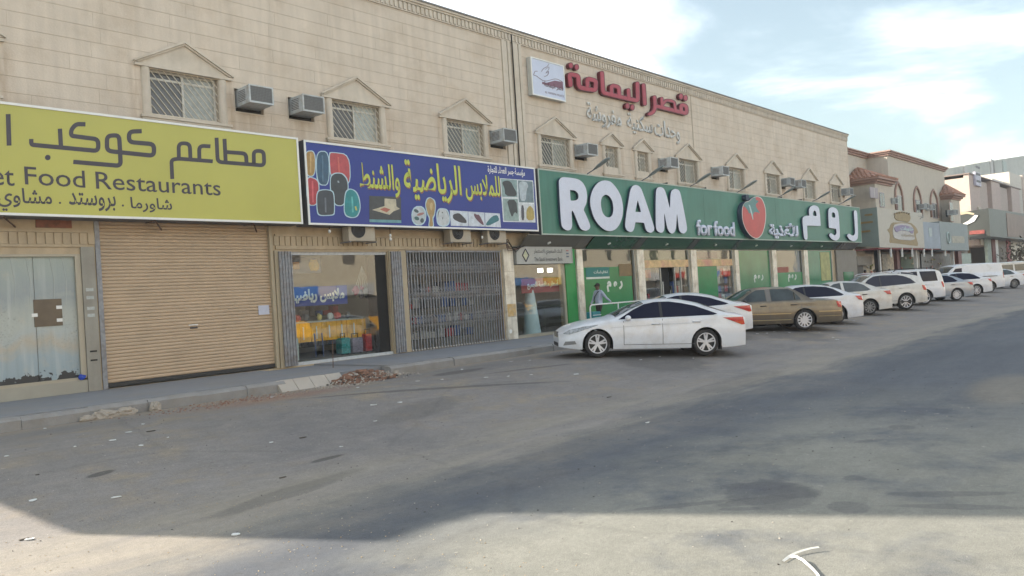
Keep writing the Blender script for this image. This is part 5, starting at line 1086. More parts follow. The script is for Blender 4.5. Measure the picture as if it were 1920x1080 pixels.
    bxo('number_plate', WHITE, t, fo - L - .012, fo - L + .02, -.26, .26, sp.get('plz', .62), sp.get('plz', .62) + .12, local=True)
    if sp.get('fog'): panel('fog_lamp', [(.10, .30), (.42, .34), (.38, .42), (.15, .40)], mat('shaded lamp recess', (.2, .2, .2), .3), 1, .006)
    if sp.get('rails'):
        a, b = sp['rails']
        for sd in (1, -1):
            pts = [(lx(a + (b - a) * k / 10), sd * (green(a + (b - a) * k / 10)[0] * .96), zt_(a + (b - a) * k / 10) + (.035 if 0 < k < 10 else -.02)) for k in range(11)]; MB().tube(pts, .018, 6).build('roof_rail', sp.get('railm', CHROME), t, local=True, smooth=True)
    return t
def paint(nm, c, dusty=.28, metal=0, band=None):
    m = mat(nm, c, .28, var=.03, scale=1.5, spec=.5, coat=.6, metal=metal, dirt=(.34, .29, .22), dirt_amt=dusty, dirt_scale=2.2); return m
WHT = paint('white car paint', (.68, .71, .76)); WHD = paint('dusty white car paint', (.60, .60, .58), .5); BRO = paint('gold brown car paint', (.135, .115, .085), .25, .25); SIL = paint('silver car paint', (.34, .39, .45), .3, .3)
SED = dict(L=4.82, W=1.84, H=1.47, wb=2.795, fo=.96, r=.335, wheel='five', paint=WHT, tum=.46, zb=.20, nose=1.15,
    top=[(0, .60), (.06, .70), (.25, .80), (.6, .90), (1.0, .97), (1.3, 1.015), (1.42, 1.05), (1.9, 1.285), (2.3, 1.43), (2.75, 1.472), (3.2, 1.452), (3.65, 1.365), (4.1, 1.215), (4.35, 1.135), (4.6, 1.10), (4.75, 1.08), (4.82, .98)],
    belt=[(0, .58), (.5, .74), (1.3, .90), (2.0, .93), (3.0, .97), (3.8, 1.01), (4.4, 1.03), (4.82, .96)],
    ws=(1.44, 2.2), rw=(3.72, 4.30), win=[[(1.50, .945), (2.60, .985), (2.60, 1.385), (2.45, 1.375), (2.2, 1.325), (1.9, 1.19)], [(2.62, .985), (3.95, 1.03), (4.06, 1.06), (3.8, 1.16), (3.5, 1.27), (3.15, 1.345), (2.85, 1.385), (2.62, 1.385)]],
    pillar=[[(2.575, .98), (2.645, .985), (2.645, 1.385), (2.575, 1.38)]], head=[[(.10, .60), (.25, .58), (.95, .80), (.98, .825), (.60, .78), (.25, .70)]], tail=[[(4.18, .96), (4.75, .97), (4.80, .78), (4.70, .77)]],
    seam=[1.62, 2.62], seamh=[(1.62, 3.45)], sill=.30, handle=[2.45, 3.50], mir=1.72, flap=1, fog=1, grille=(.50, .64), strip=[([(1.3, .735), (2.4, .80), (3.6, .835), (3.6, .842), (2.4, .808), (1.3, .743)], mat('painted crease shade', (.42, .45, .5), .4))])  # crease drawn as a darker line, its shade put into the colour
OLD = dict(L=5.38, W=1.98, H=1.50, wb=2.91, fo=1.12, r=.345, wheel='disc', paint=BRO, tum=.38, zb=.24, nose=.8, glass=CLEARW, pil=mat('grey pillar', (.17, .16, .15), .4),
    top=[(0, .70), (.08, .84), (.5, .92), (1.45, 1.01), (1.55, 1.03), (2.25, 1.40), (2.5, 1.47), (3.0, 1.50), (3.5, 1.49), (3.75, 1.45), (4.35, 1.08), (4.5, 1.06), (5.2, 1.03), (5.32, 1.0), (5.38, .80)],
    belt=[(0, .68), (.5, .86), (1.5, .95), (3.0, .985), (4.4, 1.0), (5.2, .98), (5.38, .78)],
    ws=(1.58, 2.34), rw=(3.80, 4.30), win=[[(1.85, 1.0), (2.74, 1.01), (2.74, 1.41), (2.45, 1.395), (2.15, 1.235)], [(2.92, 1.01), (3.92, 1.03), (3.90, 1.10), (3.72, 1.30), (3.55, 1.405), (2.92, 1.415)]],
    pillar=[[(2.76, 1.0), (2.90, 1.0), (2.90, 1.42), (2.76, 1.42)]], head=[[(.04, .62), (.35, .66), (.35, .80), (.04, .76)]], tail=[[(5.12, .94), (5.34, .93), (5.36, .74), (5.18, .74)]],
    seam=[1.75, 2.83, 3.92], seamh=[(1.75, 3.7)], sill=.40, handle=[2.62, 3.66], hmat=PLAST, mir=1.95, mmat=PLAST, grille=(.52, .68),
    strip=[([(1.5, .565), (3.55, .565), (3.55, .59), (1.5, .59)], mat('brass strip', (.42, .36, .22), .3, metal=.5)), ([(1.6, .36), (3.55, .36), (3.55, .385), (1.6, .385)], mat('brass strip', (0, 0, 0))), ([(4.5, .60), (5.3, .60), (5.3, .635), (4.5, .635)], mat('brass strip', (0, 0, 0))), ([(4.5, .45), (5.3, .45), (5.3, .47), (4.5, .47)], mat('brass strip', (0, 0, 0)))])
CAM_ = dict(SED, L=4.82, paint=WHT, wheel='ten', glass=TINT, top=[(0, .64), (.06, .74), (.3, .84), (1.0, .97), (1.4, 1.03), (1.5, 1.06), (2.1, 1.35), (2.4, 1.45), (2.9, 1.475), (3.4, 1.455), (3.8, 1.38), (4.35, 1.16), (4.5, 1.14), (4.76, 1.11), (4.82, .98)], tail=[[(4.45, 1.0), (4.76, 1.0), (4.80, .82), (4.60, .86)]], win=[[(1.65, .95), (2.60, .985), (2.60, 1.395), (2.3, 1.36), (1.95, 1.19)], [(2.62, .985), (3.95, 1.02), (4.05, 1.06), (3.7, 1.28), (3.45, 1.36), (3.0, 1.40), (2.62, 1.40)]])
COR = dict(SED, L=4.54, W=1.76, wb=2.6, fo=.92, r=.32, wheel='steel', paint=WHD, glass=CLEARW, pil=WHD, top=[(0, .62), (.06, .74), (.3, .84), (.9, .96), (1.2, 1.02), (1.3, 1.05), (1.9, 1.36), (2.2, 1.45), (2.7, 1.475), (3.15, 1.45), (3.5, 1.38), (4.05, 1.14), (4.2, 1.12), (4.48, 1.10), (4.54, .96)],
    belt=[(0, .6), (.5, .76), (1.2, .91), (2.8, .97), (4.1, 1.02), (4.54, .95)], ws=(1.3, 1.95), rw=(3.52, 4.0), win=[[(1.45, .95), (2.36, .98), (2.36, 1.39), (2.1, 1.36), (1.75, 1.18)], [(2.48, .985), (3.45, 1.02), (3.60, 1.06), (3.35, 1.27), (3.1, 1.37), (2.48, 1.40)]], pillar=[[(2.36, .98), (2.48, .98), (2.48, 1.40), (2.36, 1.40)]], tail=[[(4.10, .98), (4.48, .99), (4.52, .82), (4.3, .84)]], head=[[(.1, .62), (.7, .74), (.7, .82), (.2, .72)]], seam=[1.5, 2.42], seamh=[(1.5, 3.1)], handle=[2.25, 3.3], hmat=PLAST, mir=1.6, flap=0, fog=0, strip=[])
SILV = dict(COR, paint=SIL, wheel='disc', glass=TINT, pil=SIL)
SUV = dict(L=4.70, W=1.90, H=1.74, wb=2.70, fo=.92, r=.37, wheel='ten', paint=WHD, tum=.30, zb=.30, nose=1, rails=(2.0, 4.1), flap=0,
    top=[(0, .78), (.06, .92), (.3, 1.0), (1.0, 1.10), (1.25, 1.16), (1.9, 1.56), (2.2, 1.67), (2.7, 1.715), (3.5, 1.70), (4.1, 1.64), (4.35, 1.58), (4.58, 1.25), (4.66, 1.05), (4.70, .85)],
    belt=[(0, .76), (.5, .92), (1.2, 1.03), (2.5, 1.08), (3.6, 1.14), (4.4, 1.16), (4.62, 1.05), (4.70, .82)],
    ws=(1.28, 2.05), rw=(4.38, 4.56), win=[[(1.55, 1.075), (2.46, 1.10), (2.46, 1.60), (2.2, 1.57), (1.9, 1.42)], [(2.48, 1.10), (3.95, 1.19), (4.12, 1.22), (3.9, 1.42), (3.6, 1.545), (3.3, 1.60), (2.48, 1.605)]], pillar=[[(2.44, 1.1), (2.50, 1.1), (2.50, 1.60), (2.44, 1.60)]], head=[[(.08, .78), (.75, .92), (.75, 1.0), (.2, .92)]], tail=[[(4.38, 1.10), (4.60, 1.10), (4.66, .86), (4.45, .88)]],
    seam=[1.6, 2.48], seamh=[(1.6, 3.3)], sill=.42, handle=[2.3, 3.4], mir=1.75, grille=(.62, .82), plz=.8, strip=[([(3.2, .36), (3.9, .36), (3.9, .40), (3.2, .40)], PLAST)])
SUV2 = dict(L=4.85, W=1.90, H=1.84, wb=2.85, fo=.85, r=.37, wheel='five', paint=WHT, tum=.16, zb=.34, nose=.8, rails=(2.1, 4.4), railm=PLAST,
    top=[(0, .85), (.06, 1.0), (.4, 1.08), (1.2, 1.16), (1.35, 1.2), (1.95, 1.62), (2.2, 1.74), (2.6, 1.80), (4.2, 1.80), (4.55, 1.76), (4.70, 1.6), (4.80, 1.15), (4.85, .9)],
    belt=[(0, .82), (.5, 1.0), (1.3, 1.08), (3.0, 1.12), (4.7, 1.14), (4.80, 1.05), (4.85, .85)],
    ws=(1.38, 2.12), rw=(4.6, 4.76), win=[[(1.65, 1.12), (2.5, 1.14), (2.5, 1.66), (2.2, 1.62)], [(2.56, 1.14), (3.4, 1.15), (3.4, 1.67), (2.56, 1.67)], [(3.62, 1.16), (4.42, 1.17), (4.36, 1.66), (3.52, 1.67)]], head=[[(.08, .84), (.6, .92), (.6, 1.04), (.15, .98)]], tail=[[(4.58, 1.12), (4.72, 1.12), (4.78, .84), (4.66, .84)]],
    seam=[1.6, 2.53, 3.45], seamh=[(1.6, 3.3)], sill=.46, handle=[2.35, 3.3], mir=1.8, grille=(.66, .9), plz=.85)
VAN = dict(L=5.20, W=1.92, H=1.96, wb=3.2, fo=.9, r=.35, wheel='steel', paint=WHT, tum=.10, zb=.28, nose=.9, flap=0,
    top=[(0, .80), (.08, .98), (.4, 1.08), (.8, 1.18), (.95, 1.24), (1.55, 1.74), (1.9, 1.90), (2.4, 1.95), (4.6, 1.95), (5.0, 1.92), (5.12, 1.86), (5.17, 1.2), (5.20, .9)],
    belt=[(0, .78), (.5, .98), (.95, 1.08), (2.5, 1.14), (5.1, 1.14), (5.20, .85)],
    ws=(.98, 1.72), win=[[(1.25, 1.12), (2.15, 1.14), (2.2, 1.68), (1.75, 1.66)]], tail=[[(5.06, 1.3), (5.15, 1.3), (5.17, .9), (5.08, .9)]], head=[[(.06, .8), (.6, .94), (.6, 1.05), (.15, .98)]], seam=[1.2, 2.25], seamh=[(1.2, 2.25)], sill=.36, handle=[2.1], mir=1.35, grille=(.6, .8), plz=.7, strip=[([(3.0, 1.03), (4.6, 1.03), (4.6, 1.07), (3.0, 1.07)], PLAST)])
hd = R(135.4)
make_car(SED, 'white saloon car with dark tinted windows, nearest the camera and standing alone in front', 1325, 670, hd)
make_car(dict(SED, paint=paint('second white car paint', (.66, .69, .73)), glass=TINT), 'white saloon car half hidden behind the nearest white car, only its roof and tail showing', 1352, 637, hd + R(1))
make_car(OLD, 'gold brown boxy saloon car between white cars', 1510, 622, R(134))
make_car(CAM_, 'clean white saloon car whose tail shows behind the gold brown car', 1570, 609, R(135))
make_car(COR, 'dusty white saloon car with dull wheel covers in front of the large white SUV', 1632, 592, R(135))
make_car(SUV, 'large dusty white SUV with a long dark window and roof rails', 1700, 583, R(136))
make_car(SUV2, 'tall boxy white SUV whose square rear side window shows behind the first SUV', 1735, 573, R(136))
make_car(SILV, 'small silver saloon car with white disc wheels', 1795, 565, R(136))
make_car(dict(CAM_, paint=WHT), 'white saloon car with its tail in front of the white van', 1832, 556, R(136))
make_car(VAN, 'long white panel van without side windows', 1858, 549, R(138), cat='van', name='parked_van')
make_car(dict(COR, paint=WHT), 'white saloon car beside the van, cut by the right edge of the photo', 1903, 541, R(137))
make_car(dict(VAN, paint=WHD, glass=CLEARW, win=[[(1.25, 1.12), (2.15, 1.14), (2.2, 1.68), (1.75, 1.66)], [(2.35, 1.16), (3.5, 1.16), (3.5, 1.70), (2.35, 1.70)], [(3.65, 1.16), (4.85, 1.16), (4.8, 1.70), (3.65, 1.70)]], strip=[]), 'white van with windows furthest away at the right edge behind the last saloon', 1915, 534, R(138), cat='van', name='parked_van')

# ------------------------------------------------------------------ people
def person(loc, rz, label, pose, shirt, trousers, skin=(.16, .08, .05), hair=(.012, .010, .009), h=1.72, glasses=False, strap=False):
    t = empty('person', loc, label, 'person'); t.rotation_euler = (0, 0, rz); k = h / 1.75
    J = dict(pel=(0, 0, .98), wst=(0, 0, 1.10), chs=(.01, 0, 1.33), nck=(.0, 0, 1.50), hdb=(.03, 0, 1.56), hd=(.035, 0, 1.66), hdt=(.02, 0, 1.745))
    for s_, n_ in ((1, 'l'), (-1, 'r')):
        J['sh' + n_] = (0, .19 * s_, 1.44); J['hp' + n_] = (0, .10 * s_, .93)
    J.update(pose)
    E_ = [('pel', 'wst'), ('wst', 'chs'), ('chs', 'nck'), ('nck', 'hdb'), ('hdb', 'hd'), ('hd', 'hdt')]
    for n_ in 'lr': E_ += [('chs', 'sh' + n_), ('sh' + n_, 'el' + n_), ('el' + n_, 'wr' + n_), ('wr' + n_, 'ha' + n_), ('pel', 'hp' + n_), ('hp' + n_, 'kn' + n_), ('kn' + n_, 'an' + n_), ('an' + n_, 'to' + n_)]
    rad = dict(pel=(.145, .12), wst=(.145, .11), chs=(.17, .125), nck=(.06, .06), hdb=(.065, .07), hd=(.078, .10), hdt=(.05, .06))
    for n_ in 'lr': rad.update({'sh' + n_: (.075, .075), 'el' + n_: (.048, .048), 'wr' + n_: (.032, .032), 'ha' + n_: (.036, .022), 'hp' + n_: (.10, .10), 'kn' + n_: (.065, .065), 'an' + n_: (.045, .045), 'to' + n_: (.045, .03)})
    names = list(J); me = bpy.data.meshes.new('tmp'); me.from_pydata([Vector(J[q]) * k for q in names], [(names.index(a), names.index(b)) for a, b in E_], [])
    o = bpy.data.objects.new('tmp', me); COL.objects.link(o); o.modifiers.new('s', 'SKIN'); sv = me.skin_vertices[0].data
    for i, q in enumerate(names): sv[i].radius = rad[q]; sv[i].use_root = (q == 'pel')
    m2 = o.modifiers.new('b', 'SUBSURF'); m2.levels = 2; m2.render_levels = 2
    dg = bpy.context.evaluated_depsgraph_get(); bm_ = bpy.data.meshes.new_from_object(o.evaluated_get(dg)); bpy.data.objects.remove(o)
    for c in (mat('skin%s' % str(skin), skin, .6), mat('shirt%s' % str(shirt), shirt, .85, var=.1, scale=10), mat('trousers%s' % str(trousers), trousers, .85), mat('dark shoes', (.015, .013, .012), .5)): bm_.materials.append(c)
    for f in bm_.polygons:
        c = f.center / k; i = 1
        if c.z < .98: i = 2
        if c.z < .09: i = 3
        if c.z > 1.515: i = 0
        for n_ in 'lr':
            if (c - Vector(J['ha' + n_])).length < .10 or (c - Vector(J['wr' + n_])).length < .04: i = 0
            elif c.z < .98 and (c - Vector(J['wr' + n_])).length < .22 and (c - Vector(J['hp' + n_])).length > .14 and (c - Vector(J['kn' + n_])).length > .2: i = 1
        f.material_index = i; f.use_smooth = True
    bm_.name = 'body'; body = link('body', bm_, t)
    hx, hz = J['hd'][0] * k, J['hd'][2] * k; HM = mat('black hair', hair, .6)
    m = MB(); m.blob((hx - .022, 0, hz + .035), .098, .080, .082, 3, 3, .02); m.build('hair', HM, t, local=True, smooth=True)
    m = MB(); m.blob((hx + .098, 0, hz - .01), .020, .013, .024, 1, 2, 0); m.build('nose', mat('skin%s' % str(skin), skin), t, local=True, smooth=True)
    for s_ in (1, -1):
        MB().blob((hx - .008, s_ * .080, hz - .01), .018, .010, .030, 1, 2, 0).build('ear', mat('skin%s' % str(skin), skin), t, local=True, smooth=True)
        n_ = 'l' if s_ > 0 else 'r'; wv = Vector(J['wr' + n_]); hv = Vector(J['ha' + n_]); d = (hv - wv).normalized(); sd = d.cross(Vector((1, 0, 0))).normalized() if abs(d.x) < .9 else Vector((0, 0, 1)); m = MB()
        for f_ in range(4):
            b0 = hv + sd * (-.024 + f_ * .016); Lf = (.062, .072, .068, .052)[f_]; m.tube([b0 * k, (b0 + d * Lf * .55) * k, (b0 + d * Lf + Vector((.015, 0, 0))) * k], .0085, 6, .006)
        b0 = wv + sd * .02 + d * .02; m.tube([b0 * k, (b0 + d * .035 + sd * .03) * k, (b0 + d * .07 + sd * .035) * k], .010, 6, .007); m.build('fingers', mat('skin%s' % str(skin), skin), t, local=True, smooth=True)
    if glasses: m = MB(); m.box(hx + .082, hx + .096, -.07, .07, hz - .002, hz + .032); m.box(hx - .01, hx + .084, .083, .088, hz + .012, hz + .028); m.box(hx - .01, hx + .084, -.088, -.083, hz + .012, hz + .028); m.build('sunglasses', BLACK, t, local=True)
    else:
        m = MB()
        for s_ in (1, -1): m.blob((hx + .088, s_ * .03, hz + .012), .010, .012, .007, 1, 2, 0)
        m.build('eyes', BLACK, t, local=True)
    MB().blob((hx + .085, 0, hz - .052), .012, .026, .006, 1, 2, 0).build('mouth', mat('lips', (.12, .045, .04), .6), t, local=True)
    MB().tube([(.0, .07 * k, 1.505 * k), (.055 * k, .03 * k, 1.485 * k), (.06 * k, -.03 * k, 1.485 * k), (0, -.07 * k, 1.505 * k), (-.06 * k, 0, 1.53 * k), (0, .07 * k, 1.505 * k)], .014, 6).build('collar', mat('shirt%s' % str(shirt), shirt), t, local=True, smooth=True)
    if strap: MB().tube([(-.03, .14, 1.51 * k), (.09, .10, 1.44 * k), (.16, .0, 1.28 * k), (.14, -.12, 1.12 * k), (.05, -.17, 1.03 * k)], .016, 6).build('bag_strap', BLACK, t, local=True)
    MB().tube([(.155 * k * math.cos(a) , .15 * k * math.sin(a), .985 * k) for a in [2 * math.pi * i / 20 for i in range(21)]], .016, 6).build('belt', BLACK, t, local=True, smooth=True)
    return t
walk = dict(ell=(-.16, .27, 1.20), wrl=(-.36, .30, 1.02), hal=(-.43, .30, .96), elr=(.06, -.27, 1.17), wrr=(.20, -.26, .97), har=(.25, -.25, .90), knl=(.16, .10, .52), anl=(.12, .10, .09), tol=(.30, .11, .04), knr=(-.05, -.10, .50), anr=(-.32, -.10, .12), tor=(-.20, -.10, .04))
q = P(1124, 560, 17.35)
person((q.x - .05, 17.35, .215), R(160), 'man in pale grey shirt and sunglasses with black shoulder strap walking left', walk, (.42, .45, .56), (.03, .022, .02), glasses=True, strap=True, h=1.73)
stand = dict(ell=(-.02, .26, 1.18), wrl=(.10, .26, .98), hal=(.15, .26, .91), elr=(.0, -.26, 1.18), wrr=(.20, -.20, 1.12), har=(.28, -.18, 1.14), knl=(.02, .11, .52), anl=(0, .12, .09), tol=(.16, .13, .04), knr=(.02, -.11, .52), anr=(0, -.12, .09), tor=(.16, -.13, .04))
for px, lb, sh, tr, rz in ((1622, 'small distant person in dark clothes with pink sleeves, leftmost of three', (.35, .16, .17), (.03, .03, .04), 10), (1640, 'small distant person in a dark purple top, middle of three', (.05, .03, .07), (.02, .02, .03), 190), (1668, 'small distant person in black beside the dark post beyond the supermarket', (.02, .02, .02), (.02, .02, .02), 200)):
    q = P(px, 512, 17.2); person((q.x, 17.2, .2), R(rz), lb, stand, sh, tr, h=1.72)
# white handrail with a teal bag beside the walking man
t = empty('handrail', (24.5, 16.3, .21), 'white tubular handrail on the walkway behind the nearest car', 'handrail')
a = P(1106, 572, 16.3); b = P(1182, 563, 16.3); xl, xr, zz = a.x, b.x + .9, a.z
MB().tube([(xl, 16.3, .21), (xl, 16.3, zz - .10), (xl + .04, 16.3, zz - .03), (xl + .12, 16.3, zz), (xr, 16.3, zz)], .025, 8).build('rail', WHITE, t, smooth=True)
MB().tube([(xr - .02, 16.3, .21), (xr - .02, 16.3, zz - .026)], .022, 8).build('post', WHITE, t, smooth=True); MB().tube([((xl + xr) / 2, 16.3, .21), ((xl + xr) / 2, 16.3, zz - .026)], .022, 8).build('post', WHITE, t, smooth=True)
q = P(1117, 596, 16.5); t = empty('teal_box', (q.x, 16.5, .215), 'small teal crate on the walkway below the white handrail', 'crate'); bxo('crate_body', mat('teal plastic', (.01, .20, .22), .5), t, q.x - .22, q.x + .25, 16.45, 16.75, .218, q.z + .22, bevel=.02); MB().tube([(q.x - .22, 16.44, q.z + .1), (q.x + .25, 16.44, q.z + .1)], .012, 6).build('crate_rim', WHITE, t)
# ------------------------------------------------------------------ buildings further along
CRE = mat('cream render', (.50, .45, .38), .85, var=.06, streak=.08); PNK = mat('pinkish render', (.50, .40, .34), .85, var=.06, streak=.08); RCOR = mat('dusty pink cornice', (.34, .22, .18), .8, var=.1); RTIL = mat('terracotta roof tile', (.42, .23, .16), .7, var=.25, scale=4, rand=.2); GREYB = mat('grey blockwork', (.40, .41, .37), .9, var=.12, scale=.8, streak=.15); PALEG = mat('pale grey sign board', (.36, .37, .35), .6, var=.1); LILAC = mat('lilac shade panel', (.36, .32, .34), .7)
t = BC = empty('villa_building', (66, 18, 0), 'cream two storey building with dusty pink cornice and arched windows beyond the green supermarket', 'building')
bxo('wall', CRE, t, 62.3, 78.4, 18.0, 26, 3.3, 10.36); bxo('set_back_wall', CRE, t, 53.95, 62.29, 19.5, 26, 3.3, 10.36)
m = MB()
for k, (o_, z0, z1) in enumerate([(.12, 10.365, 10.50), (.22, 10.505, 10.62), (.32, 10.625, 10.72)]):
    m.box(62.3 - o_, 78.4 + o_, 18 - o_, 26, z0, z1); m.box(53.97, 62.29 - o_, 19.5 - o_, 26, z0, z1)
m.build('cornice', RCOR, t)
bxo('roof_tank', mat('grey roof tank', (.30, .30, .28), .7), t, 54.6, 56.2, 20.2, 21.5, 10.73, 12.0)
def bay_box(x0, x1, y0, y1, z0, z1, nm='bay'):
    w_ = bxo(nm, CRE, t, x0, x1, y0, y1, z0, z1)
    m = MB()
    for o_, a, b in ((.10, z1 + .003, z1 + .14), (.25, z1 + .145, z1 + .30), (.42, z1 + .305, z1 + .46)): m.box(x0 - o_, x1 + o_, y0 - o_, y1, a, b)
    m.build('cornice', RCOR, w_); zr = z1 + .465; cx, cy = (x0 + x1) / 2, y1; rise = 1.05
    m = MB(); A, B, C_, D, T = (x0 - .45, y0 - .45, zr), (x1 + .45, y0 - .45, zr), (x1 + .45, y1, zr), (x0 - .45, y1, zr), (cx, y1 - .05, zr + rise); m.add([A, B, C_, D, T], [(0, 1, 4), (0, 4, 3), (1, 2, 4), (0, 3, 2, 1)]); m.build('roof', RTIL, w_)
    def rows(P0, P1, T_):
        P0, P1, T_ = Vector(P0), Vector(P1), Vector(T_); L = (P1 - P0).length; nn = int(L / .26); up = (T_ - (P0 + P1) / 2)
        for i in range(nn):
            f = (i + .5) / nn; base = P0.lerp(P1, f); k = min(f, 1 - f) * 2; mt = MB(); top = base.lerp(T_, 0) + up * k * .98; lift = Vector((0, 0, .035)); nseg = max(1, int((top - base).length / .38))
            for j in range(nseg): a = base.lerp(top, j / nseg) + lift; b = base.lerp(top, (j + 1) / nseg) + lift * .4; mt.tube([a, b], .085, 7, .065)
            mt.build('roof_tile', RTIL, w_)
    rows(A, B, T); rows(D, A, T)
    return w_
b1 = bay_box(58.0, 61.6, 17.7, 19.49, 3.3, 7.95)
b2 = bay_box(76.6, 79.6, 17.2, 18.0 - .01, 3.3, 7.7)
def winbox(parent, px0, px1, py0, py1, Y, m_=PANE_D, frame=None, nm='window'):
    a = P(px0, py0, Y); b = P(px1, py1, Y); o = bxo(nm, frame or LILAC, parent, a.x - .06, b.x + .06, Y - .05, Y - .002, b.z - .06, a.z + .06); m = MB()
    bxo('pane', m_, o, a.x, b.x, Y - .058, Y - .052, b.z, a.z); c = (a.x + b.x) / 2; bxo('glazing_bar', FRAMEW, o, c - .03, c + .03, Y - .07, Y - .059, b.z, a.z); return o
winbox(t, 1648, 1658, 362, 388, 17.7); winbox(t, 1630, 1645, 352, 371, 17.7, LILAC, LILAC, 'shutter_box')
for px, s_ in ((1686, 0), (1721, 1), (1752, 2)):
    y0 = (342, 350, 356)[s_]; o = winbox(t, px - 4.5, px + 5.5, y0 + 26, y0 + 53, 18.0)
    a = P(px, y0, 17.9); b = P(px - 6.5, y0 + 24, 17.9); c = P(px + 7, y0 + 27, 17.9); m = MB(); pts = []
    zt = a.z; zb = (b.z + c.z) / 2; cx = (b.x + c.x) / 2; hw = (c.x - b.x) / 2
    arc = [(cx - hw, zb - 1.2), (cx - hw, zb), (cx - hw * .85, zb + (zt - zb) * .4), (cx - hw * .5, zb + (zt - zb) * .75), (cx, zt), (cx + hw * .5, zb + (zt - zb) * .75), (cx + hw * .85, zb + (zt - zb) * .4), (cx + hw, zb), (cx + hw, zb - 1.2)]
    m.tube([(x, 17.93, z) for x, z in arc], .08, 6); m.build('arch_frame', RCOR, o, smooth=True)
winbox(t, 1779, 1787, 379, 415, 17.2, PANE_D, RCOR)
for i, (px, py, lb) in enumerate([(1678, 377, 'box air conditioner by the first pointed arch window'), (1737, 387, 'left box air conditioner between the second and third pointed arch windows'), (1749, 389, 'right box air conditioner beside the third pointed arch window'), (1792, 398, 'box air conditioner on the far bay with the small tiled cornice')]):
    Y = 18 if i < 3 else 17.2; q = P(px, py, Y - .5); o = copy_tree(AC0); o.location = (q.x - .3, Y, q.z - .2); o['label'] = lb; o['group'] = 'air conditioners on the cream villa'; o.rotation_euler = (0, 0, 0)
# its long sign box: side board, cream board with crown emblem, blue boards
t = empty('shop_sign', (60, 17, 3.4), 'faded cream sign board with a gold crown and scroll emblem', 'sign')
m = MB(); m.add([(55.8, 17.0, 3.43), (55.8, 17.0, 6.12), (55.8, 18.5, 6.08), (55.8, 18.5, 3.6), (55.85, 17.0, 3.43), (55.85, 17.0, 6.12), (55.85, 18.5, 6.08), (55.85, 18.5, 3.6)], [(0, 1, 2, 3), (4, 7, 6, 5), (0, 4, 5, 1), (1, 5, 6, 2), (3, 2, 6, 7), (0, 3, 7, 4)]); m.build('side_board', mat('grey green side board', (.20, .25, .23), .6, var=.08), t)
e1 = P(1734, 468, 17).x; e2 = P(1765, 468, 17).x
bxo('sign_body', mat('cream sign board', (.46, .43, .37), .6, var=.06), t, 55.86, e1, 17.0, 17.9, 3.40, 6.10)
def zc(*q): return [(x / 6.752 + 1580, y / 6.752 + 380) for x, y in q]
GOLD = mat('gold scroll', (.26, .18, .07), .5, var=.3, scale=3); PURP = mat('purple lettering', (.22, .17, .30), .5)
def zp(nm, pts, m_, y=16.99, d=.03, sm=1): return poly_fill(nm, pts, [], y, d, m_, t, smooth=sm)
zp('scroll_frame', zc((620, 250), (700, 250), (860, 250), (930, 310), (960, 380), (920, 400), (965, 550), (900, 545), (640, 510), (590, 510), (605, 400), (560, 340), (590, 330)), GOLD)
zp('scroll_panel', zc((650, 280), (720, 260), (850, 265), (900, 330), (900, 400), (920, 480), (660, 465), (635, 380)), mat('pale scroll panel', (.48, .46, .44), .6), 16.96)
zp('crown', zc((655, 190), (670, 130), (730, 112), (790, 120), (850, 150), (865, 195), (840, 250), (760, 235), (690, 225)), GOLD, 16.96); zp('purple_band', zc((650, 310), (730, 280), (830, 290), (905, 335), (890, 400), (840, 360), (730, 350), (680, 380)), PURP, 16.93)
for i in range(7): zp('crown_ball', [(x, y) for x, y in ell(*zc((665 + i * 30, 140 - 18 * math.sin(math.pi * i / 6)))[0], 1.4, 1.8, 8)], mat('dark gold', (.16, .10, .03), .5), 16.92, .03, 0)
ptext('lettering', 'حلويات', 1688, 1712, 424, 433, 16.92, mat('pale print', (.36, .5, .5)), t, bold=.04); ptext('lettering', 'ومكسرات', 1690, 1713, 437, 444, 16.94, GOLD, t, bold=.02)
ptext('lettering', 'فرع', 1720, 1731, 400, 412, 16.99, mat('grey lettering', (0, 0, 0)), t, bold=.03)
for k_, (a_, b_, c_) in enumerate(((17.3, 5.6, .5), (17.3, 5.1, .8), (17.5, 4.5, .9))): MB().box(55.77, 55.795, a_, a_ + c_, b_, b_ + .12).build('side_print', GOLD, t)
t = empty('shop_sign', (e1 + 1, 17, 3.4), 'faded blue sign board right of the cream board with the crown', 'sign'); z1 = P(1735, 416, 17).z; bxo('sign_body', mat('faded blue board', (.24, .28, .34), .5, var=.25, scale=.6), t, e1 + .02, e2 - .02, 17.01, 17.9, 3.36, z1); bxo('pale_panel', mat('pale blue print', (.36, .42, .42), .5, var=.2, scale=2), t, e1 + 1.5, e2 - 2.5, 16.99, 17.008, 4.3, 5.0)
t = empty('shop_sign', (e2 + 3, 17, 3.3), 'grey green faded sign board with a pale round emblem at the end of the row', 'sign'); e3 = P(1817, 470, 17).x; bxo('sign_body', mat('grey green board', (.23, .265, .27), .55, var=.12), t, e2, e3, 17.0, 17.9, 3.24, P(1790, 418, 17).z); o = MB(); q = P(1778, 446, 16.98); o.tube([(q.x + .45 * math.cos(a), 16.97, q.z + .45 * math.sin(a)) for a in [2 * math.pi * i / 24 for i in range(25)]], .07, 5).build('round_emblem', mat('pale teal print', (.36, .44, .42), .5), t); bxo('pale_text_band', mat('tan print', (.33, .31, .25), .5, var=.4, scale=3), t, q.x + 1.3, e3 - 1.5, 16.985, 16.999, q.z - .4, q.z + .2)
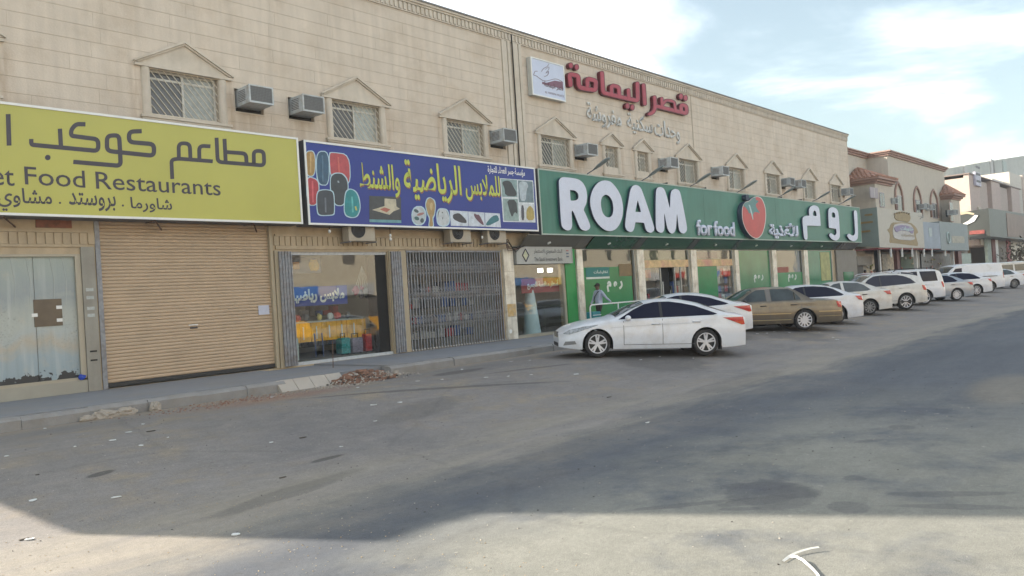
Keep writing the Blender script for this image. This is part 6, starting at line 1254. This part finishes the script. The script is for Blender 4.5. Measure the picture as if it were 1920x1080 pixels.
# its shop fronts
t = empty('shop_arcade', (66, 18.2, .2), 'arcade of small shop fronts with maroon pillars under the faded signs', 'arcade')
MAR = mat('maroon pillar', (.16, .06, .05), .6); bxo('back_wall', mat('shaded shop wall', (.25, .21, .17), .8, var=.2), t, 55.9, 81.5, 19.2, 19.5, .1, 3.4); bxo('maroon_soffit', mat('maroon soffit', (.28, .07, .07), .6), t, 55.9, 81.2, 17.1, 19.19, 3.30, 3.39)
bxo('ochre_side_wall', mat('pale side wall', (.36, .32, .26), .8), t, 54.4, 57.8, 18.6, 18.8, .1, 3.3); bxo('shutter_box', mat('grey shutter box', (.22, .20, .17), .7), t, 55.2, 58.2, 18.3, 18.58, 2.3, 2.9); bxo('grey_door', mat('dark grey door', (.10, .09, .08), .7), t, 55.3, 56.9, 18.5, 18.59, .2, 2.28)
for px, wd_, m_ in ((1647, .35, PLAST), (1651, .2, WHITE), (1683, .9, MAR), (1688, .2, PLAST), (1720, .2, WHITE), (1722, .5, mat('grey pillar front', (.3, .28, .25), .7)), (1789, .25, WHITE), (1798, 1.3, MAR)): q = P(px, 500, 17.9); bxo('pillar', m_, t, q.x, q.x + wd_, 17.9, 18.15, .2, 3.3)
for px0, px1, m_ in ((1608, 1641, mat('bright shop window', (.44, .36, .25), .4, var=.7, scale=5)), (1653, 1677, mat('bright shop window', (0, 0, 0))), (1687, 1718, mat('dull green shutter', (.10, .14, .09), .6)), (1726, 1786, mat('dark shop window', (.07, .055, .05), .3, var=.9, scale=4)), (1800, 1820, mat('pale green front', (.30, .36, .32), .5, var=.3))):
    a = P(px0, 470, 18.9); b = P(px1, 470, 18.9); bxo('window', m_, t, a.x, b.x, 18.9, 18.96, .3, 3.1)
rq = random.Random(9)
for i in range(46):
    x = rq.uniform(57.5, 61) if i < 16 else rq.uniform(65.5, 80); bxo('goods', mat('bright goods%d' % (i % 4), [(.6, .5, .35), (.45, .1, .06), (.6, .58, .55), (.3, .32, .12)][i % 4], .5), t, x, x + rq.uniform(.1, .25), 18.8, 18.88, *(lambda z: (z, z + rq.uniform(.1, .25)))(rq.uniform(1.0, 2.7)))
for px in (1671, 1692, 1711, 1733, 1748, 1773): q = P(px, 470, 17.05); bxo('sign_post', WHITE, t, q.x, q.x + .12, 17.05, 17.15, q.z - .45, 3.38)

# dark sign block and pink building with fins
t = empty('corner_building', (95, 18, 0), 'pinkish building with tall vertical wall bays behind the dark curved sign', 'building')
Y = 19.5
def pb(nm, px0, px1, pyt, zb, Y, m_, dep=4, par=None, yo=0):
    a = P(px0, pyt, Y); b = P(px1, pyt, Y); return bxo(nm, m_, par or t, a.x, b.x, Y + yo, Y + dep, zb, a.z)
q0 = P(1806, 326, Y); q1 = P(1903, 352, Y); zr = q0.z
bxo('wall', PNK, t, q0.x, q1.x + .0, Y, Y + 14, 4, zr - .4)
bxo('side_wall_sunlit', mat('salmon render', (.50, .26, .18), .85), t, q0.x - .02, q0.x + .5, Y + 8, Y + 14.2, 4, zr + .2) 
nf = 5; 
for i in range(nf):
    px0 = 1806 + (1903 - 1806) * (i / nf) ** .92; px1 = 1806 + (1903 - 1806) * ((i + .86) / nf) ** .92; a = P(px0, 330, Y); b = P(px1, 330, Y); bxo('wall_bay', mat('wall bay %d' % (i % 2), ((.46, .37, .33), (.42, .35, .31))[i % 2], .85), t, a.x, b.x, Y - .5 if i % 2 == 0 else Y - .2, Y - .002, 4, zr - .1 - (.25 if i % 2 else 0))
bxo('coping', mat('dark coping', (.22, .17, .15), .8), t, q0.x - .2, q1.x + .3, Y - .6, Y + 14, zr - .09, zr + .02)
for px, py in ((1836, 383), (1871, 388), (1888, 391), (1903, 393)):
    a = P(px, py, Y - .6); m = MB(); m.box(a.x - .6, a.x + .7, Y - .65, Y - .51, 4, a.z - .3); m.build('window_surround', CRE, t); bxo('arched_window', PANE_D, t, a.x - .15, a.x + .55, Y - .68, Y - .652, 5, a.z - .9)
a = P(1818, 325, Y); b = P(1819, 350, Y); s2 = empty('wall_sign', (a.x, Y - 1, b.z), 'small pale sign with dark marks at the top left of the pinkish building', 'sign'); bxo('sign_face', mat('pale lilac sign', (.42, .40, .48), .5, var=.4, scale=2), s2, a.x - 1.1, a.x + 1.4, Y - .75, Y - .52, b.z, a.z)
for i in range(3): bxo('printed_row', INK, s2, a.x - .8, a.x + 1.1, Y - .77, Y - .752, b.z + .35 + i * .75, b.z + .6 + i * .75)
d = empty('dark_sign', (90, 17, 4.6), 'large dark curved sign block with a white swoosh and red lettering at the street corner', 'sign')
DK = mat('dark grey green sign', (.05, .055, .05), .4, var=.25, scale=.5)
xa = 90.3
m = MB(); xr_ = P(1925, 420, 17).x + 12
m.add([(xa, 17, 4.65), (xr_, 17, 4.4), (xr_, 22, 4.4), (xa, 27, 4.65), (xa, 17, 7.47), (xr_, 17, 7.7), (xr_, 22, 7.7), (xa, 27, 6.9)], [(0, 3, 2, 1), (4, 5, 6, 7), (0, 1, 5, 4), (1, 2, 6, 5), (2, 3, 7, 6), (3, 0, 4, 7)]); m.build('sign_body', DK, d)
bxo('brown_panel', mat('faded brown panel', (.20, .13, .10), .5, var=.3, scale=.7), d, P(1888, 420, 16.98).x, xr_ - .5, 16.96, 16.99, 4.75, 7.3)
XP = xa - .02
def XPp(px, py): dd = ray(px, py); q = CAM + dd * (XP / dd.x); return (XP, q.y, q.z)
for nm, pts, m_ in (('white_swoosh', ((1797, 424), (1806, 425), (1827, 415), (1834, 404), (1828, 403), (1816, 414)), WHITE), ('oval_rim', ((1797, 402), (1800, 398), (1815, 397), (1827, 400), (1826, 403), (1814, 401), (1801, 403)), mat('pale gold rim', (.45, .38, .26), .5)), ('red_lettering', ((1818, 433), (1846, 431), (1846, 438), (1818, 440)), mat('red sign lettering', (.24, .06, .05), .5, var=.6, scale=6)), ('black_strip', ((1818, 444), (1848, 439), (1848, 445), (1818, 450)), BLACK)):
    q = [XPp(*p) for p in pts]; n_ = len(q); MB().add(q + [(x - .05, y, z) for x, y, z in q], [tuple(range(n_)), tuple(range(n_, 2 * n_))] + [(i, (i + 1) % n_, n_ + (i + 1) % n_, n_ + i) for i in range(n_)]).build(nm, m_, d)
t = empty('corner_shop', (95, 18.5, .2), 'shop with pale and maroon wall panels under the dark curved sign', 'shop')
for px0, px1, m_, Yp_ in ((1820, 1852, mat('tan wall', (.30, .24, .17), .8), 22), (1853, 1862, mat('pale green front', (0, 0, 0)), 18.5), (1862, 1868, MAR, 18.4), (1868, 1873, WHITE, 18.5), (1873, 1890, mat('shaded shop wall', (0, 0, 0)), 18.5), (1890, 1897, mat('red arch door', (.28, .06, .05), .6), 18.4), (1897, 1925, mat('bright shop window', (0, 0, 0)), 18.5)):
    a = P(px0, 480, Yp_); b = P(px1, 480, Yp_); bxo('front_panel', m_, t, a.x, b.x, Yp_, Yp_ + .3, .1, 4.6)
# grey block building and pale tower behind
t = empty('grey_building', (150, 40, 0), 'long grey blockwork building high behind the pinkish building', 'building')
Yg = 42.
pts = [(1766, 318), (1850, 303), (1925, 291)]
for (p0, p1) in zip(pts, pts[1:]):
    a = P(*p0, Yg); b = P(*p1, Yg); MB().add([(a.x, Yg, 0), (b.x, Yg, 0), (b.x, Yg, b.z), (a.x, Yg, a.z), (a.x, Yg + 20, 0), (b.x, Yg + 20, 0), (b.x, Yg + 20, b.z), (a.x, Yg + 20, a.z)], [(0, 1, 2, 3), (4, 7, 6, 5), (3, 2, 6, 7), (0, 3, 7, 4), (1, 5, 6, 2)]).build('wall', GREYB, t)
for px, pyt, m_ in ((1807, 310, mat('pale block column', (.45, .44, .42), .9)), (1857, 298, mat('pale block column', (0, 0, 0))), (1861, 302, mat('dark joint', (.14, .15, .14), .9)), (1880, 301, mat('pale green block', (.36, .42, .39), .9))):
    a = P(px, pyt, Yg - .2); b = P(px + (6 if m_.name != 'dark joint' else 2), pyt, Yg - .2); bxo('wall_pier', m_, t, a.x, b.x, Yg - .3, Yg - .003, 0, a.z)
a0 = P(1812, 316, Yg); 
for i in range(9):
    a = P(1816 + i * 12, 312 - i * 2, Yg - .1); bxo('parapet_block', GREYB, t, a.x - .5, a.x + .3, Yg - .1, Yg + .3, a.z - .2, a.z + .5) if i in (1, 2, 5) else None
t = empty('salmon_building', (105, 30, 0), 'salmon and white walled block left of the pinkish building', 'building'); a = P(1765, 330, 26); b = P(1789, 330, 26); c = P(1807, 330, 26); bxo('wall', mat('salmon render', (0, 0, 0)), t, a.x, b.x, 26, 32, 0, a.z); bxo('white_wall', CRE, t, b.x, c.x, 25.8, 32, 0, a.z + .1)
t = empty('pale_tower', (125, 30, 0), 'pale cream tower at the right edge behind the pinkish building', 'building'); a = P(1892, 322, 27); b = P(1914, 322, 27); c = P(1940, 322, 27); bxo('wall', CRE, t, a.x, b.x, 27, 36, 0, a.z); bxo('pink_wall', PNK, t, b.x, c.x, 26.8, 36, 0, a.z + .2); a = P(1860, 334, 28); b = P(1893, 334, 28); bxo('low_wall', mat('white render', (.6, .58, .54), .8), t, a.x, b.x, 28, 36, 0, a.z)
t = empty('bare_tree', (150, 14, 0), 'bare dusty bush at the far end of the street by the right edge', 'tree'); q = P(1912, 478, 16.5); rt = random.Random(4); MB().tube([(q.x, 16.5, 0), (q.x, 16.5, q.z)], .12, 6).build('trunk', RUST, t); m = MB()
for i in range(220):
    c = Vector((q.x + rt.gauss(0, .8), 16.5 + rt.gauss(0, .8), q.z + rt.gauss(.1, .6))); d1 = Vector((rt.uniform(-1, 1), rt.uniform(-1, 1), rt.uniform(-1, 1))).normalized() * .22; d2 = d1.orthogonal().normalized() * .12; m.add([c - d1, c + d2, c + d1, c - d2], [(0, 1, 2, 3)])
m.build('crown', mat('dry foliage', (.12, .10, .06), .9), t)

# ------------------------------------------------------------------ the other side of the street (behind the camera, seen in the shop glass)
t = empty('opposite_building', (20, -16, 0), 'sunlit cream building across the street, seen only as reflections in the shop glass', 'building')
bxo('wall', mat('sunlit cream wall', (.50, .44, .34), .9, var=.08), t, -30, 130, -28, -17, 2.6, 9.5); bxo('lower_wall', mat('dim shop fronts', (.10, .09, .08), .5, var=.5, scale=.5), t, -30, 130, -28, -17.2, -.3, 2.59)
rp = random.Random(8); x = -20
while x < 120: bxo('window', PANE_D, t, x, x + 1.2, -16.98, -16.95, 5.2, 6.6); bxo('sign', mat('far sign%d' % rp.randint(0, 3), [(.4, .05, .04), (.05, .15, .35), (.45, .35, .05), (.4, .4, .4)][rp.randint(0, 3)], .5), t, x - 1, x + 2.6, -16.9, -16.6, 2.7, 3.5); x += rp.uniform(4, 6)
t = empty('orange_barrier', (20, -14, -.3), 'row of yellow orange covers across the street, seen only as reflections in the shop glass', 'barrier')
x = -10
while x < 70:
    m = MB(); L = 3.2; pts = [(x + L * i / 10, -.3 + .55 + .65 * math.sin(math.pi * i / 10)) for i in range(11)] + [(x + L, -.3), (x, -.3)]; m.prism(pts, -13.4, -12.8); m.build('orange_cover', mat('orange cover', (.60, .30, .03), .7, var=.3, scale=3), t); x += 3.6

# ------------------------------------------------------------------ rubble, litter and small things on the ground
def chip(mb, c, s_, rnd):
    a = rnd.uniform(0, 6.28); q = [(math.cos(a + k * 1.57 + rnd.uniform(-.4, .4)) * s_ * rnd.uniform(.6, 1.2), math.sin(a + k * 1.57 + rnd.uniform(-.4, .4)) * s_ * rnd.uniform(.6, 1.2)) for k in range(4)]; hh = s_ * rnd.uniform(.3, .9)
    mb.add([(c[0] + x, c[1] + y, c[2] - .01) for x, y in q] + [(c[0] + x * .7, c[1] + y * .7, c[2] + hh * rnd.uniform(.6, 1)) for x, y in q], [(4, 5, 6, 7), (0, 1, 5, 4), (1, 2, 6, 5), (2, 3, 7, 6), (3, 0, 4, 7)])
rr = random.Random(21)
def scatter(name, n_, fn, m_, s0, s1):
    mb = MB()
    for i in range(n_): x, y, z = fn(); chip(mb, (x, y, g(y) + z), rr.uniform(s0, s1), rr)
    o = mb.build(name, m_); o['kind'] = 'stuff'; return o
BRK = mat('broken brick', (.235, .125, .085), .9, var=.35, scale=14); PAL = mat('pale rubble', (.36, .33, .29), .9, var=.55, scale=17); DKR = mat('dark rubble', (.06, .055, .05), .9, var=.4, scale=16)
c0 = P(655, 706, 14.5)
def heap(cx, cy, rx, ry, hh):
    def f():
        while True:
            u, v = rr.gauss(0, .42), rr.gauss(0, .42)
            if u * u + v * v < 1: break
        return cx + u * rx, cy + v * ry, max(0, hh * (1 - (u * u + v * v)) ** 1.5) * rr.uniform(.5, 1)
    return f
hp = G(655, 712); mb = MB(); nn = 22
vs = [(hp.x + (i / nn * 2 - 1) * 1.0, 14.45 + (j / nn * 2 - 1) * .62, 0) for j in range(nn + 1) for i in range(nn + 1)]
vs = [(x, y, g(y) - .03 + .24 * max(0, 1 - ((x - hp.x) / .95) ** 2 - ((y - 14.45) / .6) ** 2) ** 1.2 * (1 + rr.uniform(-.2, .2))) for x, y, z in vs]
mb.add(vs, [(j * (nn + 1) + i, j * (nn + 1) + i + 1, (j + 1) * (nn + 1) + i + 1, (j + 1) * (nn + 1) + i) for j in range(nn) for i in range(nn)])
rub = empty('rubble_heap', (hp.x, 14.45, 0), 'low heap of broken brick and pale rubble around the thin upright rod', 'rubble'); mb.build('heap_base', mat('brick soil', (.20, .11, .075), .95, var=.35, scale=9, bump=.6, bscale=40), rub, smooth=True)
scatter('brick_rubble', 420, heap(hp.x, 14.45, 1.0, .62, .22), BRK, .014, .05); scatter('pale_rubble', 260, heap(hp.x + .1, 14.25, 1.45, .6, .16), PAL, .008, .035); scatter('brick_rubble', 26, heap(hp.x, 14.4, 1.1, .5, .25), BRK, .06, .11); scatter('pale_rubble', 16, heap(hp.x, 14.3, 1.3, .6, .2), PAL, .05, .10); scatter('dark_rubble', 140, heap(hp.x, 14.3, 1.2, .6, .2), DKR, .012, .035)
hq = G(440, 752); scatter('brick_rubble', 300, lambda: (hq.x + rr.gauss(-.1, .8), 14.2 + rr.gauss(0, .25) - .15, 0), BRK, .008, .028); scatter('pale_rubble', 260, lambda: (hq.x + rr.gauss(0, .9), 14.25 + rr.gauss(0, .25) - .15, 0), mat('tan rubble', (.36, .27, .2), .9, var=.4, scale=20), .006, .022)
hz = G(590, 718); scatter('pale_rubble', 160, lambda: (hz.x + rr.gauss(0, .5), 14.1 + rr.gauss(0, .22), 0), PAL, .01, .035)
scatter('grit', 900, lambda: (rr.uniform(1.5, 20), rr.uniform(2, 14.3), 0), DKR, .004, .012); scatter('grit', 600, lambda: (rr.uniform(1.5, 14), rr.uniform(2.5, 14.3), 0), PAL, .004, .012)
scatter('grit', 700, lambda: (rr.uniform(1.6, 4.5), rr.uniform(3.5, 8.5), 0), mat('tan grit', (.36, .29, .2), .95, var=.3), .003, .010)
for i, (px, py, sx, sz, lb) in enumerate([(168, 784, .24, .07, 'small pale lump of broken mortar, leftmost at the foot of the kerb'), (197, 775, .34, .11, 'largest pale lump of broken mortar leaning against the kerb'), (236, 769, .36, .10, 'long pale lump of broken mortar at the foot of the kerb'), (293, 760, .16, .12, 'small pointed pale lump of mortar right of the long lump')]):
    q = P(px, py, 14.50); q.z = g(14.5); t = empty('mortar_lump', q, lb, 'rubble', 'pale mortar lumps along the kerb'); MB().blob((q.x, q.y + .03, q.z + sz * .35), sx * .62, .09, sz, i + 2, 3, .22).build('lump', mat('pale mortar', (.36, .32, .27), .95, var=.15, scale=12, bump=.4), t)
t = empty('upright_rod', G(625, 703), 'thin dark rod standing upright in the rubble heap', 'rod'); q = G(625, 703); tp = P(623, 640, q.y); MB().tube([(q.x, q.y, 0), (tp.x + .01, q.y, tp.z)], .011, 6).build('rod', RUST, t)
t = empty('blue_wrapper', G(541, 731), 'crumpled blue and white wrapper at the foot of the pale tile ramp', 'litter'); q = G(541, 731); MB().blob((q.x, q.y, q.z + .04), .10, .07, .05, 5, 2, .45).build('wrapper', mat('blue foil', (.03, .04, .35), .4), t); MB().blob((q.x + .10, q.y + .02, q.z + .06), .06, .05, .05, 8, 2, .4).build('white_paper', WHITE, t)
LITT = [(315, 821), (268, 796), (241, 811), (212, 826), (141, 838), (265, 836), (509, 830), (62, 939), (218, 933), (442, 1003), (703, 790), (510, 745), (56, 1012), (12, 856), (84, 804), (671, 727), (783, 715), (866, 693), (869, 683), (888, 680), (912, 708), (953, 706), (958, 678), (993, 676), (996, 703), (1081, 702), (829, 712), (1214, 793), (1201, 675), (1237, 669), (1052, 661), (1438, 625), (1452, 622), (1420, 626), (1480, 624), (1536, 624), (1562, 633), (1570, 637), (1585, 608), (1600, 602), (640, 838), (700, 760), (750, 755), (1300, 672)]
LW = mat('flattened white paper', (.60, .61, .60), .8, var=.2, scale=30); LD = mat('dark scrap', (.08, .07, .06), .9, var=.5, scale=30)
rl_ = random.Random(31)
for i, (px, py) in enumerate(LITT):
    q = G(px, py); big = py > 780; sx = rl_.uniform(.022, .055) if big else rl_.uniform(.03, .06)
    o_ = MB(); n_ = 7; ang = rl_.uniform(0, 3); pts = []
    for k in range(n_): a = 2 * math.pi * k / n_; rr2 = sx * rl_.uniform(.65, 1.1); pts.append((rr2 * math.cos(a) * 1.2, rr2 * math.sin(a) * .8))
    vs = [(q.x + x * math.cos(ang) - y * math.sin(ang), q.y + x * math.sin(ang) + y * math.cos(ang), g(q.y) + .004) for x, y in pts]; up = [(x, y, z + rl_.uniform(.002, .012)) for x, y, z in vs]; o_.add(vs + up, [tuple(range(n_, 2 * n_))] + [(k, (k + 1) % n_, n_ + (k + 1) % n_, n_ + k) for k in range(n_)])
    ob = o_.build('paper_scrap', LW); tag(ob, 'small flattened scrap of white paper lying on the dusty asphalt', 'litter', 'white paper scraps scattered on the asphalt')
for px, py, sx in ((283, 809, .06), (70, 891, .02), (1142, 745, .05), (568, 821, .05), (530, 896, .04), (45, 1012, .04)):
    q = G(px, py); ob = MB().box(q.x - sx, q.x + sx, q.y - sx * .35, q.y + sx * .35, g(q.y) + .002, g(q.y) + .012).build('dark_scrap', LD); tag(ob, 'small dark scrap lying on the dusty asphalt', 'litter', 'dark scraps scattered on the asphalt')
# bent white plastic band at the lower right
t = empty('plastic_band', G(1469, 1055), 'bent white plastic packing band in the sunlit foreground', 'litter')
mb = MB(); ctr = [((1469, 1055), .012), ((1482, 1051.5), .05), ((1492, 1052.5), .06), ((1505, 1058), .05), ((1515, 1064), .03), ((1524, 1071), .02), ((1532, 1080), .02), ((1540, 1092), .02)]
gp = [(G(*c_), hz_) for c_, hz_ in ctr]; vs = []
for i, (q, hh) in enumerate(gp):
    d = (gp[min(i + 1, len(gp) - 1)][0] - gp[max(i - 1, 0)][0]).normalized(); nn_ = Vector((-d.y, d.x, 0)) * .005; vs += [(q.x - nn_.x, q.y - nn_.y, q.z + hh * .5), (q.x + nn_.x, q.y + nn_.y, q.z + hh * .5 + .012)]
mb.add(vs, [(2 * i, 2 * i + 1, 2 * i + 3, 2 * i + 2) for i in range(len(gp) - 1)]); mb.build('band', mat('glossy white plastic', (.80, .80, .78), .25), t)
mb = MB(); gp = [G(*c_) for c_ in ((1469, 1055), (1480, 1047), (1494, 1041), (1508, 1037.5), (1522, 1035), (1536, 1034))]; vs = []
for i, q in enumerate(gp): d = (gp[min(i + 1, 5)] - gp[max(i - 1, 0)]).normalized(); nn_ = Vector((-d.y, d.x, 0)) * .010; z = q.z + .01 + .004 * i; vs += [(q.x - nn_.x, q.y - nn_.y, z), (q.x + nn_.x, q.y + nn_.y, z + .004)]
mb.add(vs, [(2 * i, 2 * i + 1, 2 * i + 3, 2 * i + 2) for i in range(5)]); mb.build('band_tail', mat('dull plastic', (.45, .45, .42), .4), t)

# ------------------------------------------------------------------ hazy air
hz_m = bpy.data.materials.new('haze'); hz_m.use_nodes = True; n = hz_m.node_tree.nodes; n.remove(n['Principled BSDF'])
pv = n.new('ShaderNodeVolumePrincipled'); pv.inputs['Color'].default_value = (.95, .97, 1, 1); pv.inputs['Density'].default_value = .0008; pv.inputs['Anisotropy'].default_value = .25
hz_m.node_tree.links.new(pv.outputs[0], n['Material Output'].inputs['Volume'])
tag(MB().box(-520, 720, -520, 520, -1.4, 19).build('haze', hz_m), kind='stuff')
